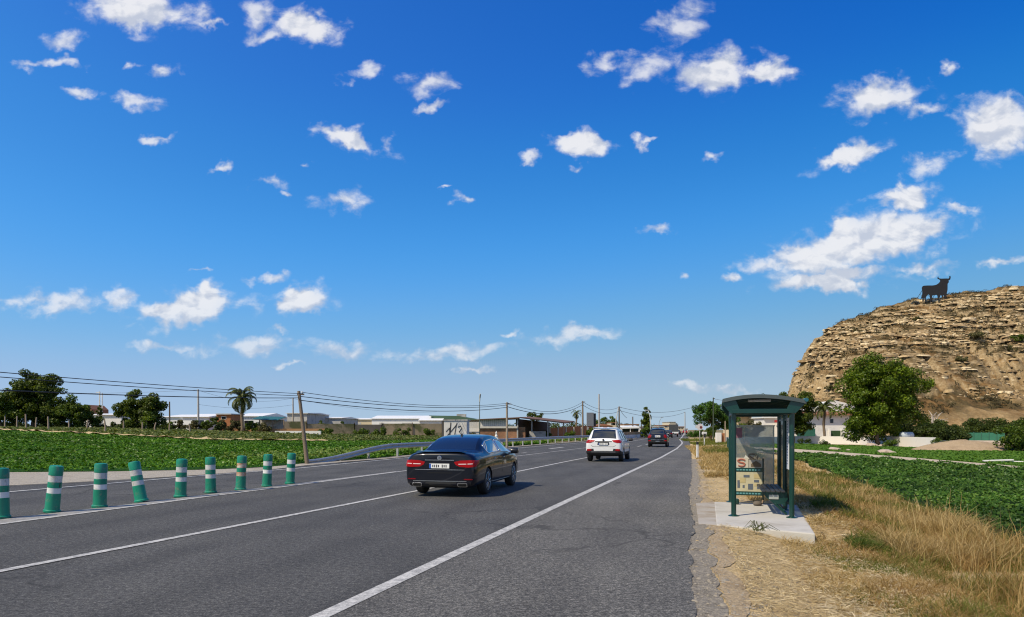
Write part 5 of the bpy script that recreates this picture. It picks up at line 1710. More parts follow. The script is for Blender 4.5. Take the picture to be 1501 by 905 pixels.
# ================================================================== delineator posts on the separator strip
def weathered(name, c, dirt, thr, rough):
    m, nt, b, out = nodes_of(name)
    oi = N(nt, 'ObjectInfo'); t = N(nt, 'TexCoord')
    k = N(nt, 'VectorMath', operation='SCALE'); k.inputs['Scale'].default_value = 40
    cx_ = N(nt, 'CombineXYZ')
    for q_ in range(3): nt.links.new(oi.outputs['Random'], cx_.inputs[q_])
    nt.links.new(cx_.outputs[0], k.inputs[0])
    ad = N(nt, 'VectorMath', operation='ADD'); nt.links.new(t.outputs['Object'], ad.inputs[0]); nt.links.new(k.outputs[0], ad.inputs[1])
    v = ad.outputs[0]
    fade = N(nt, 'MapRange'); fade.inputs[3].default_value = .78; fade.inputs[4].default_value = 1.12; nt.links.new(oi.outputs['Random'], fade.inputs[0])
    col = mixcol(nt, noise(nt, 5, 6, .6, v), sc(c, .78), sc(c, 1.2))
    hs_ = N(nt, 'HueSaturation'); nt.links.new(fade.outputs[0], hs_.inputs['Value']); nt.links.new(col, hs_.inputs['Color']); col = hs_.outputs[0]
    d = ramp(nt, noise(nt, 6, 8, .72, v, .5), [(thr, (0, 0, 0)), (thr + .18, (1, 1, 1))])
    col = mixcol(nt, d, col, dirt)
    # scuff streaks
    mp_ = N(nt, 'Mapping'); mp_.inputs['Scale'].default_value = (14, 14, 2.2); nt.links.new(v, mp_.inputs[0])
    s2 = ramp(nt, noise(nt, 1, 5, .7, mp_.outputs[0]), [(.60, (0, 0, 0)), (.70, (1, 1, 1))])
    col = mixcol(nt, s2, col, (.03, .035, .03))
    nt.links.new(col, b.inputs['Base Color']); b.inputs['Roughness'].default_value = rough
    MATS[name] = m
    return m


DG = weathered('green_plastic', (.006, .24, .145), (.17, .19, .14), .54, .42)
DW = weathered('white_reflective_band', (.62, .63, .62), (.34, .30, .24), .54, .4)
DW_R = mat('rust_stained_band', (.60, .56, .48), .45, var=.15, vs=9, dirt=(.38, .16, .05), ds=5, dth=(.42, .6))


def delineator():
    t = thing('delineator_post', 'x', 'delineator post', group='green and white delineator posts along the separator')
    prof = [(.150, 0), (.150, .035), (.133, .05), (.128, .08), (.124, .36), (.116, .365), (.116, .47), (.121, .475), (.121, .575), (.116, .58), (.116, .71), (.123, .715), (.123, .86), (.112, .895), (.06, .905), (.005, .906)]
    MB().lathe(prof, 24).build('body', DG, t, smooth=True, auto=R(35))
    for z0, z1 in ((.366, .474), (.585, .712)):
        MB().lathe([(.1165, z0), (.1195, z0 + .003), (.1195, z1 - .003), (.1165, z1)], 24).build('reflective_band', DW, t, smooth=True, auto=R(35))
    return t


DL = [(2, 760, 0, 'delineator post cut off by the left edge of the photo'), (76, 751, 6.0, 'second delineator from the left edge, leaning slightly right and away'), (146, 744, 2.0, 'third delineator from the left edge, nearly upright'), (207.5, 736, -11, 'strongly tilted delineator leaning left, fourth from the left edge'),
      (264.5, 729, 2.4, 'upright delineator just right of the strongly tilted one'), (309, 723, -.8, 'fourth delineator from the right end of the row, clean and upright'), (352.5, 718.5, 2.8, 'delineator with rust-stained bands, third from the right end'), (391, 713.5, 2.6, 'second delineator from the right end of the row'), (425, 709.5, 3.6, 'last delineator at the right end of the row')]
proto = delineator(); index_kids()
for k, (px, py, tl, lab) in enumerate(DL):
    o = proto if k == 0 else copy_tree(proto)
    x, y = G(px, py); o.location = (x, y, .006); o.rotation_euler = (R(random.uniform(-1.5, 1.5)), R(tl), random.uniform(0, 6))
    # tilt about the view-facing axis, then spin about the post itself
    o.rotation_euler = (Matrix.Rotation(R(tl), 3, 'Y') @ Matrix.Rotation(random.uniform(0, 6), 3, 'Z')).to_euler()
    o['label'] = lab
    if k == 6:
        for c in KIDS.get(o.name, []):
            if c.name.startswith('reflective_band'):
                c.data = c.data.copy(); c.data.materials[0] = DW_R

# ================================================================== guard rail
GALV = mat('galvanised_steel', (.40, .41, .41), .5, .55, var=.15, vs=5, dirt=(.22, .20, .17), ds=2, dth=(.55, .8))
gr0 = np.array(gp([(450, 680.5), (470, 679), (500, 676.6), (582, 670.3), (606, 668.5), (743, 656), (816, 650.3), (862, 646.8), (900, 644.6)]))
cf = np.polyfit(gr0[:, 1], gr0[:, 0], 3)
gy_ = np.arange(33.5, 112, 1.2); gx_ = np.polyval(cf, gy_) - .35
path = np.stack([gx_, gy_], 1)
dist = np.r_[0, np.cumsum(np.linalg.norm(np.diff(path, axis=0), axis=1))]
railz = .62 * sm(0, 9.5, dist) + .02
rail_t = thing('guard_rail', 'galvanised guard rail whose end slopes down into the verge', 'guard rail')
tg = np.gradient(path, axis=0); tg /= np.linalg.norm(tg, axis=1)[:, None]; nr_ = np.stack([tg[:, 1], -tg[:, 0]], 1)   # towards the road
prof = [(0, -.155), (.03, -.14), (.08, -.10), (.08, -.06), (.02, -.015), (.02, .015), (.08, .06), (.08, .10), (.03, .14), (0, .155)]
V = []; Q = []
for k in range(len(path)):
    for (o_, z_) in prof:
        p = path[k] + nr_[k] * o_
        V.append((p[0], p[1], T(*path[k]) + railz[k] + z_))
m_ = len(prof)
for k in range(len(path) - 1):
    for j in range(m_ - 1): Q.append((k * m_ + j, k * m_ + j + 1, (k + 1) * m_ + j + 1, (k + 1) * m_ + j))
# back skin
V2 = [(v[0] - .004 * 1, v[1] + .002, v[2]) for v in V]
bm_ = MB(); bm_.add(V, Q); bm_.add(V2, [q[::-1] for q in Q])
bm_.build('rail_beam', GALV, rail_t, norm=False, smooth=True, auto=R(60))
for d_ in np.arange(6.2, dist[-1], 3.6):
    x, y = np.interp(d_, dist, path[:, 0]), np.interp(d_, dist, path[:, 1]); z = np.interp(d_, dist, railz)
    k = int(np.interp(d_, dist, np.arange(len(dist))))
    a = math.atan2(tg[k][1], tg[k][0])
    z0 = T(x, y) - .1
    pb = MB().box((x - nr_[k][0] * .07, y - nr_[k][1] * .07, (z0 + T(x, y) + z + .12) / 2), (.06, .12, T(x, y) + z + .12 - z0), rz=a)
    pb.box((x - nr_[k][0] * .01, y - nr_[k][1] * .01, T(x, y) + z), (.10, .10, .20), rz=a)
    pb.build('rail_post', GALV, rail_t)

# ================================================================== poles, lamps, cables
WOOD = mat('weathered_pole_wood', (.20, .15, .105), .9, var=.35, vs=9, bs=.5, bscale=22)
WOOD_DK = mat('dark_pole_wood', (.10, .075, .055), .9, var=.35, vs=9)
CONCP = mat('concrete_pole_grey', (.40, .385, .36), .9, var=.12, vs=3)
PORC = mat('insulator_glass', (.55, .57, .55), .3)
LAMPG = mat('lamp_pole_metal', (.33, .36, .36), .45, .5)


def pole(label, px, Y, top_py, rad, m, base_z=None, lean=0.0, arm=.35, name='utility_pole', ins=True, group='utility poles', extra=None):
    x = XA(px, Y); z0 = T(x, Y) if base_z is None else base_z
    h = ZA(top_py, Y) - z0
    t = thing(name, label, 'utility pole', (x, Y, z0 - .1), 0, group)
    MB().tube([(0, 0, 0), (lean * .5 + .012 * h * .3, 0, h * .5), (lean, 0, h + .1)], [rad * 1.15, rad, rad * .82], 12).build('shaft', m, t, smooth=True, auto=R(40))
    if arm:
        a = MB(); a.box((lean + arm * .28, 0, h - .05), (arm, .07, .07), rz=.05)
        a.build('cross_arm', WOOD_DK, t)
        if ins:
            i_ = MB()
            for d in (-.12, .5): i_.lathe([(.02, 0), (.045, .02), (.03, .06), (.04, .09), (.01, .11)], 8, (lean + arm * d, 0, h - .015))
            i_.build('insulator', PORC, t, smooth=True)
    return t, (x + lean, Y, z0 + h)


_, P1 = pole('leaning wooden pole at the near edge of the left field', 450.5, 33.4, 573.5, .085, WOOD, lean=-.40, arm=.32)
_, P2 = pole('pale weathered pole in front of the brick shed', 743, 61, 590, .10, mat('pale_pole_wood', (.30, .25, .19), .9, var=.3, vs=7), arm=.5)
_, P3 = pole('dark utility pole beside the thin palm behind the guard rail', 854, 104, 588, .13, WOOD, arm=.5)
_, P4 = pole('utility pole with side stay rising behind the white car', 907.5, 128, 596, .13, WOOD, arm=.5)
_, P5 = pole('tall bare grey concrete pole behind the guard rail', 878, 118, 578, .14, CONCP, arm=0)
_, P6 = pole('short dark pole before the white awning beyond the white car', 927.5, 150, 611, .13, WOOD_DK, arm=0)
_, P7 = pole('thin dark pole right of the white awning', 940, 165, 614, .12, WOOD_DK, arm=0)
_, P8 = pole('slim dark pole in front of the big roadside pine', 1045.5, 96, 583, .085, mat('green_dark_pole', (.05, .07, .04), .8), arm=.3)
_, PA = pole('pale concrete pole rising from the left shrubs', 290.5, 124, 571, .17, CONCP, arm=0)
_, PB = pole('short dark pole right of the fig tree', 248.5, 128, 589, .13, WOOD_DK, arm=0)
_, PC = pole('faded thin pole standing left of the leaning pole', 429.5, 140, 583, .13, mat('faded_pole', (.34, .28, .22), .9), arm=0)
_, P9 = pole('distant utility pole by the pine on the right road bend', 1004, 205, 604, .14, CONCP, arm=0)
# stay of the pole behind the white car
tag(MB().tube([(XA(907.5, 128) - .1, 128, ZA(597, 128)), (XA(902.5, 128), 127.5, ZA(615, 128)), (XA(901, 128), 127, .2)], [.05, .08, .12], 8).build('pole_stay', CONCP, smooth=True), 'pale curved strut beside the utility pole behind the white car', 'strut')
x0, y0 = lp(450, 33.4)
P0 = (P1[0] - .2853 * 32, P1[1] - 32, P1[2] + .1)
_, _P0 = pole('wooden pole outside the left edge carrying the near end of the lines', (P0[0] / 2.2) * F + CX if False else CX + F * (P0[0] / max(P0[1], .9)), max(P0[1], .9), HOR - F * (3.55 - H) / max(P0[1], .9), .09, WOOD, arm=.32)
P0 = _P0

CAB = mat('black_cable', (.020, .021, .024), .6)
CAB_G = mat('grey_cable', (.09, .095, .11), .6)


def cable(label, a, b, sag, rad, m=CAB, group='overhead lines', n=28, twin=None):
    a = Vector(a); b = Vector(b); pts = []
    for k in range(n + 1):
        t = k / n; p = a.lerp(b, t); p.z -= sag * 4 * t * (1 - t); pts.append(p)
    mb = MB(); mb.tube(pts, rad, 6)
    if twin: mb.tube([p + Vector(twin) for p in pts], rad, 6)
    return tag(mb.build('overhead_cable', m, smooth=True), label, 'cable', group)


def off(p, dx=0, dz=0): return (p[0] + dx, p[1], p[2] + dz)


# from the near pole outside the frame to the leaning pole (heights at the left edge follow the photo)
def via(px, py, Y):
    return (XA(px, Y), Y, ZA(py, Y))


# each near span is hung so that it passes its own height at the left edge
NE = [('uppermost cable entering at the left edge toward the leaning pole', 534, 577.5, .012, CAB, .20), ('second cable from the top at the left edge toward the leaning pole', 541, 580.5, .012, CAB, 0.0), ('thick lowest cable at the left edge toward the leaning pole', 556, 583.5, .016, CAB, 0.02)]
for lab, pe, pe2, rad, m, dx in NE:
    Yl = 19.4
    a = Vector(via(0, pe, Yl)); b = Vector((P1[0] + dx, P1[1], ZA(pe2, P1[1])))
    d = (a - b); a2 = b + d * 2.1
    sag = .22
    cable(lab, a2 + Vector((0, 0, -.0)), b, sag if pe < 550 else .30, rad, m)
# main spans
SPN = [(P1, P2, .42, .014, 'upper line between leaning pole and brick shed pole', .18, .0, CAB), (P1, P2, .36, .018, 'middle line between leaning pole and brick shed pole', 0, -.18, CAB), (P1, P2, .42, .020, 'lower thick line between leaning pole and brick shed pole', 0, -.36, CAB),
       (P2, P3, 1.05, .022, 'upper line between brick shed pole and dark pole', .1, -.02, CAB_G), (P2, P3, .95, .03, 'lower thick line between brick shed pole and dark pole', 0, -.30, CAB),
       (P3, P4, .8, .025, 'upper line between dark pole and pole behind white car', 0, -.05, CAB_G), (P3, P4, .8, .03, 'lower line between dark pole and pole behind white car', 0, -.5, CAB_G)]
for a, b, sag, rad, lab, dx, dz, m in SPN:
    k = 2.0 if b is P3 else 1.0
    cable(lab, off(a, dx, dz - .06), off(b, dx, dz * (1.6 if b is not P2 else 1.0) - .06), sag, rad, m)
cable('faint distant line from the pole behind the white car toward the pine', off(P4, 0, -.1), (XA(1040, 150), 150, ZA(588, 150)), 1.6, .030, CAB_G)
cable('second faint line beyond the cypress toward the distant pole', off(P4, 0, -.7), off(P9, 0, -.1), 1.3, .035, CAB_G)
cable('dark service cable dropping from the pole behind the white car', off(P4, 0, -.2), (XA(919, 126), 126, ZA(613, 126)), .25, .035, CAB)
cable('line from the slim pole by the pine toward the shelter roof', off(P8, 0, -.15), (XA(1130, 80), 80, ZA(592, 80)), .2, .022, CAB_G)
# thin far lines at left
cable('thin faint line between the masts and the pale concrete pole', (XA(-60, 130), 130, ZA(574, 130)), off(PA, 0, -.1), .5, .018, CAB_G)
cable('thin faint upper line between concrete pole and faded pole', off(PA, 0, -.15), off(PC, 0, -.1), 1.2, .018, CAB_G)
cable('thin faint lower line between concrete pole and faded pole', off(PA, 0, -2.6), off(PC, 0, -1.4), .7, .018, CAB_G)
cable('thin faint line from the faded pole into the distance', off(PC, 0, -.2), (XA(640, 210), 210, ZA(604, 210)), 1.0, .022, CAB_G)

# lamp posts
def lamp(label, px, Y, top, head=(1, 0), curve=0.0, m=LAMPG, rad=.06, base=None):
    x = XA(px, Y); z0 = T(x, Y); h = ZA(top, Y) - z0
    t = thing('street_lamp', label, 'street lamp', (x, Y, z0), 0, 'street lamps')
    pts = [(0, 0, 0), (0, 0, h * .6)] + [(curve * (k / 6) ** 2, 0, h * (.6 + .4 * k / 6)) for k in range(1, 7)]
    MB().tube(pts, [rad * 1.3, rad] + [rad * .8] * 6, 8).build('shaft', m, t, smooth=True)
    hx = curve + head[0] * .25
    MB().prism([(hx - .45, h - .04), (hx + .4, h + .02), (hx + .3, h + .13), (hx - .3, h + .09)], -.14, .14).build('lamp_head', m, t, bevel=.03)
    return t


lt = thing('floodlight_mast', 'thin mast with hooded floodlight standing behind the black saloon', 'light mast', at(703, 90), 0, None)
hh = ZA(577, 90) - T(XA(703, 90), 90)
MB().tube([(0, 0, 0), (0, 0, hh - 1.0), (.05, 0, hh - .8)], [.06, .05, .05], 8).build('shaft', LAMPG, lt, smooth=True)
MB().prism([(-.06, hh - 1.1), (.06, hh - 1.1), (.18, hh - .1), (.12, hh), (.0, hh - .05), (-.08, hh - .4)], -.1, .1).build('floodlight', mat('pale_lamp_hood', (.42, .44, .42), .5), lt, bevel=.03)
MB().prism([(.03, hh - .55), (.10, hh - .55), (.17, hh - .12), (.08, hh - .12)], -.11, -.10).build('lamp_glass', GLASS, lt)
lamp('white curved lamp post right of the tall cypress', 953.5, 146, 602, (-1, 0), -.5, mat('white_pole', (.62, .63, .62), .5), .10)
lamp('small dark double-arm street lamp far down the road', 966, 220, 612.5, (1, 0), .7, LAMPG, .09)

# ================================================================== roadside signs and marker on the right
SIGNW = mat('white_sign_back', (.58, .57, .55), .5, var=.12, vs=6)
WHP = mat('white_marker_plastic', (.68, .69, .68), .45, var=.12, vs=5, dirt=(.42, .38, .32), ds=5)
x, y = G(1022.3, 672)
mk = thing('marker_post', 'short white roadside marker post with black slanted top band', 'marker post', (x, y, T(x, y)), .2)
MB().prism([(-.06, 0), (.06, 0), (.055, .76), (-.055, .76)], -.05, .05).build('body', WHP, mk, bevel=.02)
MB().prism([(-.056, .76), (.056, .762), (.052, .93), (-.05, .90)], -.051, .051).build('black_band', CLAD, mk, bevel=.015)
x, y = XA(1025.8, 88), 88
sg_ = thing('round_sign', 'round white road sign with dark red figure on a thin post', 'road sign', (x, y, T(x, y)), .15)
zc = ZA(626, 88) - T(x, y)
MB().lathe([(.045, 0), (.045, zc + .3)], 8).build('post', SIGNW, sg_, smooth=True)
dsc = MB().lathe([(.40, -.07), (.40, -.05), (.37, -.045)], 24, (0, 0, zc), 'Y').build('sign_disc', mat('sign_pale', (.66, .60, .58), .5, var=.1), sg_)
MB().lathe([(.17, -.088), (.17, -.072)], 12, (.12, 0, zc - .06), 'Y').build('sign_figure', mat('sign_dark_red', (.16, .03, .03), .5), dsc)
MB().lathe([(.20, -.06), (.20, -.05)], 14, (-.42, 0, zc + .02), 'Y').build('small_disc', SIGNW, sg_)
x, y = XA(1032.5, 67), 67
s2 = thing('letter_box', 'small white box on a post beside the round sign', 'post box', (x, y, T(x, y)), .1)
zc = ZA(635.5, 67) - T(x, y)
MB().lathe([(.06, 0), (.05, zc - .1)], 8).build('post', WHP, s2, smooth=True)
b_ = MB(); b_.box((0, 0, zc), (.44, .26, .26)); b_.build('box', SIGNW, s2, bevel=.05)
MB().box((-.02, -.14, zc - .22), (.18, .10, .34)).build('dark_box', CLAD, s2, bevel=.01)

# green mesh fence left of the shelter
GMESH = mat('green_fence_mesh', (.012, .055, .030), .6, var=.35, vs=12)
fp = [(1061, 60), (1063.5, 48), (1066, 38), (1069, 30)]
fm = thing('mesh_fence', 'low dark green garden fence running behind the shelter post', 'fence')
pts = [(XA(a, Y) + .3, Y) for a, Y in fp]
mb = MB()
for k in range(len(pts)):
    MB().lathe([(.04, -.1), (.04, .95)], 8, (pts[k][0], pts[k][1], T(*pts[k]))).build('post', GREEN_DK, fm)
pr = resample(pts, .4)
for z in np.arange(.12, .92, .13): mb.tube([(p[0], p[1], T(p[0], p[1]) + z) for p in pr], .011, 4)
for p in resample(pts, .16): mb.tube([(p[0], p[1], T(p[0], p[1]) + .05), (p[0], p[1], T(p[0], p[1]) + .9)], .009, 4)
mb.build('mesh_panel', GMESH, fm)
# ================================================================== buildings and walls
WHITEW = mat('white_render', (.70, .68, .64), .9, var=.08, vs=.6, dirt=(.42, .40, .36), ds=.35, dth=(.55, .8))
CREAMW = mat('cream_render', (.56, .47, .33), .9, var=.12, vs=.6)
GREYW = mat('grey_block_wall', (.44, .43, .41), .95, var=.15, vs=1.2, dirt=(.22, .21, .19), ds=.7)
TILE = mat('terracotta_tile', (.26, .11, .055), .85, var=.3, vs=3)
TEALP = mat('teal_sheet', (.02, .11, .11), .6, var=.25, vs=.8)
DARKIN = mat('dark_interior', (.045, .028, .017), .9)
SHEDR = mat('shed_roof_brown', (.15, .078, .045), .8, var=.3, vs=.8)
METALR = mat('pale_metal_roof', (.74, .74, .72), .5, var=.1, vs=.3)
GREENR = mat('green_metal_roof', (.045, .095, .055), .6, var=.2, vs=.3)
WINDK = mat('dark_window_glass', (.015, .018, .022), .1, var=.1)
RUST = mat('rusty_orange_sheet', (.34, .13, .05), .85, var=.4, vs=1.4)


def brick_mat():
    m, nt, b, out = nodes_of('brick_wall')
    v = coord(nt, 'Object', (1, 1, 1), (R(90), 0, 0))
    br = N(nt, 'TexBrick'); br.inputs['Scale'].default_value = 2.2
    br.inputs['Color1'].default_value = (.26, .10, .045, 1); br.inputs['Color2'].default_value = (.33, .14, .06, 1); br.inputs['Mortar'].default_value = (.30, .24, .18, 1)
    br.inputs['Mortar Size'].default_value = .03
    nt.links.new(v, br.inputs['Vector'])
    f = noise(nt, .8, 6, .65, coord(nt))
    c = mixcol(nt, 1.0, br.outputs[0], ramp(nt, f, [(.3, (.55, .52, .5)), (.7, (1.3, 1.2, 1.1))]), 'MULTIPLY')
    nt.links.new(c, b.inputs['Base Color']); b.inputs['Roughness'].default_value = .9
    return m


def corrugated(name, c, freq=14):
    m, nt, b, out = nodes_of(name)
    v = coord(nt)
    w = N(nt, 'TexWave'); w.inputs['Scale'].default_value = freq / 6.28 * .5; nt.links.new(v, w.inputs['Vector'])
    f = noise(nt, .7, 6, .6, v)
    c1 = mixcol(nt, f, sc(c, .8), sc(c, 1.15))
    c1 = mixcol(nt, 1.0, c1, ramp(nt, w.outputs[0], [(0, (.82, .82, .82)), (1, (1.08, 1.08, 1.08))]), 'MULTIPLY')
    nt.links.new(c1, b.inputs['Base Color']); b.inputs['Roughness'].default_value = .6
    bump(nt, b, w.outputs[0], .6, .03)
    return m


BRICK = brick_mat(); CORR = corrugated('corrugated_white_sheet', (.52, .50, .46))


def block(mb, pxa, pxb, Y, ytop, ybot=None, depth=6.0, z0=None):
    """box whose near face spans the photo columns pxa..pxb at distance Y, up to row ytop"""
    xa, xb = XA(pxa, Y), XA(pxb, Y); zt = ZA(ytop, Y)
    zb = (T((xa + xb) / 2, Y) - .2) if ybot is None else ZA(ybot, Y)
    mb.box(((xa + xb) / 2, Y + depth / 2, (zt + zb) / 2), (xb - xa, depth, zt - zb)); return mb


def house(name, label, cat='building', group=None):
    return thing(name, label, cat, (0, 0, 0), 0, group)


def windows(root, pxs, Y, yt, yb, w, m=WINDK):
    for p in pxs:
        x = XA(p, Y); zt, zb = ZA(yt, Y), ZA(yb, Y)
        f_ = MB().box((x, Y - .01, (zt + zb) / 2), (w + .16, .06, zt - zb + .16)).build('window', WHITEW, root)
        MB().box((x, Y - .045, (zt + zb) / 2), (w, .03, zt - zb)).build('pane', m, f_)


# ---- brick shed with open canopy
Y = 103
sh = house('brick_shed', 'low shed with brick base, white corrugated front and dark open canopy')
block(MB(), 703.5, 758, Y, 627.8, None, 9).build('brick_wall', BRICK, sh)
block(MB(), 686, 703, Y + 1.2, 627.5, 633, 5).build('side_lean_to', WHITEW, sh)
block(MB(), 686, 758.5, Y - .25, 625.2, 628.0, .5).build('concrete_band', mat('pale_band', (.55, .51, .44), .9), sh)
block(MB(), 703.5, 742, Y + .1, 614.8, 625.4, 8).build('corrugated_front', CORR, sh)
block(MB(), 686.5, 703, Y + 1.4, 619, 625.2, 6).build('corrugated_side', CORR, sh)
mb = MB(); xa, xb = XA(705, Y), XA(762, Y)
mb.prism([(xa - .3, ZA(614.6, Y)), (xb, ZA(611.8, Y)), (xb, ZA(613.4, Y)), (xa - .3, ZA(615.6, Y))], Y - .6, Y + 12)
x2 = XA(829, 126)
mb.add([(xb, Y - .6, ZA(611.8, Y)), (x2, 126, ZA(619.5, 126)), (x2 + 3, 142, ZA(617.5, 142)), (xb + 2, 128, ZA(611.0, 128)), (xb, Y - .6, ZA(613.4, Y)), (x2, 126, ZA(621.2, 126)), (x2 + 3, 142, ZA(619, 142)), (xb + 2, 128, ZA(612.6, 128))],
       [(0, 1, 2, 3), (7, 6, 5, 4), (0, 4, 5, 1), (1, 5, 6, 2), (2, 6, 7, 3), (3, 7, 4, 0)])
mb.build('roof', SHEDR, sh)
block(MB(), 758.2, 770, Y + .4, 626.5, None, 5).build('brick_return', BRICK, sh)
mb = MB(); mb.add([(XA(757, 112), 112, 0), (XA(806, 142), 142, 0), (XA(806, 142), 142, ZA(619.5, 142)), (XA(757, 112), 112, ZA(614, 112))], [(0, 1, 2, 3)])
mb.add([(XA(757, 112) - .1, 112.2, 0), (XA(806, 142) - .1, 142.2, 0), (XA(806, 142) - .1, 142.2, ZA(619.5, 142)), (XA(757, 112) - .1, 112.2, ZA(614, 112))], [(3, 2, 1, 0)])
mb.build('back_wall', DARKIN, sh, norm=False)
for px, Yp in ((758.5, 103), (779.5, 109), (803, 116), (826, 125.5)):
    x = XA(px, Yp); zt = ZA(lerp(613.5, 620.5, (px - 758) / 70), Yp)
    MB().box((x, Yp, zt / 2), (.2, .2, zt)).build('canopy_post', CONCP, sh)
block(MB(), 776, 800, 112, 632.5, None, .3).build('low_wall', GREYW, sh)
# white object / statue by the shed
x, y = XA(727.5, 98), 98
wv = tag(MB().box((x, y, .25 + T(x, y)), (.55, .55, .5)).lathe([(.16, .5), (.22, .7), (.10, .95), (.13, 1.15), (.02, 1.4)], 10, (x, y, T(x, y))).build('garden_urn', WHITEW, smooth=False, bevel=.03), 'white urn on a block in front of the brick shed', 'urn')

# ---- graffiti cabinet
Y = 50
cb = thing('utility_cabinet', 'white concrete utility cabinet with black graffiti behind the black saloon', 'cabinet', (XA(667.5, Y), Y, T(XA(667.5, Y), Y) - .05), -R(6))
w_, h_ = 1.62, ZA(616.8, Y) - T(XA(667.5, Y), Y) + .05
MB().box((0, .55, h_ / 2), (w_, 1.1, h_)).build('cabinet_body', mat('dirty_white_cabinet', (.56, .55, .52), .85, var=.12, vs=1.2, dirt=(.34, .31, .27), ds=1.4, dth=(.5, .75)), cb, bevel=.02)
MB().box((0, .55, h_ + .03), (w_ + .14, 1.24, .07)).build('cabinet_lid', GREYW, cb, bevel=.01)
MB().box((-w_ / 2 - .09, .3, h_ / 2), (.16, .5, h_ - .05)).build('side_pillar', mat('dark_stained_pillar', (.06, .055, .05), .9), cb)
gf = MB()
def stroke(pts, r_): gf.tube([(-.81 + x * w_, -.008, z * h_) for x, z in pts], r_, 5)
stroke([(.10, .66), (.24, .78), (.27, .36)], .030); stroke([(.30, .94), (.26, .60), (.24, .34)], .036); stroke([(.10, .50), (.30, .66), (.56, .88)], .03); stroke([(.56, .92), (.50, .70), (.45, .52)], .028)
stroke([(.60, .80), (.72, .84), (.78, .76), (.66, .66), (.78, .58), (.74, .46), (.60, .48)], .030); stroke([(.50, .56), (.52, .36), (.60, .44), (.52, .60)], .02); stroke([(.82, .60), (.80, .34)], .026); stroke([(.34, .44), (.42, .56)], .02)
gf.build('graffiti', mat('graffiti_black', (.03, .03, .03), .7), cb)
gf = MB(); stroke([(.52, .40), (.62, .52), (.72, .38)], .018); stroke([(.66, .34), (.72, .52), (.80, .36)], .018); stroke([(.84, .48), (.86, .34)], .02)
gf.build('graffiti_tag', mat('graffiti_red', (.22, .06, .05), .7), cb)

# ---- pale warehouses at left centre
def warehouse(label, pa, pb, Y, ytop, yeave, m, depth=18, roofm=METALR, group='low farm warehouses', skew=0):
    h = house('warehouse', label, 'warehouse', group)
    xa, xb = XA(pa, Y), XA(pb, Y); z0 = T((xa + xb) / 2, Y) - .2; ze, zt = ZA(yeave, Y), ZA(ytop, Y)
    MB().box(((xa + xb) / 2, Y + depth / 2, (z0 + ze) / 2), (xb - xa, depth, ze - z0)).build('wall', m, h)
    n = max(1, int((xb - xa) / 14)); w = (xb - xa) / n
    r = MB()
    for k in range(n):
        c = xa + w * (k + .5)
        r.prism([(Y - .35, ze - .05), (Y - .35, ze + .06), (Y + depth * .5, zt + (zt - HOR * 0 - H) * depth * .5 / Y), (Y + depth + .35, ze + .06), (Y + depth + .35, ze - .05)], c - w / 2 + (.03 if k else -.3), c + w / 2 + (.3 if k == n - 1 else -.03), 'X')
    r.build('roof', roofm, h)
    rr_ = np.random.default_rng(int(pa)); x_ = xa + 2.0
    while x_ < xb - 2.5 and ze - z0 > 1.2:
        w_ = rr_.uniform(.9, 2.6); hh_ = min(ze - z0 - .4, 2.2)
        MB().box((x_ + w_ / 2, Y - .02, z0 + .1 + hh_ / 2), (w_, .06, hh_)).build('door', WINDK if rr_.random() < .6 else GREYW, h)
        x_ += w_ + rr_.uniform(2.5, 6)
    return h


warehouse('long low white warehouse roofs left of the green-roofed warehouse', 545, 622, 190, 609.5, 614, METALR)
warehouse('white gabled warehouse end beside the green roof behind the graffiti cabinet', 615, 647, 168, 610, 616.5, WHITEW)
h = house('green_roof_warehouse', 'warehouse with dark green metal roof behind the graffiti cabinet', 'warehouse')
Y = 172
xa, xb = XA(631, Y), XA(704, Y)
MB().box(((xa + xb) / 2, Y + 8, 2.2), (xb - xa, 14, 4.4 - .4)).build('wall', GREYW, h)
MB().add([(XA(629, Y), Y - .5, ZA(609.3, Y)), (XA(640, Y), Y - .6, ZA(614.5, Y)), (xb, Y - .6, ZA(616, Y)), (XA(672, Y), Y - .5, ZA(610, Y)), (XA(629, Y), Y + 14, 5.2), (xb, Y + 14, 4.2)], [(0, 1, 2, 3), (0, 3, 5, 4), (0, 4, 5, 2, 1), (2, 5, 3)]).build('roof', GREENR, h)
MB().box((XA(676, Y), Y + 1, ZA(611.5, Y)), (2.2, 2.0, 1.4)).build('roof_unit', GREYW, h)
warehouse('pale flat-roofed warehouse at the far left between tree and fig tree', 120, 178, 150, 606.5, 608.5, WHITEW)
warehouse('bright white greenhouse roof right of the fig tree', 240, 264, 160, 608.0, 611.5, METALR)
warehouse('second bright white greenhouse roof left of the date palm', 268, 305, 155, 607.0, 611.5, METALR)
warehouse('white greenhouse roof running behind the date palm', 345, 384, 160, 606.0, 610.5, METALR)
warehouse('grey block warehouse with white band behind the leaning pole', 421, 450, 150, 605.5, 606.0, GREYW)
warehouse('cream-roofed low warehouses right of the leaning pole', 476, 545, 200, 613.0, 615, CREAMW)
warehouse('grey shed row behind the reed fence', 450, 500, 165, 611.5, 613, GREYW)
h = house('brick_house', 'small reddish brick building left of the date palm', 'building')
block(MB(), 317, 338, 150, 607.8, None, 7).build('wall', RUST, h); block(MB(), 316, 339, 149.6, 606.4, 607.9, 7.6).build('roof', GREYW, h)
windows(h, [328], 150, 611, 614.5, .9)
h = house('red_roof_house', 'small house with steep terracotta roof behind the left trees', 'building')
MB().prism([(XA(119, 165), ZA(604, 165)), (XA(127, 165), ZA(593.5, 165)), (XA(134, 165), ZA(600, 165)), (XA(134, 165), .5), (XA(119, 165), .5)], 165, 172).build('wall', TILE, h)
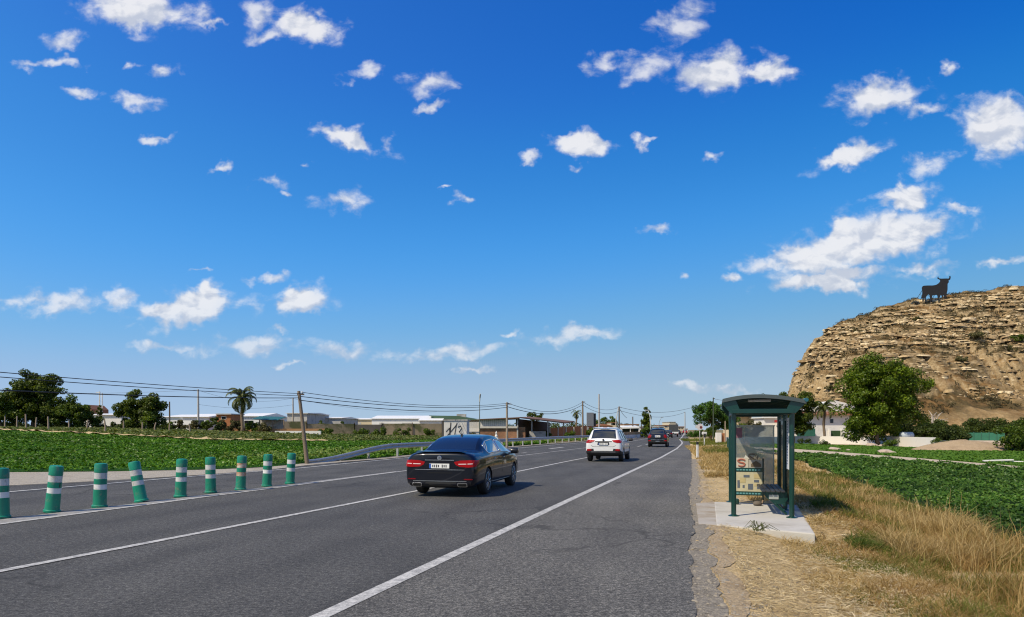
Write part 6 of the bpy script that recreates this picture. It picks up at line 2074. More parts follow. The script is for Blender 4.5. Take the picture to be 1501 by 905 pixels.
# water tower mast
mt = thing('antenna_mast', 'short white antenna mast with brackets above the slim cypress at left', 'mast', at(146, 150))
hm = ZA(574, 150) - T(XA(146, 150), 150)
m = MB(); m.tube([(0, 0, 0), (0, 0, hm)], [.16, .12], 8); m.tube([(.55, 0, 0), (.55, 0, hm - .3)], [.10, .10], 8); m.box((-.3, 0, hm - .2), (.9, .12, .14)); m.box((.3, 0, hm - 1.0), (.8, .10, .12)); m.build('mast', WHITEW, mt)

# ---- teal tarp lean-to and low wall, reed fence
h = house('tarp_shed', 'open lean-to with teal tarpaulin roof beside the date palm', 'shed')
Y = 122
mb = MB(); a, b = XA(380, Y), XA(419, Y)
mb.add([(a, Y, ZA(610.2, Y)), (b, Y, ZA(611.4, Y)), (b - .4, Y - 3, ZA(615.8, Y - 3)), (a - .2, Y - 3, ZA(614.8, Y - 3)), (a, Y, ZA(610.9, Y)), (b, Y, ZA(612.1, Y)), (b - .4, Y - 3, ZA(616.4, Y - 3)), (a - .2, Y - 3, ZA(615.4, Y - 3))], [(0, 1, 2, 3), (7, 6, 5, 4), (0, 4, 5, 1), (1, 5, 6, 2), (2, 6, 7, 3), (3, 7, 4, 0)]).build('roof', TEALP, h)
block(MB(), 381, 416, Y, 615.5, None, .3).build('back_wall', GREYW, h)
for px in (380.5, 400, 416): MB().box((XA(px, Y - 2.9), Y - 2.9, (T(XA(px, Y - 3), Y - 3) + ZA(616, Y - 3)) / 2), (.16, .16, ZA(616, Y - 3) - T(XA(px, Y - 3), Y - 3))).build('support_post', WOOD, h)
tag(block(MB(), 403, 470, 113, 632.0, None, .4).build('low_white_wall', WHITEW), 'low whitewashed wall behind the fallow strip left of the guard rail', 'wall')
REED = mat('reed_fence_cane', (.33, .26, .165), .95, var=.35, vs=.5, dirt=(.12, .125, .05), ds=.35, dth=(.46, .58), bs=.5, bscale=8)
FPOST_DK = mat('dark_stake_wood', (.11, .08, .055), .95, var=.3, vs=8)
h = house('reed_fence', 'long brown reed fence behind the low white wall', 'fence')
for a, b, Ya, Yb, yt in ((402, 450, 124, 126, 618.0), (450, 520, 126, 130, 621.5), (520, 560, 130, 134, 622.6), (560, 648, 134, 138, 621.2)):
    xa, xb = XA(a, Ya), XA(b, Yb); za, zb = T(xa, Ya) - .1, T(xb, Yb) - .1; ta, tb = ZA(yt, Ya), ZA(yt, Yb)
    MB().add([(xa, Ya, za), (xb, Yb, zb), (xb, Yb, tb), (xa, Ya, ta), (xa, Ya + .1, za), (xb, Yb + .1, zb), (xb, Yb + .1, tb), (xa, Ya + .1, ta)], [(0, 1, 2, 3), (7, 6, 5, 4), (2, 6, 7, 3), (0, 3, 7, 4), (1, 5, 6, 2)]).build('reed_panel', REED, h)
    for f_ in np.linspace(0, 1, max(2, int((xb - xa) / 3.2))): MB().box((lerp(xa, xb, f_), lerp(Ya, Yb, f_) - .08, (lerp(za, zb, f_) + lerp(ta, tb, f_)) / 2 + .08), (.12, .12, lerp(ta, tb, f_) - lerp(za, zb, f_) + .25)).build('fence_post', FPOST_DK, h)
EARTH = verge_mat('orange_earth_bank', (.32, .16, .07), (.38, .22, .11), (.26, .14, .07), .6)
tag(block(MB(), 330, 480, 119, 628.6, None, 1.2).build('earth_bank', EARTH), 'low orange earth bank behind the low white wall', 'earth bank')

# ---- fence posts behind the left field
FPOST = mat('fence_post_wood', (.33, .25, .18), .95, var=.3, vs=8)
FP = [(-12, 606, 629), (7, 609, 629), (25, 608, 629), (39, 608, 634), (53, 611, 630), (71, 611, 634), (101, 612, 626), (128, 612, 628), (154, 616, 637), (181, 612, 628), (208, 613, 626.5), (227, 617, 626), (249, 615, 626.5), (278, 615, 626)]
FLAB = ['fence post at the far left beyond the edge of the photo', 'leftmost visible fence post under the yellowish tree', 'second fence post from the left below the dark tree', 'tall fence post standing in front of its neighbours, third from left', 'reddish fence post fourth from left', 'pale leaning fence post fifth from left reaching down into the field', 'fence post below the sprawling dark tree', 'fence post below the small dark bush tree',
        'fence post standing nearer, left of the fig tree', 'pale fence post at the left side of the fig tree', 'fence post in front of the fig tree trunk', 'fence post at the right side of the fig tree', 'fence post under the short dark pole', 'fence post below the pale concrete pole']
for (px, yt, yb), lab in zip(FP, FLAB):
    Y = 88 if yb > 632 else 101
    x = XA(px, Y); z0 = T(x, Y); h_ = min(2.6, max(1.4, (yb - yt) * Y / F))
    mb = MB(); mb.tube([(x, Y, z0 - .2), (x + random.uniform(-.1, .1), Y, z0 + h_ * .5), (x + random.uniform(-.15, .15), Y, z0 + h_)], [.11, .10, .085], 7)
    tag(mb.build('fence_post', FPOST, smooth=True, auto=R(40)), lab, 'fence post', 'fence posts behind the left field')

# ---- grey billboard back, red fence, roofs beyond the white car
bb = thing('billboard', 'tall grey billboard seen from behind near the dark utility pole', 'billboard', at(865, 116), .35)
zt = ZA(605, 116) - T(XA(865, 116), 116); zb = ZA(625, 116) - T(XA(865, 116), 116)
MB().box((0, 0, (zt + zb) / 2), (1.25, .10, zt - zb)).build('board', mat('billboard_grey', (.26, .26, .26), .7, var=.1), bb, bevel=.02)
MB().box((.85, .25, (zt + zb) / 2 - .05), (.42, .45, zt - zb - .15)).build('side_frame', CLAD, bb)
mb = MB()
for x in (-.45, .5): mb.box((x, .08, zb / 2), (.12, .12, zb))
mb.build('support_post', CONCP, bb)
pr_ = [(806, 122, 841, 128, 624), (841, 130, 872, 138, 622)]
for k, (a, Ya, b, Yb, yt) in enumerate(pr_):
    xa, xb = XA(a, Ya), XA(b, Yb)
    t = thing('rusty_fence', ['rusty orange sheet fence beside the brick shed canopy', 'dark red sheet fence below the thin palm'][k], 'fence')
    MB().add([(xa, Ya, -.1), (xb, Yb, -.1), (xb, Yb, ZA(yt + 1, Yb)), (xa, Ya, ZA(yt + 4, Ya)), (xa, Ya + .15, -.1), (xb, Yb + .15, -.1), (xb, Yb + .15, ZA(yt + 1, Yb)), (xa, Ya + .15, ZA(yt + 4, Ya))], [(0, 1, 2, 3), (7, 6, 5, 4), (2, 6, 7, 3), (0, 3, 7, 4), (1, 5, 6, 2)]).build('sheet_panel', RUST, t)
    for q in range(4):
        f_ = q / 3; MB().box((lerp(xa, xb, f_), lerp(Ya, Yb, f_) - .12, 1.0), (.14, .14, 2.1)).build('fence_post', WHITEW, t)
h = house('red_roof_building', 'low building with terracotta roofs behind the white car', 'building')
block(MB(), 873, 898, 165, 625, None, 9).build('wall', CREAMW, h); mb = MB(); xa, xb = XA(870, 164), XA(900, 164)
mb.prism([(xa, ZA(625, 164)), ((xa + xb) / 2, ZA(621.5, 164)), (xb, ZA(625, 164))], 163.5, 175).build('roof', TILE, h)
h = house('awning_stall', 'roadside stall under a long white awning beyond the white car', 'stall')
Y = 148
mb = MB(); a, b = XA(911, Y), XA(937, Y)
mb.add([(a, Y, ZA(626.2, Y)), (b, Y, ZA(625.6, Y)), (b, Y + 5, ZA(623.6, Y)), (a, Y + 5, ZA(624.2, Y)), (a, Y, ZA(628.6, Y)), (b, Y, ZA(628.0, Y)), (b, Y + 5, ZA(624.5, Y)), (a, Y + 5, ZA(625, Y))], [(0, 1, 2, 3), (7, 6, 5, 4), (0, 4, 5, 1), (1, 5, 6, 2), (2, 6, 7, 3), (3, 7, 4, 0)]).build('awning', METALR, h)
block(MB(), 912, 936, Y + 4.5, 626, None, .3).build('back_wall', mat('stall_dark_green', (.02, .04, .03), .8), h)
for px in (911.5, 924, 936.5): MB().box((XA(px, Y + .3), Y + .3, ZA(628, Y) / 2), (.18, .18, ZA(628, Y))).build('post', WHITEW, h)
h = house('cream_wall', 'low cream wall with pale coping along the far side of the road', 'wall')
xa, xb, Ya, Yb = XA(905, 124), XA(951, 158), 124, 158
for z0, z1, m in ((-.1, .62, WHITEW), (.63, 1.15, mat('ochre_panel', (.40, .26, .13), .85, var=.4, vs=2))):
    MB().add([(xa, Ya, z0), (xb, Yb, z0), (xb, Yb, z1), (xa, Ya, z1), (xa - .3, Ya + .1, z0), (xb - .3, Yb + .1, z0), (xb - .3, Yb + .1, z1), (xa - .3, Ya + .1, z1)], [(0, 1, 2, 3), (7, 6, 5, 4), (2, 6, 7, 3), (0, 3, 7, 4), (1, 5, 6, 2)]).build('wall_face' if z0 < 0 else 'ochre_panel', m, h)
h = house('town_block', 'tall pale square building closing the far end of the road', 'building')
block(MB(), 981.5, 990.5, 330, 619, None, 16).build('wall', mat('pale_cream_block', (.62, .55, .42), .9), h); block(MB(), 990.6, 993, 331, 620.5, None, 14).build('side_wing', GREYW, h); block(MB(), 981.2, 990.8, 329.7, 618.4, 619.2, 16.5).build('roof_parapet', GREYW, h)
FAR = [(966, 981, 300, 624, CREAMW, 'low cream building left of the tall pale building'), (953, 967, 240, 628, WHITEW, 'white low building with dark roof right of the cypress'), (957, 973, 260, 626, GREYW, 'grey roofed house in front of the cream far building'), (993, 1003, 400, 626, CREAMW, 'ochre far houses right of the tall pale building'), (1000, 1008, 520, 629, WHITEW, 'tiny white buildings at the end of the road'), (915, 937, 260, 622.5, CREAMW, 'cream house behind the white awning'), (937, 952, 235, 626, WHITEW, 'white house behind the cypress foot'), (896, 904, 180, 620, CREAMW, 'tan block by the side stay of the utility pole')]
for a, b, Y, yt, m, lab in FAR:
    h = house('far_house', lab, 'building', 'houses at the far end of the road')
    block(MB(), a, b, Y, yt, None, 10).build('wall', m, h)
    block(MB(), a - .3, b + .3, Y - .3, yt - .7, yt + .05, 10.6).build('roof', TILE if m is CREAMW else GREYW, h)
    windows(h, [lerp(a, b, .3), lerp(a, b, .7)], Y, yt + 1.2, yt + 2.6, 1.1)

# ---- villa and walls on the right
Y = 112
vl_ = house('villa', 'white two-storey villa with terracotta eaves half hidden by the garden tree', 'house')
block(MB(), 1166, 1262, Y, 609, None, 9).build('wall', WHITEW, vl_)
mb = MB(); xa, xb = XA(1164, Y - .8), XA(1264, Y - .8)
mb.prism([(Y - .8, ZA(608.9, Y)), (Y - .8, ZA(607.4, Y)), (Y + 4.8, ZA(600.5, Y)), (Y + 4.8, ZA(602, Y))], xa, xb, 'X').build('tiled_roof', TILE, vl_)
mb = MB()
mb.prism([(XA(1184, Y + 3), ZA(604, Y + 3)), (XA(1193, Y + 3), ZA(599.5, Y + 3)), (XA(1208, Y + 3), ZA(592, Y + 3)), (XA(1225, Y + 3), ZA(587.5, Y + 3)), (XA(1240, Y + 3), ZA(591, Y + 3)), (XA(1262, Y + 3), ZA(599, Y + 3)), (XA(1262, Y + 3), ZA(606, Y + 3))], Y + 3, Y + 9).build('upper_gable', WHITEW, vl_)
block(MB(), 1172, 1195, Y - 1.2, 628.5, None, 1.0).build('green_awning', mat('green_shade_net', (.02, .11, .075), .8, var=.3, vs=1.5), vl_)
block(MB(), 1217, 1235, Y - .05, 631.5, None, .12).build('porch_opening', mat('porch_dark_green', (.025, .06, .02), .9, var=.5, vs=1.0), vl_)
for px in (1217, 1235): block(MB(), px - 1.0, px + 1.0, Y - .5, 630, None, .5).build('porch_pillar', WHITEW, vl_)
windows(vl_, [1219], Y, 614.5, 620.5, .5)
h = house('white_house', 'white house with curved roof edge seen above the shelter glass', 'house')
block(MB(), 1120, 1141, 118, 613.0, None, 8).build('wall', WHITEW, h); block(MB(), 1119, 1142, 117.6, 611.5, 613.05, 8.6).build('roof', METALR, h)
for px in (1121, 1130): MB().lathe([(.02, 0), (.45, .12), (.47, .15)], 12, (XA(px, 119), 119, ZA(610.5, 119)), 'Y').build('satellite_dish', WHITEW, h)
block(MB(), 1135.5, 1139.5, 117.5, 616, 619.5, .1).build('red_sign_panel', mat('red_sign', (.4, .03, .03), .6), h)
h = house('tiled_house', 'house with tan tiled roof left of the white curved house', 'house')
block(MB(), 1080, 1102, 125, 611, None, 8).build('wall', CREAMW, h); MB().prism([(XA(1078, 124), ZA(611, 124)), (XA(1092, 124), ZA(604, 124)), (XA(1104, 124), ZA(611, 124))], 123.5, 134).build('roof', mat('tan_tile', (.36, .25, .14), .9, var=.3, vs=2), h)
tree('shrub', 'dry yellowish shrub between the two houses above the shelter glass', 'shrub', at(1108, 112), [(0, 0, 1.9, 2.4, 1.2, 1.6)], 16, .5, 2200, .22, TREE_OLIVE, .06, .5, 131, None, 3)
tree('shrub', 'green shrub over the wall left of the white curved house', 'shrub', at(1088, 110), [(0, 0, 1.7, 1.8, 1.2, 1.4)], 14, .5, 1800, .22, TREE_MID, .06, .5, 132, None, 3)


def wallrun(mb, pts, h, th=.25):
    for (a, b) in zip(pts[:-1], pts[1:]):
        d = np.array(b[:2]) - np.array(a[:2]); L = np.linalg.norm(d); c = (np.array(a[:2]) + np.array(b[:2])) / 2
        z = T(*c); mb.box((c[0], c[1], z + (h - .3) / 2), (L, th, h + .3), rz=math.atan2(d[1], d[0]))
    return mb


gw = house('garden_wall', 'long whitewashed garden wall in front of the villa', 'wall')
A1, A2, A3, A4 = lp(1160, 99), lp(1262, 92), lp(1300, 86), lp(1368, 75)
wallrun(MB(), [A1, A2], 1.05).build('wall_run', WHITEW, gw); wallrun(MB(), [lp(1262.2, 91.9), A3], .92).build('wall_run', WHITEW, gw); wallrun(MB(), [A3, A4], 1.12).build('wall_run', WHITEW, gw)
for p in (A2, A3, A4): MB().box((p[0], p[1], T(*p) + .5), (.34, .34, 1.25)).build('wall_pier', WHITEW, gw)
h = house('pale_kerb_wall', 'pale low wall running along behind the sandy mound', 'wall')
wallrun(MB(), [lp(1366, 88), lp(1480, 86)], .62, .3).build('wall_run', mat('pinkish_pale_wall', (.56, .47, .40), .9), h)
tw_ = house('roadside_wall', 'low white wall behind the verge left of the shelter', 'wall')
wallrun(MB(), [lp(1056, 88), lp(1112, 92)], .85).build('wall_run', WHITEW, tw_)
wallrun(MB(), [lp(1112, 92), lp(1158, 96)], 1.0).build('wall_run', WHITEW, tw_)
gt = thing('gate_box', 'white gate pillar with a rust-coloured door left of the shelter', 'gate', at(1053, 86))
MB().box((0, 0, .6), (.62, .5, 1.25)).build('pillar', WHITEW, gt, bevel=.02)
MB().box((.62, .1, .6), (.6, .2, 1.15)).build('rust_door', RUST, gt, bevel=.05)
tag(MB().lathe([(.07, 0), (.06, 2.6)], 7, at(1063, 84)).build('timber_post', WOODP), 'bare timber post left of the shelter roof post', 'post')
gn = house('mesh_screen', 'green windbreak mesh screen in front of the hill hedge', 'screen')
a, b = lp(1416, 92), lp(1472, 90)
wallrun(MB(), [a, b], 1.55, .06).build('mesh_panel', mat('green_windbreak', (.03, .16, .10), .8, var=.25, vs=2), gn)
for f_ in np.linspace(0, 1, 6): MB().box((lerp(a[0], b[0], f_), lerp(a[1], b[1], f_) - .06, T(*a) + .8), (.07, .07, 1.7)).build('mesh_post', mat('mesh_post_green', (.05, .16, .11), .7), gn)
# white tank / car shape behind the wall, white debris, stones
tk = MB(); x, y, z = at(1329, 83); tk.lathe([(.0, -.75), (.3, -.72), (.42, -.6), (.42, .6), (.3, .72), (.0, .75)], 18, (0, 0, 0), 'X')
tag(tk.build('water_tank', mat('pale_blue_tank', (.42, .47, .52), .5), None, (x, y, z + 1.25), smooth=True), 'pale blue-grey tank lying behind the white wall under the hedge', 'tank')
d = MB(); x, y, z = at(1463, 41.5); d.box((0, 0, .16), (1.5, .30, .07), rz=-.25, ry=-.05).box((.9, -.1, .10), (.9, .25, .05), rz=-.6).box((-.1, .12, .05), (1.1, .3, .05), rz=.1)
tag(d.build('white_boards', WHITEW, None, (x, y, z), bevel=.01), 'white discarded boards lying beside the farm track', 'boards')
STN = mat('pink_grey_stone', (.42, .33, .26), .95, var=.3, vs=3)
for px, Y_, s, lab in ((1223, 66, .55, 'flat pinkish stone pile at the lawn edge behind the shelter'), (1244, 64, .3, 'small pink stone beside the farm track'), (1297, 58, .6, 'broken stones at the lawn edge below the garden tree'), (1307, 57.5, .35, 'small pale stone right of the broken stones'), (1277, 82, .7, 'red-tinged boulder at the foot of the garden tree'), (1295, 80, .55, 'rounded boulder right of the garden tree foot')):
    bm = bmesh.new(); bmesh.ops.create_icosphere(bm, subdivisions=2, radius=s)
    for v_ in bm.verts: v_.co *= 1 + .35 * mnoise.noise(v_.co * 2.2 + Vector((px, 0, 0))); v_.co.z *= .5
    me = bpy.data.meshes.new('stone'); bm.to_mesh(me); bm.free()
    tag(link_mesh('stone', me, STN, None, at(px, Y_, s * .12)), lab, 'stone', 'loose stones by the lawn')
# sandy mound
bm = bmesh.new(); bmesh.ops.create_grid(bm, x_segments=50, y_segments=24, size=1)
for v_ in bm.verts:
    r2 = v_.co.x ** 2 + v_.co.y ** 2; hgt = max(0, 1 - r2) ** 1.2
    v_.co.z = hgt * 1.0 + .22 * hgt * mnoise.fractal(Vector((v_.co.x * 3, v_.co.y * 3, 1)), .8, 2, 4) - .05; v_.co.x *= 5.2; v_.co.y *= 4.0
me = bpy.data.meshes.new('sand_mound'); bm.to_mesh(me); bm.free()
tag(link_mesh('sand_mound', me, YARD, None, at(1415, 66), True), 'low sandy earth mound between white wall and edge bush', 'mound')
# bleached dead branches on the slope
db = MB(); x, y, z = at(1366, 98)
r_ = np.random.default_rng(4)
for k in range(14):
    a = r_.uniform(-.5, 3.3); l = r_.uniform(1, 2.8)
    db.tube([(x, y, z + 2.2), (x + math.cos(a) * l * .5, y, z + 3.0 + math.sin(a) * l * .35), (x + math.cos(a) * l, y + r_.normal(0, .5), z + 3.0 + math.sin(a) * l * .6)], [.09, .06, .02], 5)
db.tube([(x, y, z), (x, y, z + 2.4)], [.14, .1], 6)
tag(db.build('dead_branches', mat('bleached_wood', (.46, .40, .34), .9)), 'bleached dead branches above the hedge right of the garden tree', 'dead tree')

# ================================================================== hill with bull silhouette
YC = 320.0
skx = np.array([1150, 1157, 1163, 1172, 1180, 1195, 1225, 1260, 1300, 1345, 1380, 1420, 1460, 1501, 1600, 1750, 1900])
sky_ = np.array([612, 575, 540, 505, 494, 486, 477, 465.5, 452.5, 441.5, 436.5, 431.5, 427, 421.5, 412, 405, 402])


def hill_height(X, Y):
    px = CX + X * F / YC
    top = ZA(np.interp(px, skx, sky_), YC)
    top = np.interp(px, [1140, 1156, 1168, 1180], [ZA(500, YC), ZA(499, YC), ZA(497, YC), ZA(494, YC)]) * (px < 1180) + top * (px >= 1180)
    nz = np.vectorize(lambda x, y: mnoise.fractal(Vector((x * .03, y * .03, .7)), 1.0, 2.1, 5))(X, Y)
    nzs = np.vectorize(lambda x, y: mnoise.fractal(Vector((x * .11, y * .11, 3.3)), .9, 2.1, 5))(X, Y)
    # front: distance behind the foot line, the foot curving back to the left nose
    foot = 206 + 34 * np.exp(-((X - 82) / 26.0) ** 2 * .5) * (X < 130) + nz * 5
    t = np.clip((Y - foot) / (YC - foot), 0, 1.15)
    soft = np.interp(t, [0, .10, .30, .46, .50, .60, .80, 1.0, 1.15], [0, .035, .20, .34, .46, .60, .82, 1.0, 1.02])
    nose = np.interp(t, [0, .08, .16, .30, .36, .52, .80, 1.0, 1.15], [0, .10, .28, .40, .62, .80, .93, 1.0, 1.0])
    kx = sm(95, 185, X)
    prof = soft * kx + nose * (1 - kx)
    # left end: a cliff that runs back from the nose
    xl = .392 * Y - 3.0 + 10 * sm(235, 320, Y) * 0 + nz * 3.0 + nzs * 1.2
    blk = np.vectorize(lambda y: mnoise.cell(Vector((y * .11, 3.5, .5))) * 3.2 + mnoise.cell(Vector((y * .31, 5.5, .5))) * 1.2)(Y)
    d = X - xl + blk * (X < 140) - 1.0
    cl = np.interp(d, [-6, 0, 3.2, 6, 9, 14, 22], [0, .06, .40, .62, .80, .94, 1.0])
    z = top * prof * cl
    # strata: ledges that step with height
    ph = z / 2.5 + nz * .9
    fr_ = ph - np.floor(ph)
    led = (sm(.34, .52, fr_) - fr_) * 2.5
    amp = sm(8, 22, z) * (.55 + .45 * np.clip(nzs * 1.5 + .5, 0, 1))
    # gullies run down the slope
    gul = np.vectorize(lambda x, y: mnoise.fractal(Vector((x * .075 + .012 * y, y * .012, 8.8)), .9, 2.1, 4))(X, Y)
    led = led * np.clip(.35 + 1.3 * (nz + .25), .15, 1.15)
    z = z - 3.6 * np.clip(.22 - np.abs(gul), 0, .22) / .22 * sm(5, 18, z) * (1 - sm(.86, .97, t))
    back = 1 - sm(YC + 6, YC + 40, Y) * .3
    return (z + led * amp * 1.05 + nzs * 1.1 * sm(3, 12, z)) * back


hx = np.arange(58, 372, .75); hy = np.r_[np.arange(176, 330, .75), np.arange(330, 420, 5.0)]
HX, HY = np.meshgrid(hx, hy)
HZ = hill_height(HX, HY)
HZ = np.where(HZ < .05, -.8, HZ - .1)


def hill_mat():
    m, nt, b, out = nodes_of('dry_limestone_hill')
    p = geo_pos(nt)
    g = N(nt, 'NewGeometry'); sp_ = N(nt, 'SeparateXYZ'); nt.links.new(g.outputs['Normal'], sp_.inputs[0])
    st_ = noise(nt, 1.0, 7, .62, geo_pos(nt, (.10, .10, .55)), .6)
    big = noise(nt, .022, 5, .55, p)
    mid = noise(nt, .18, 8, .68, p, .5)
    fine = noise(nt, .9, 6, .7, p)
    soil = ramp(nt, mid, [(.30, (.075, .043, .016)), (.5, (.19, .110, .043)), (.70, (.35, .210, .085))])
    stone = ramp(nt, fine, [(.28, (.20, .135, .070)), (.5, (.38, .28, .155)), (.72, (.56, .45, .29))])
    band = ramp(nt, st_, [(.50, (0, 0, 0)), (.585, (1, 1, 1))])
    steep = ramp(nt, sp_.outputs[2], [(.45, (1, 1, 1)), (.80, (0, 0, 0))])
    hi = N(nt, 'SeparateXYZ'); nt.links.new(p, hi.inputs[0])
    zz = N(nt, 'MapRange'); zz.inputs[1].default_value = 12; zz.inputs[2].default_value = 26; nt.links.new(hi.outputs[2], zz.inputs[0])
    f1 = N(nt, 'Math', operation='MULTIPLY'); nt.links.new(band, f1.inputs[0]); nt.links.new(zz.outputs[0], f1.inputs[1])
    f2 = N(nt, 'Math', operation='MAXIMUM'); nt.links.new(f1.outputs[0], f2.inputs[0]); nt.links.new(steep, f2.inputs[1])
    veg = ramp(nt, noise(nt, .055, 6, .7, p, .8), [(.42, (0, 0, 0)), (.56, (.92, .92, .92))])
    soil = mixcol(nt, veg, soil, ramp(nt, fine, [(.3, (.045, .036, .016)), (.7, (.115, .088, .042))]))
    col = mixcol(nt, f2.outputs[0], soil, stone)
    # tawny bare scar on the lower slope
    sandy = ramp(nt, big, [(.50, (0, 0, 0)), (.62, (1, 1, 1))])
    zl = N(nt, 'MapRange'); zl.inputs[1].default_value = 34; zl.inputs[2].default_value = 10; nt.links.new(hi.outputs[2], zl.inputs[0])
    f3 = N(nt, 'Math', operation='MULTIPLY'); nt.links.new(sandy, f3.inputs[0]); nt.links.new(zl.outputs[0], f3.inputs[1])
    col = mixcol(nt, f3.outputs[0], col, ramp(nt, fine, [(.3, (.33, .215, .095)), (.7, (.52, .37, .19))]))
    nt.links.new(col, b.inputs['Base Color']); b.inputs['Roughness'].default_value = .97; b.inputs['Specular IOR Level'].default_value = .1
    h_ = mixcol(nt, .5, fine, st_)
    bump(nt, b, h_, 1.0, 1.6)
    return m


n_ = len(hx); i = np.arange(len(hy) - 1)[:, None] * n_ + np.arange(n_ - 1)[None, :]
tag(np_mesh('hill', np.stack([HX, HY, HZ], -1).reshape(-1, 3), np.stack([i, i + 1, i + n_ + 1, i + n_], -1).reshape(-1, 4), hill_mat(), smooth=False), kind='structure')
from mathutils import kdtree as _k


def hz(x, y):
    fx = (x - hx[0]) / .75; ix = int(np.clip(fx, 0, len(hx) - 2)); iy = int(np.clip(np.searchsorted(hy, y) - 1, 0, len(hy) - 2))
    tx = np.clip(fx - ix, 0, 1); ty = np.clip((y - hy[iy]) / (hy[iy + 1] - hy[iy]), 0, 1)
    return float((HZ[iy, ix] * (1 - tx) + HZ[iy, ix + 1] * tx) * (1 - ty) + (HZ[iy + 1, ix] * (1 - tx) + HZ[iy + 1, ix + 1] * tx) * ty)


# loose limestone blocks and scrub on the slope (uncountable)
r_ = np.random.default_rng(77)
base = np.array([(-1, -1, -.8), (1, -1, -.8), (1, 1, -.8), (-1, 1, -.8), (-.8, -.7, .8), (.8, -.7, .6), (.7, .8, .8), (-.7, .7, .7)], float)
qf = np.array([(4, 5, 6, 7), (0, 1, 5, 4), (1, 2, 6, 5), (2, 3, 7, 6), (3, 0, 4, 7)])
Vs = []; n = 0
sc_ = []
while n < 12000:
    x = r_.uniform(72, 225); y = r_.uniform(206, 326); z = hz(x, y)
    if z < 10 or (z < 24 + 10 * (x > 140) and r_.random() < .90): continue
    if x < 105 and r_.random() < .55: continue
    ph = z / 2.5 + .9 * mnoise.fractal(Vector((x * .03, y * .03, .7)), 1.0, 2.1, 5); ph -= math.floor(ph)
    if abs(ph - .50) > .13 and r_.random() < .88: continue
    ban = mnoise.noise(Vector((x * .05, y * .05, z * .33)))
    if ban + .9 * mnoise.noise(Vector((x * .021, y * .021, 4.4))) < r_.normal(0.0, .12): continue
    s = r_.lognormal(-1.15, .5); s = min(s, 1.15)
    V = base * np.array([s * r_.uniform(1.0, 3.2), s, s * r_.uniform(.30, .7)]) * r_.uniform(.75, 1.25, (8, 3))
    a = r_.normal(0, .3); ca, sa = math.cos(a), math.sin(a)
    V = np.stack([V[:, 0] * ca - V[:, 1] * sa + x, V[:, 0] * sa + V[:, 1] * ca + y, V[:, 2] + z + .02 * s], 1)
    Vs.append(V); n += 1
Vs = np.concatenate(Vs); Q = (np.arange(n)[:, None, None] * 8 + qf[None]).reshape(-1, 4)
HSTONE = leafmat('limestone_block', (.22, .155, .085), (.40, .30, .175), (.62, .52, .35), 0, .95, ns=.8, spec=.1)
stuff('rock_rubble', Vs, Q, HSTONE)
cl_ = []
while len(cl_) < 4200:
    x = r_.uniform(72, 225); y = r_.uniform(206, 326); z = hz(x, y)
    if z < 6: continue
    if mnoise.noise(Vector((x * .06, y * .06, 9))) < r_.normal(-.05, .2) + .25 * (z < 30) - .15 * (z > 42): continue
    s = min(1.5, r_.lognormal(-.6, .45))
    cl_.append(((x, y, z + s * .25), (s * 1.15, s * 1.15, s * .7)))
V, Q = blob_leaves(cl_, 100000, .36, r_)
SCRUB = leafmat('hill_scrub_leaf', (.030, .028, .012), (.075, .066, .028), (.14, .115, .05), .1, .8, ns=.4)
stuff('scrub', V, Q, SCRUB)


def hill_at(px, py):
    """point of the hill surface that the photo shows at (px, py)"""
    for y in np.arange(190, 330, .5):
        x = XA(px, y)
        if hz(x, y) >= ZA(py, y): return (x, y, hz(x, y) - .1)
    return (XA(px, 318), 318, hz(XA(px, 318), 318))


for px, py, w, lab in ((1430, 497, 3.6, 'big olive bush in a hollow on the hillside below the bull'), (1490, 503, 3.0, 'dark green bush at the right edge of the hillside'), (1410, 530, 2.2, 'small rounded olive bush in the middle of the slope'), (1217, 572, 1.8, 'small olive bush on the slope left of the garden tree'), (1480, 515, 2.4, 'dark bush clump under the edge bush of the hillside'), (1345, 470, 2.0, 'low bush on the upper ledges left of the bull column'), (1258, 487, 2.0, 'low bush near the upper left shoulder of the hill')):
    tree('hillside_bush', lab, 'bush', hill_at(px, py), [(0, 0, w * .35, w, w * .8, w * .45)], 22, w * .28, 2400, .34, TREE_OLIVE if px != 1490 else TREE_MID, .12, .3, int(px), 'bushes on the hillside', 3)

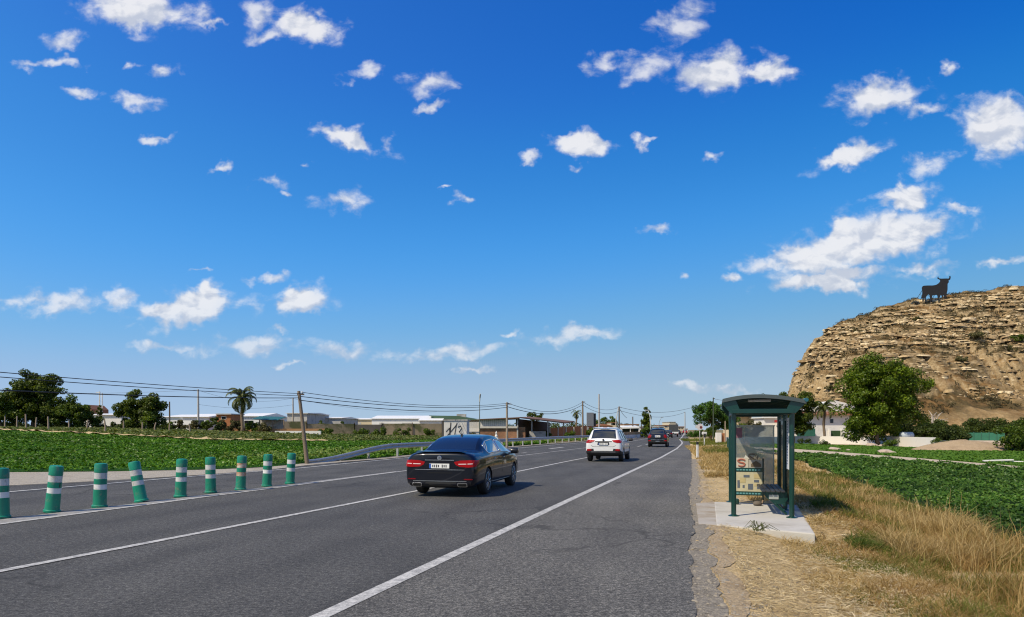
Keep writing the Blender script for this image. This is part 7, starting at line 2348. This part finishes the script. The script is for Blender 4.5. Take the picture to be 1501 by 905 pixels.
# the bull
BX = [(740, 178), (728, 205), (733, 228), (775, 247), (797, 272), (790, 295), (762, 330), (735, 352), (700, 372), (650, 385), (600, 391), (500, 391), (420, 394), (385, 400), (362, 418), (350, 452), (356, 490), (364, 530), (362, 590), (352, 640), (338, 665), (338, 700), (352, 705), (362, 680), (368, 700), (366, 740), (362, 772), (388, 776), (394, 740), (398, 692), (412, 690), (420, 730), (424, 764), (442, 766), (444, 720), (446, 680), (462, 650), (486, 622), (516, 606), (538, 625), (546, 680), (548, 756), (588, 752), (592, 700), (594, 640), (640, 628), (720, 616), (732, 660), (730, 734), (770, 728), (776, 680), (782, 636), (806, 622), (828, 634), (834, 668), (832, 708), (846, 706), (850, 665), (858, 634), (878, 626), (888, 650), (896, 695), (936, 685), (940, 640), (942, 590), (956, 550), (966, 500), (968, 440), (968, 370), (972, 345), (994, 318), (998, 300), (988, 276), (1008, 268), (1032, 244), (1042, 205), (1038, 172), (1026, 158), (1014, 168), (1016, 195), (1006, 216), (985, 224), (940, 222), (880, 224), (820, 226), (775, 222), (752, 212), (746, 196), (752, 180)]
YB = 316.0
out = [(XA(1330 + a / 16.46, YB), ZA(395 + b / 16.46, YB)) for a, b in BX]
bl_ = thing('bull_silhouette', 'giant flat black bull silhouette standing on the crest of the hill', 'hoarding')
STEELB = mat('matt_black_steel', (.014, .013, .014), .7, var=.25, vs=.8)
MB().prism(out, YB - .14, YB + .14).build('bull_panel', STEELB, bl_)
mb = MB()
zb = lambda p, y: hz(XA(p, YB), y) - .3
for px, tp in ((1353.5, 424), (1364, 424), (1376, 422), (1386, 416)):
    x = XA(px, YB); zt = ZA(tp, YB)
    mb.tube([(x, YB + .25, zt), (x, YB + 5.5, hz(x, YB + 5.5) - .3)], .11, 6); mb.tube([(x, YB + .25, zt), (x, YB + .25, hz(x, YB) - .3)], .11, 6)
    mb.tube([(x, YB + .3, (zt + hz(x, YB)) / 2), (x, YB + 3, (zt + hz(x, YB + 5.5)) / 2)], .08, 6)
for z in (ZA(428, YB), ZA(420, YB)): mb.tube([(XA(1353, YB), YB + .28, z), (XA(1387, YB), YB + .28, z)], .10, 6)
mb.build('scaffold', mat('scaffold_steel', (.10, .10, .10), .6, .5), bl_)
x, y = XA(1342, 317), 317
tree('hillside_bush', 'small grey bush on the crest just left of the bull', 'bush', (x, y, hz(x, y) - .1), [(0, 0, .6, 2.0, 1.2, .8)], 14, .6, 1300, .34, leafmat('grey_bush_leaf', (.06, .075, .08), (.10, .12, .12), (.15, .16, .15), .1, .8), .1, .3, 999, 'bushes on the hillside', 3)
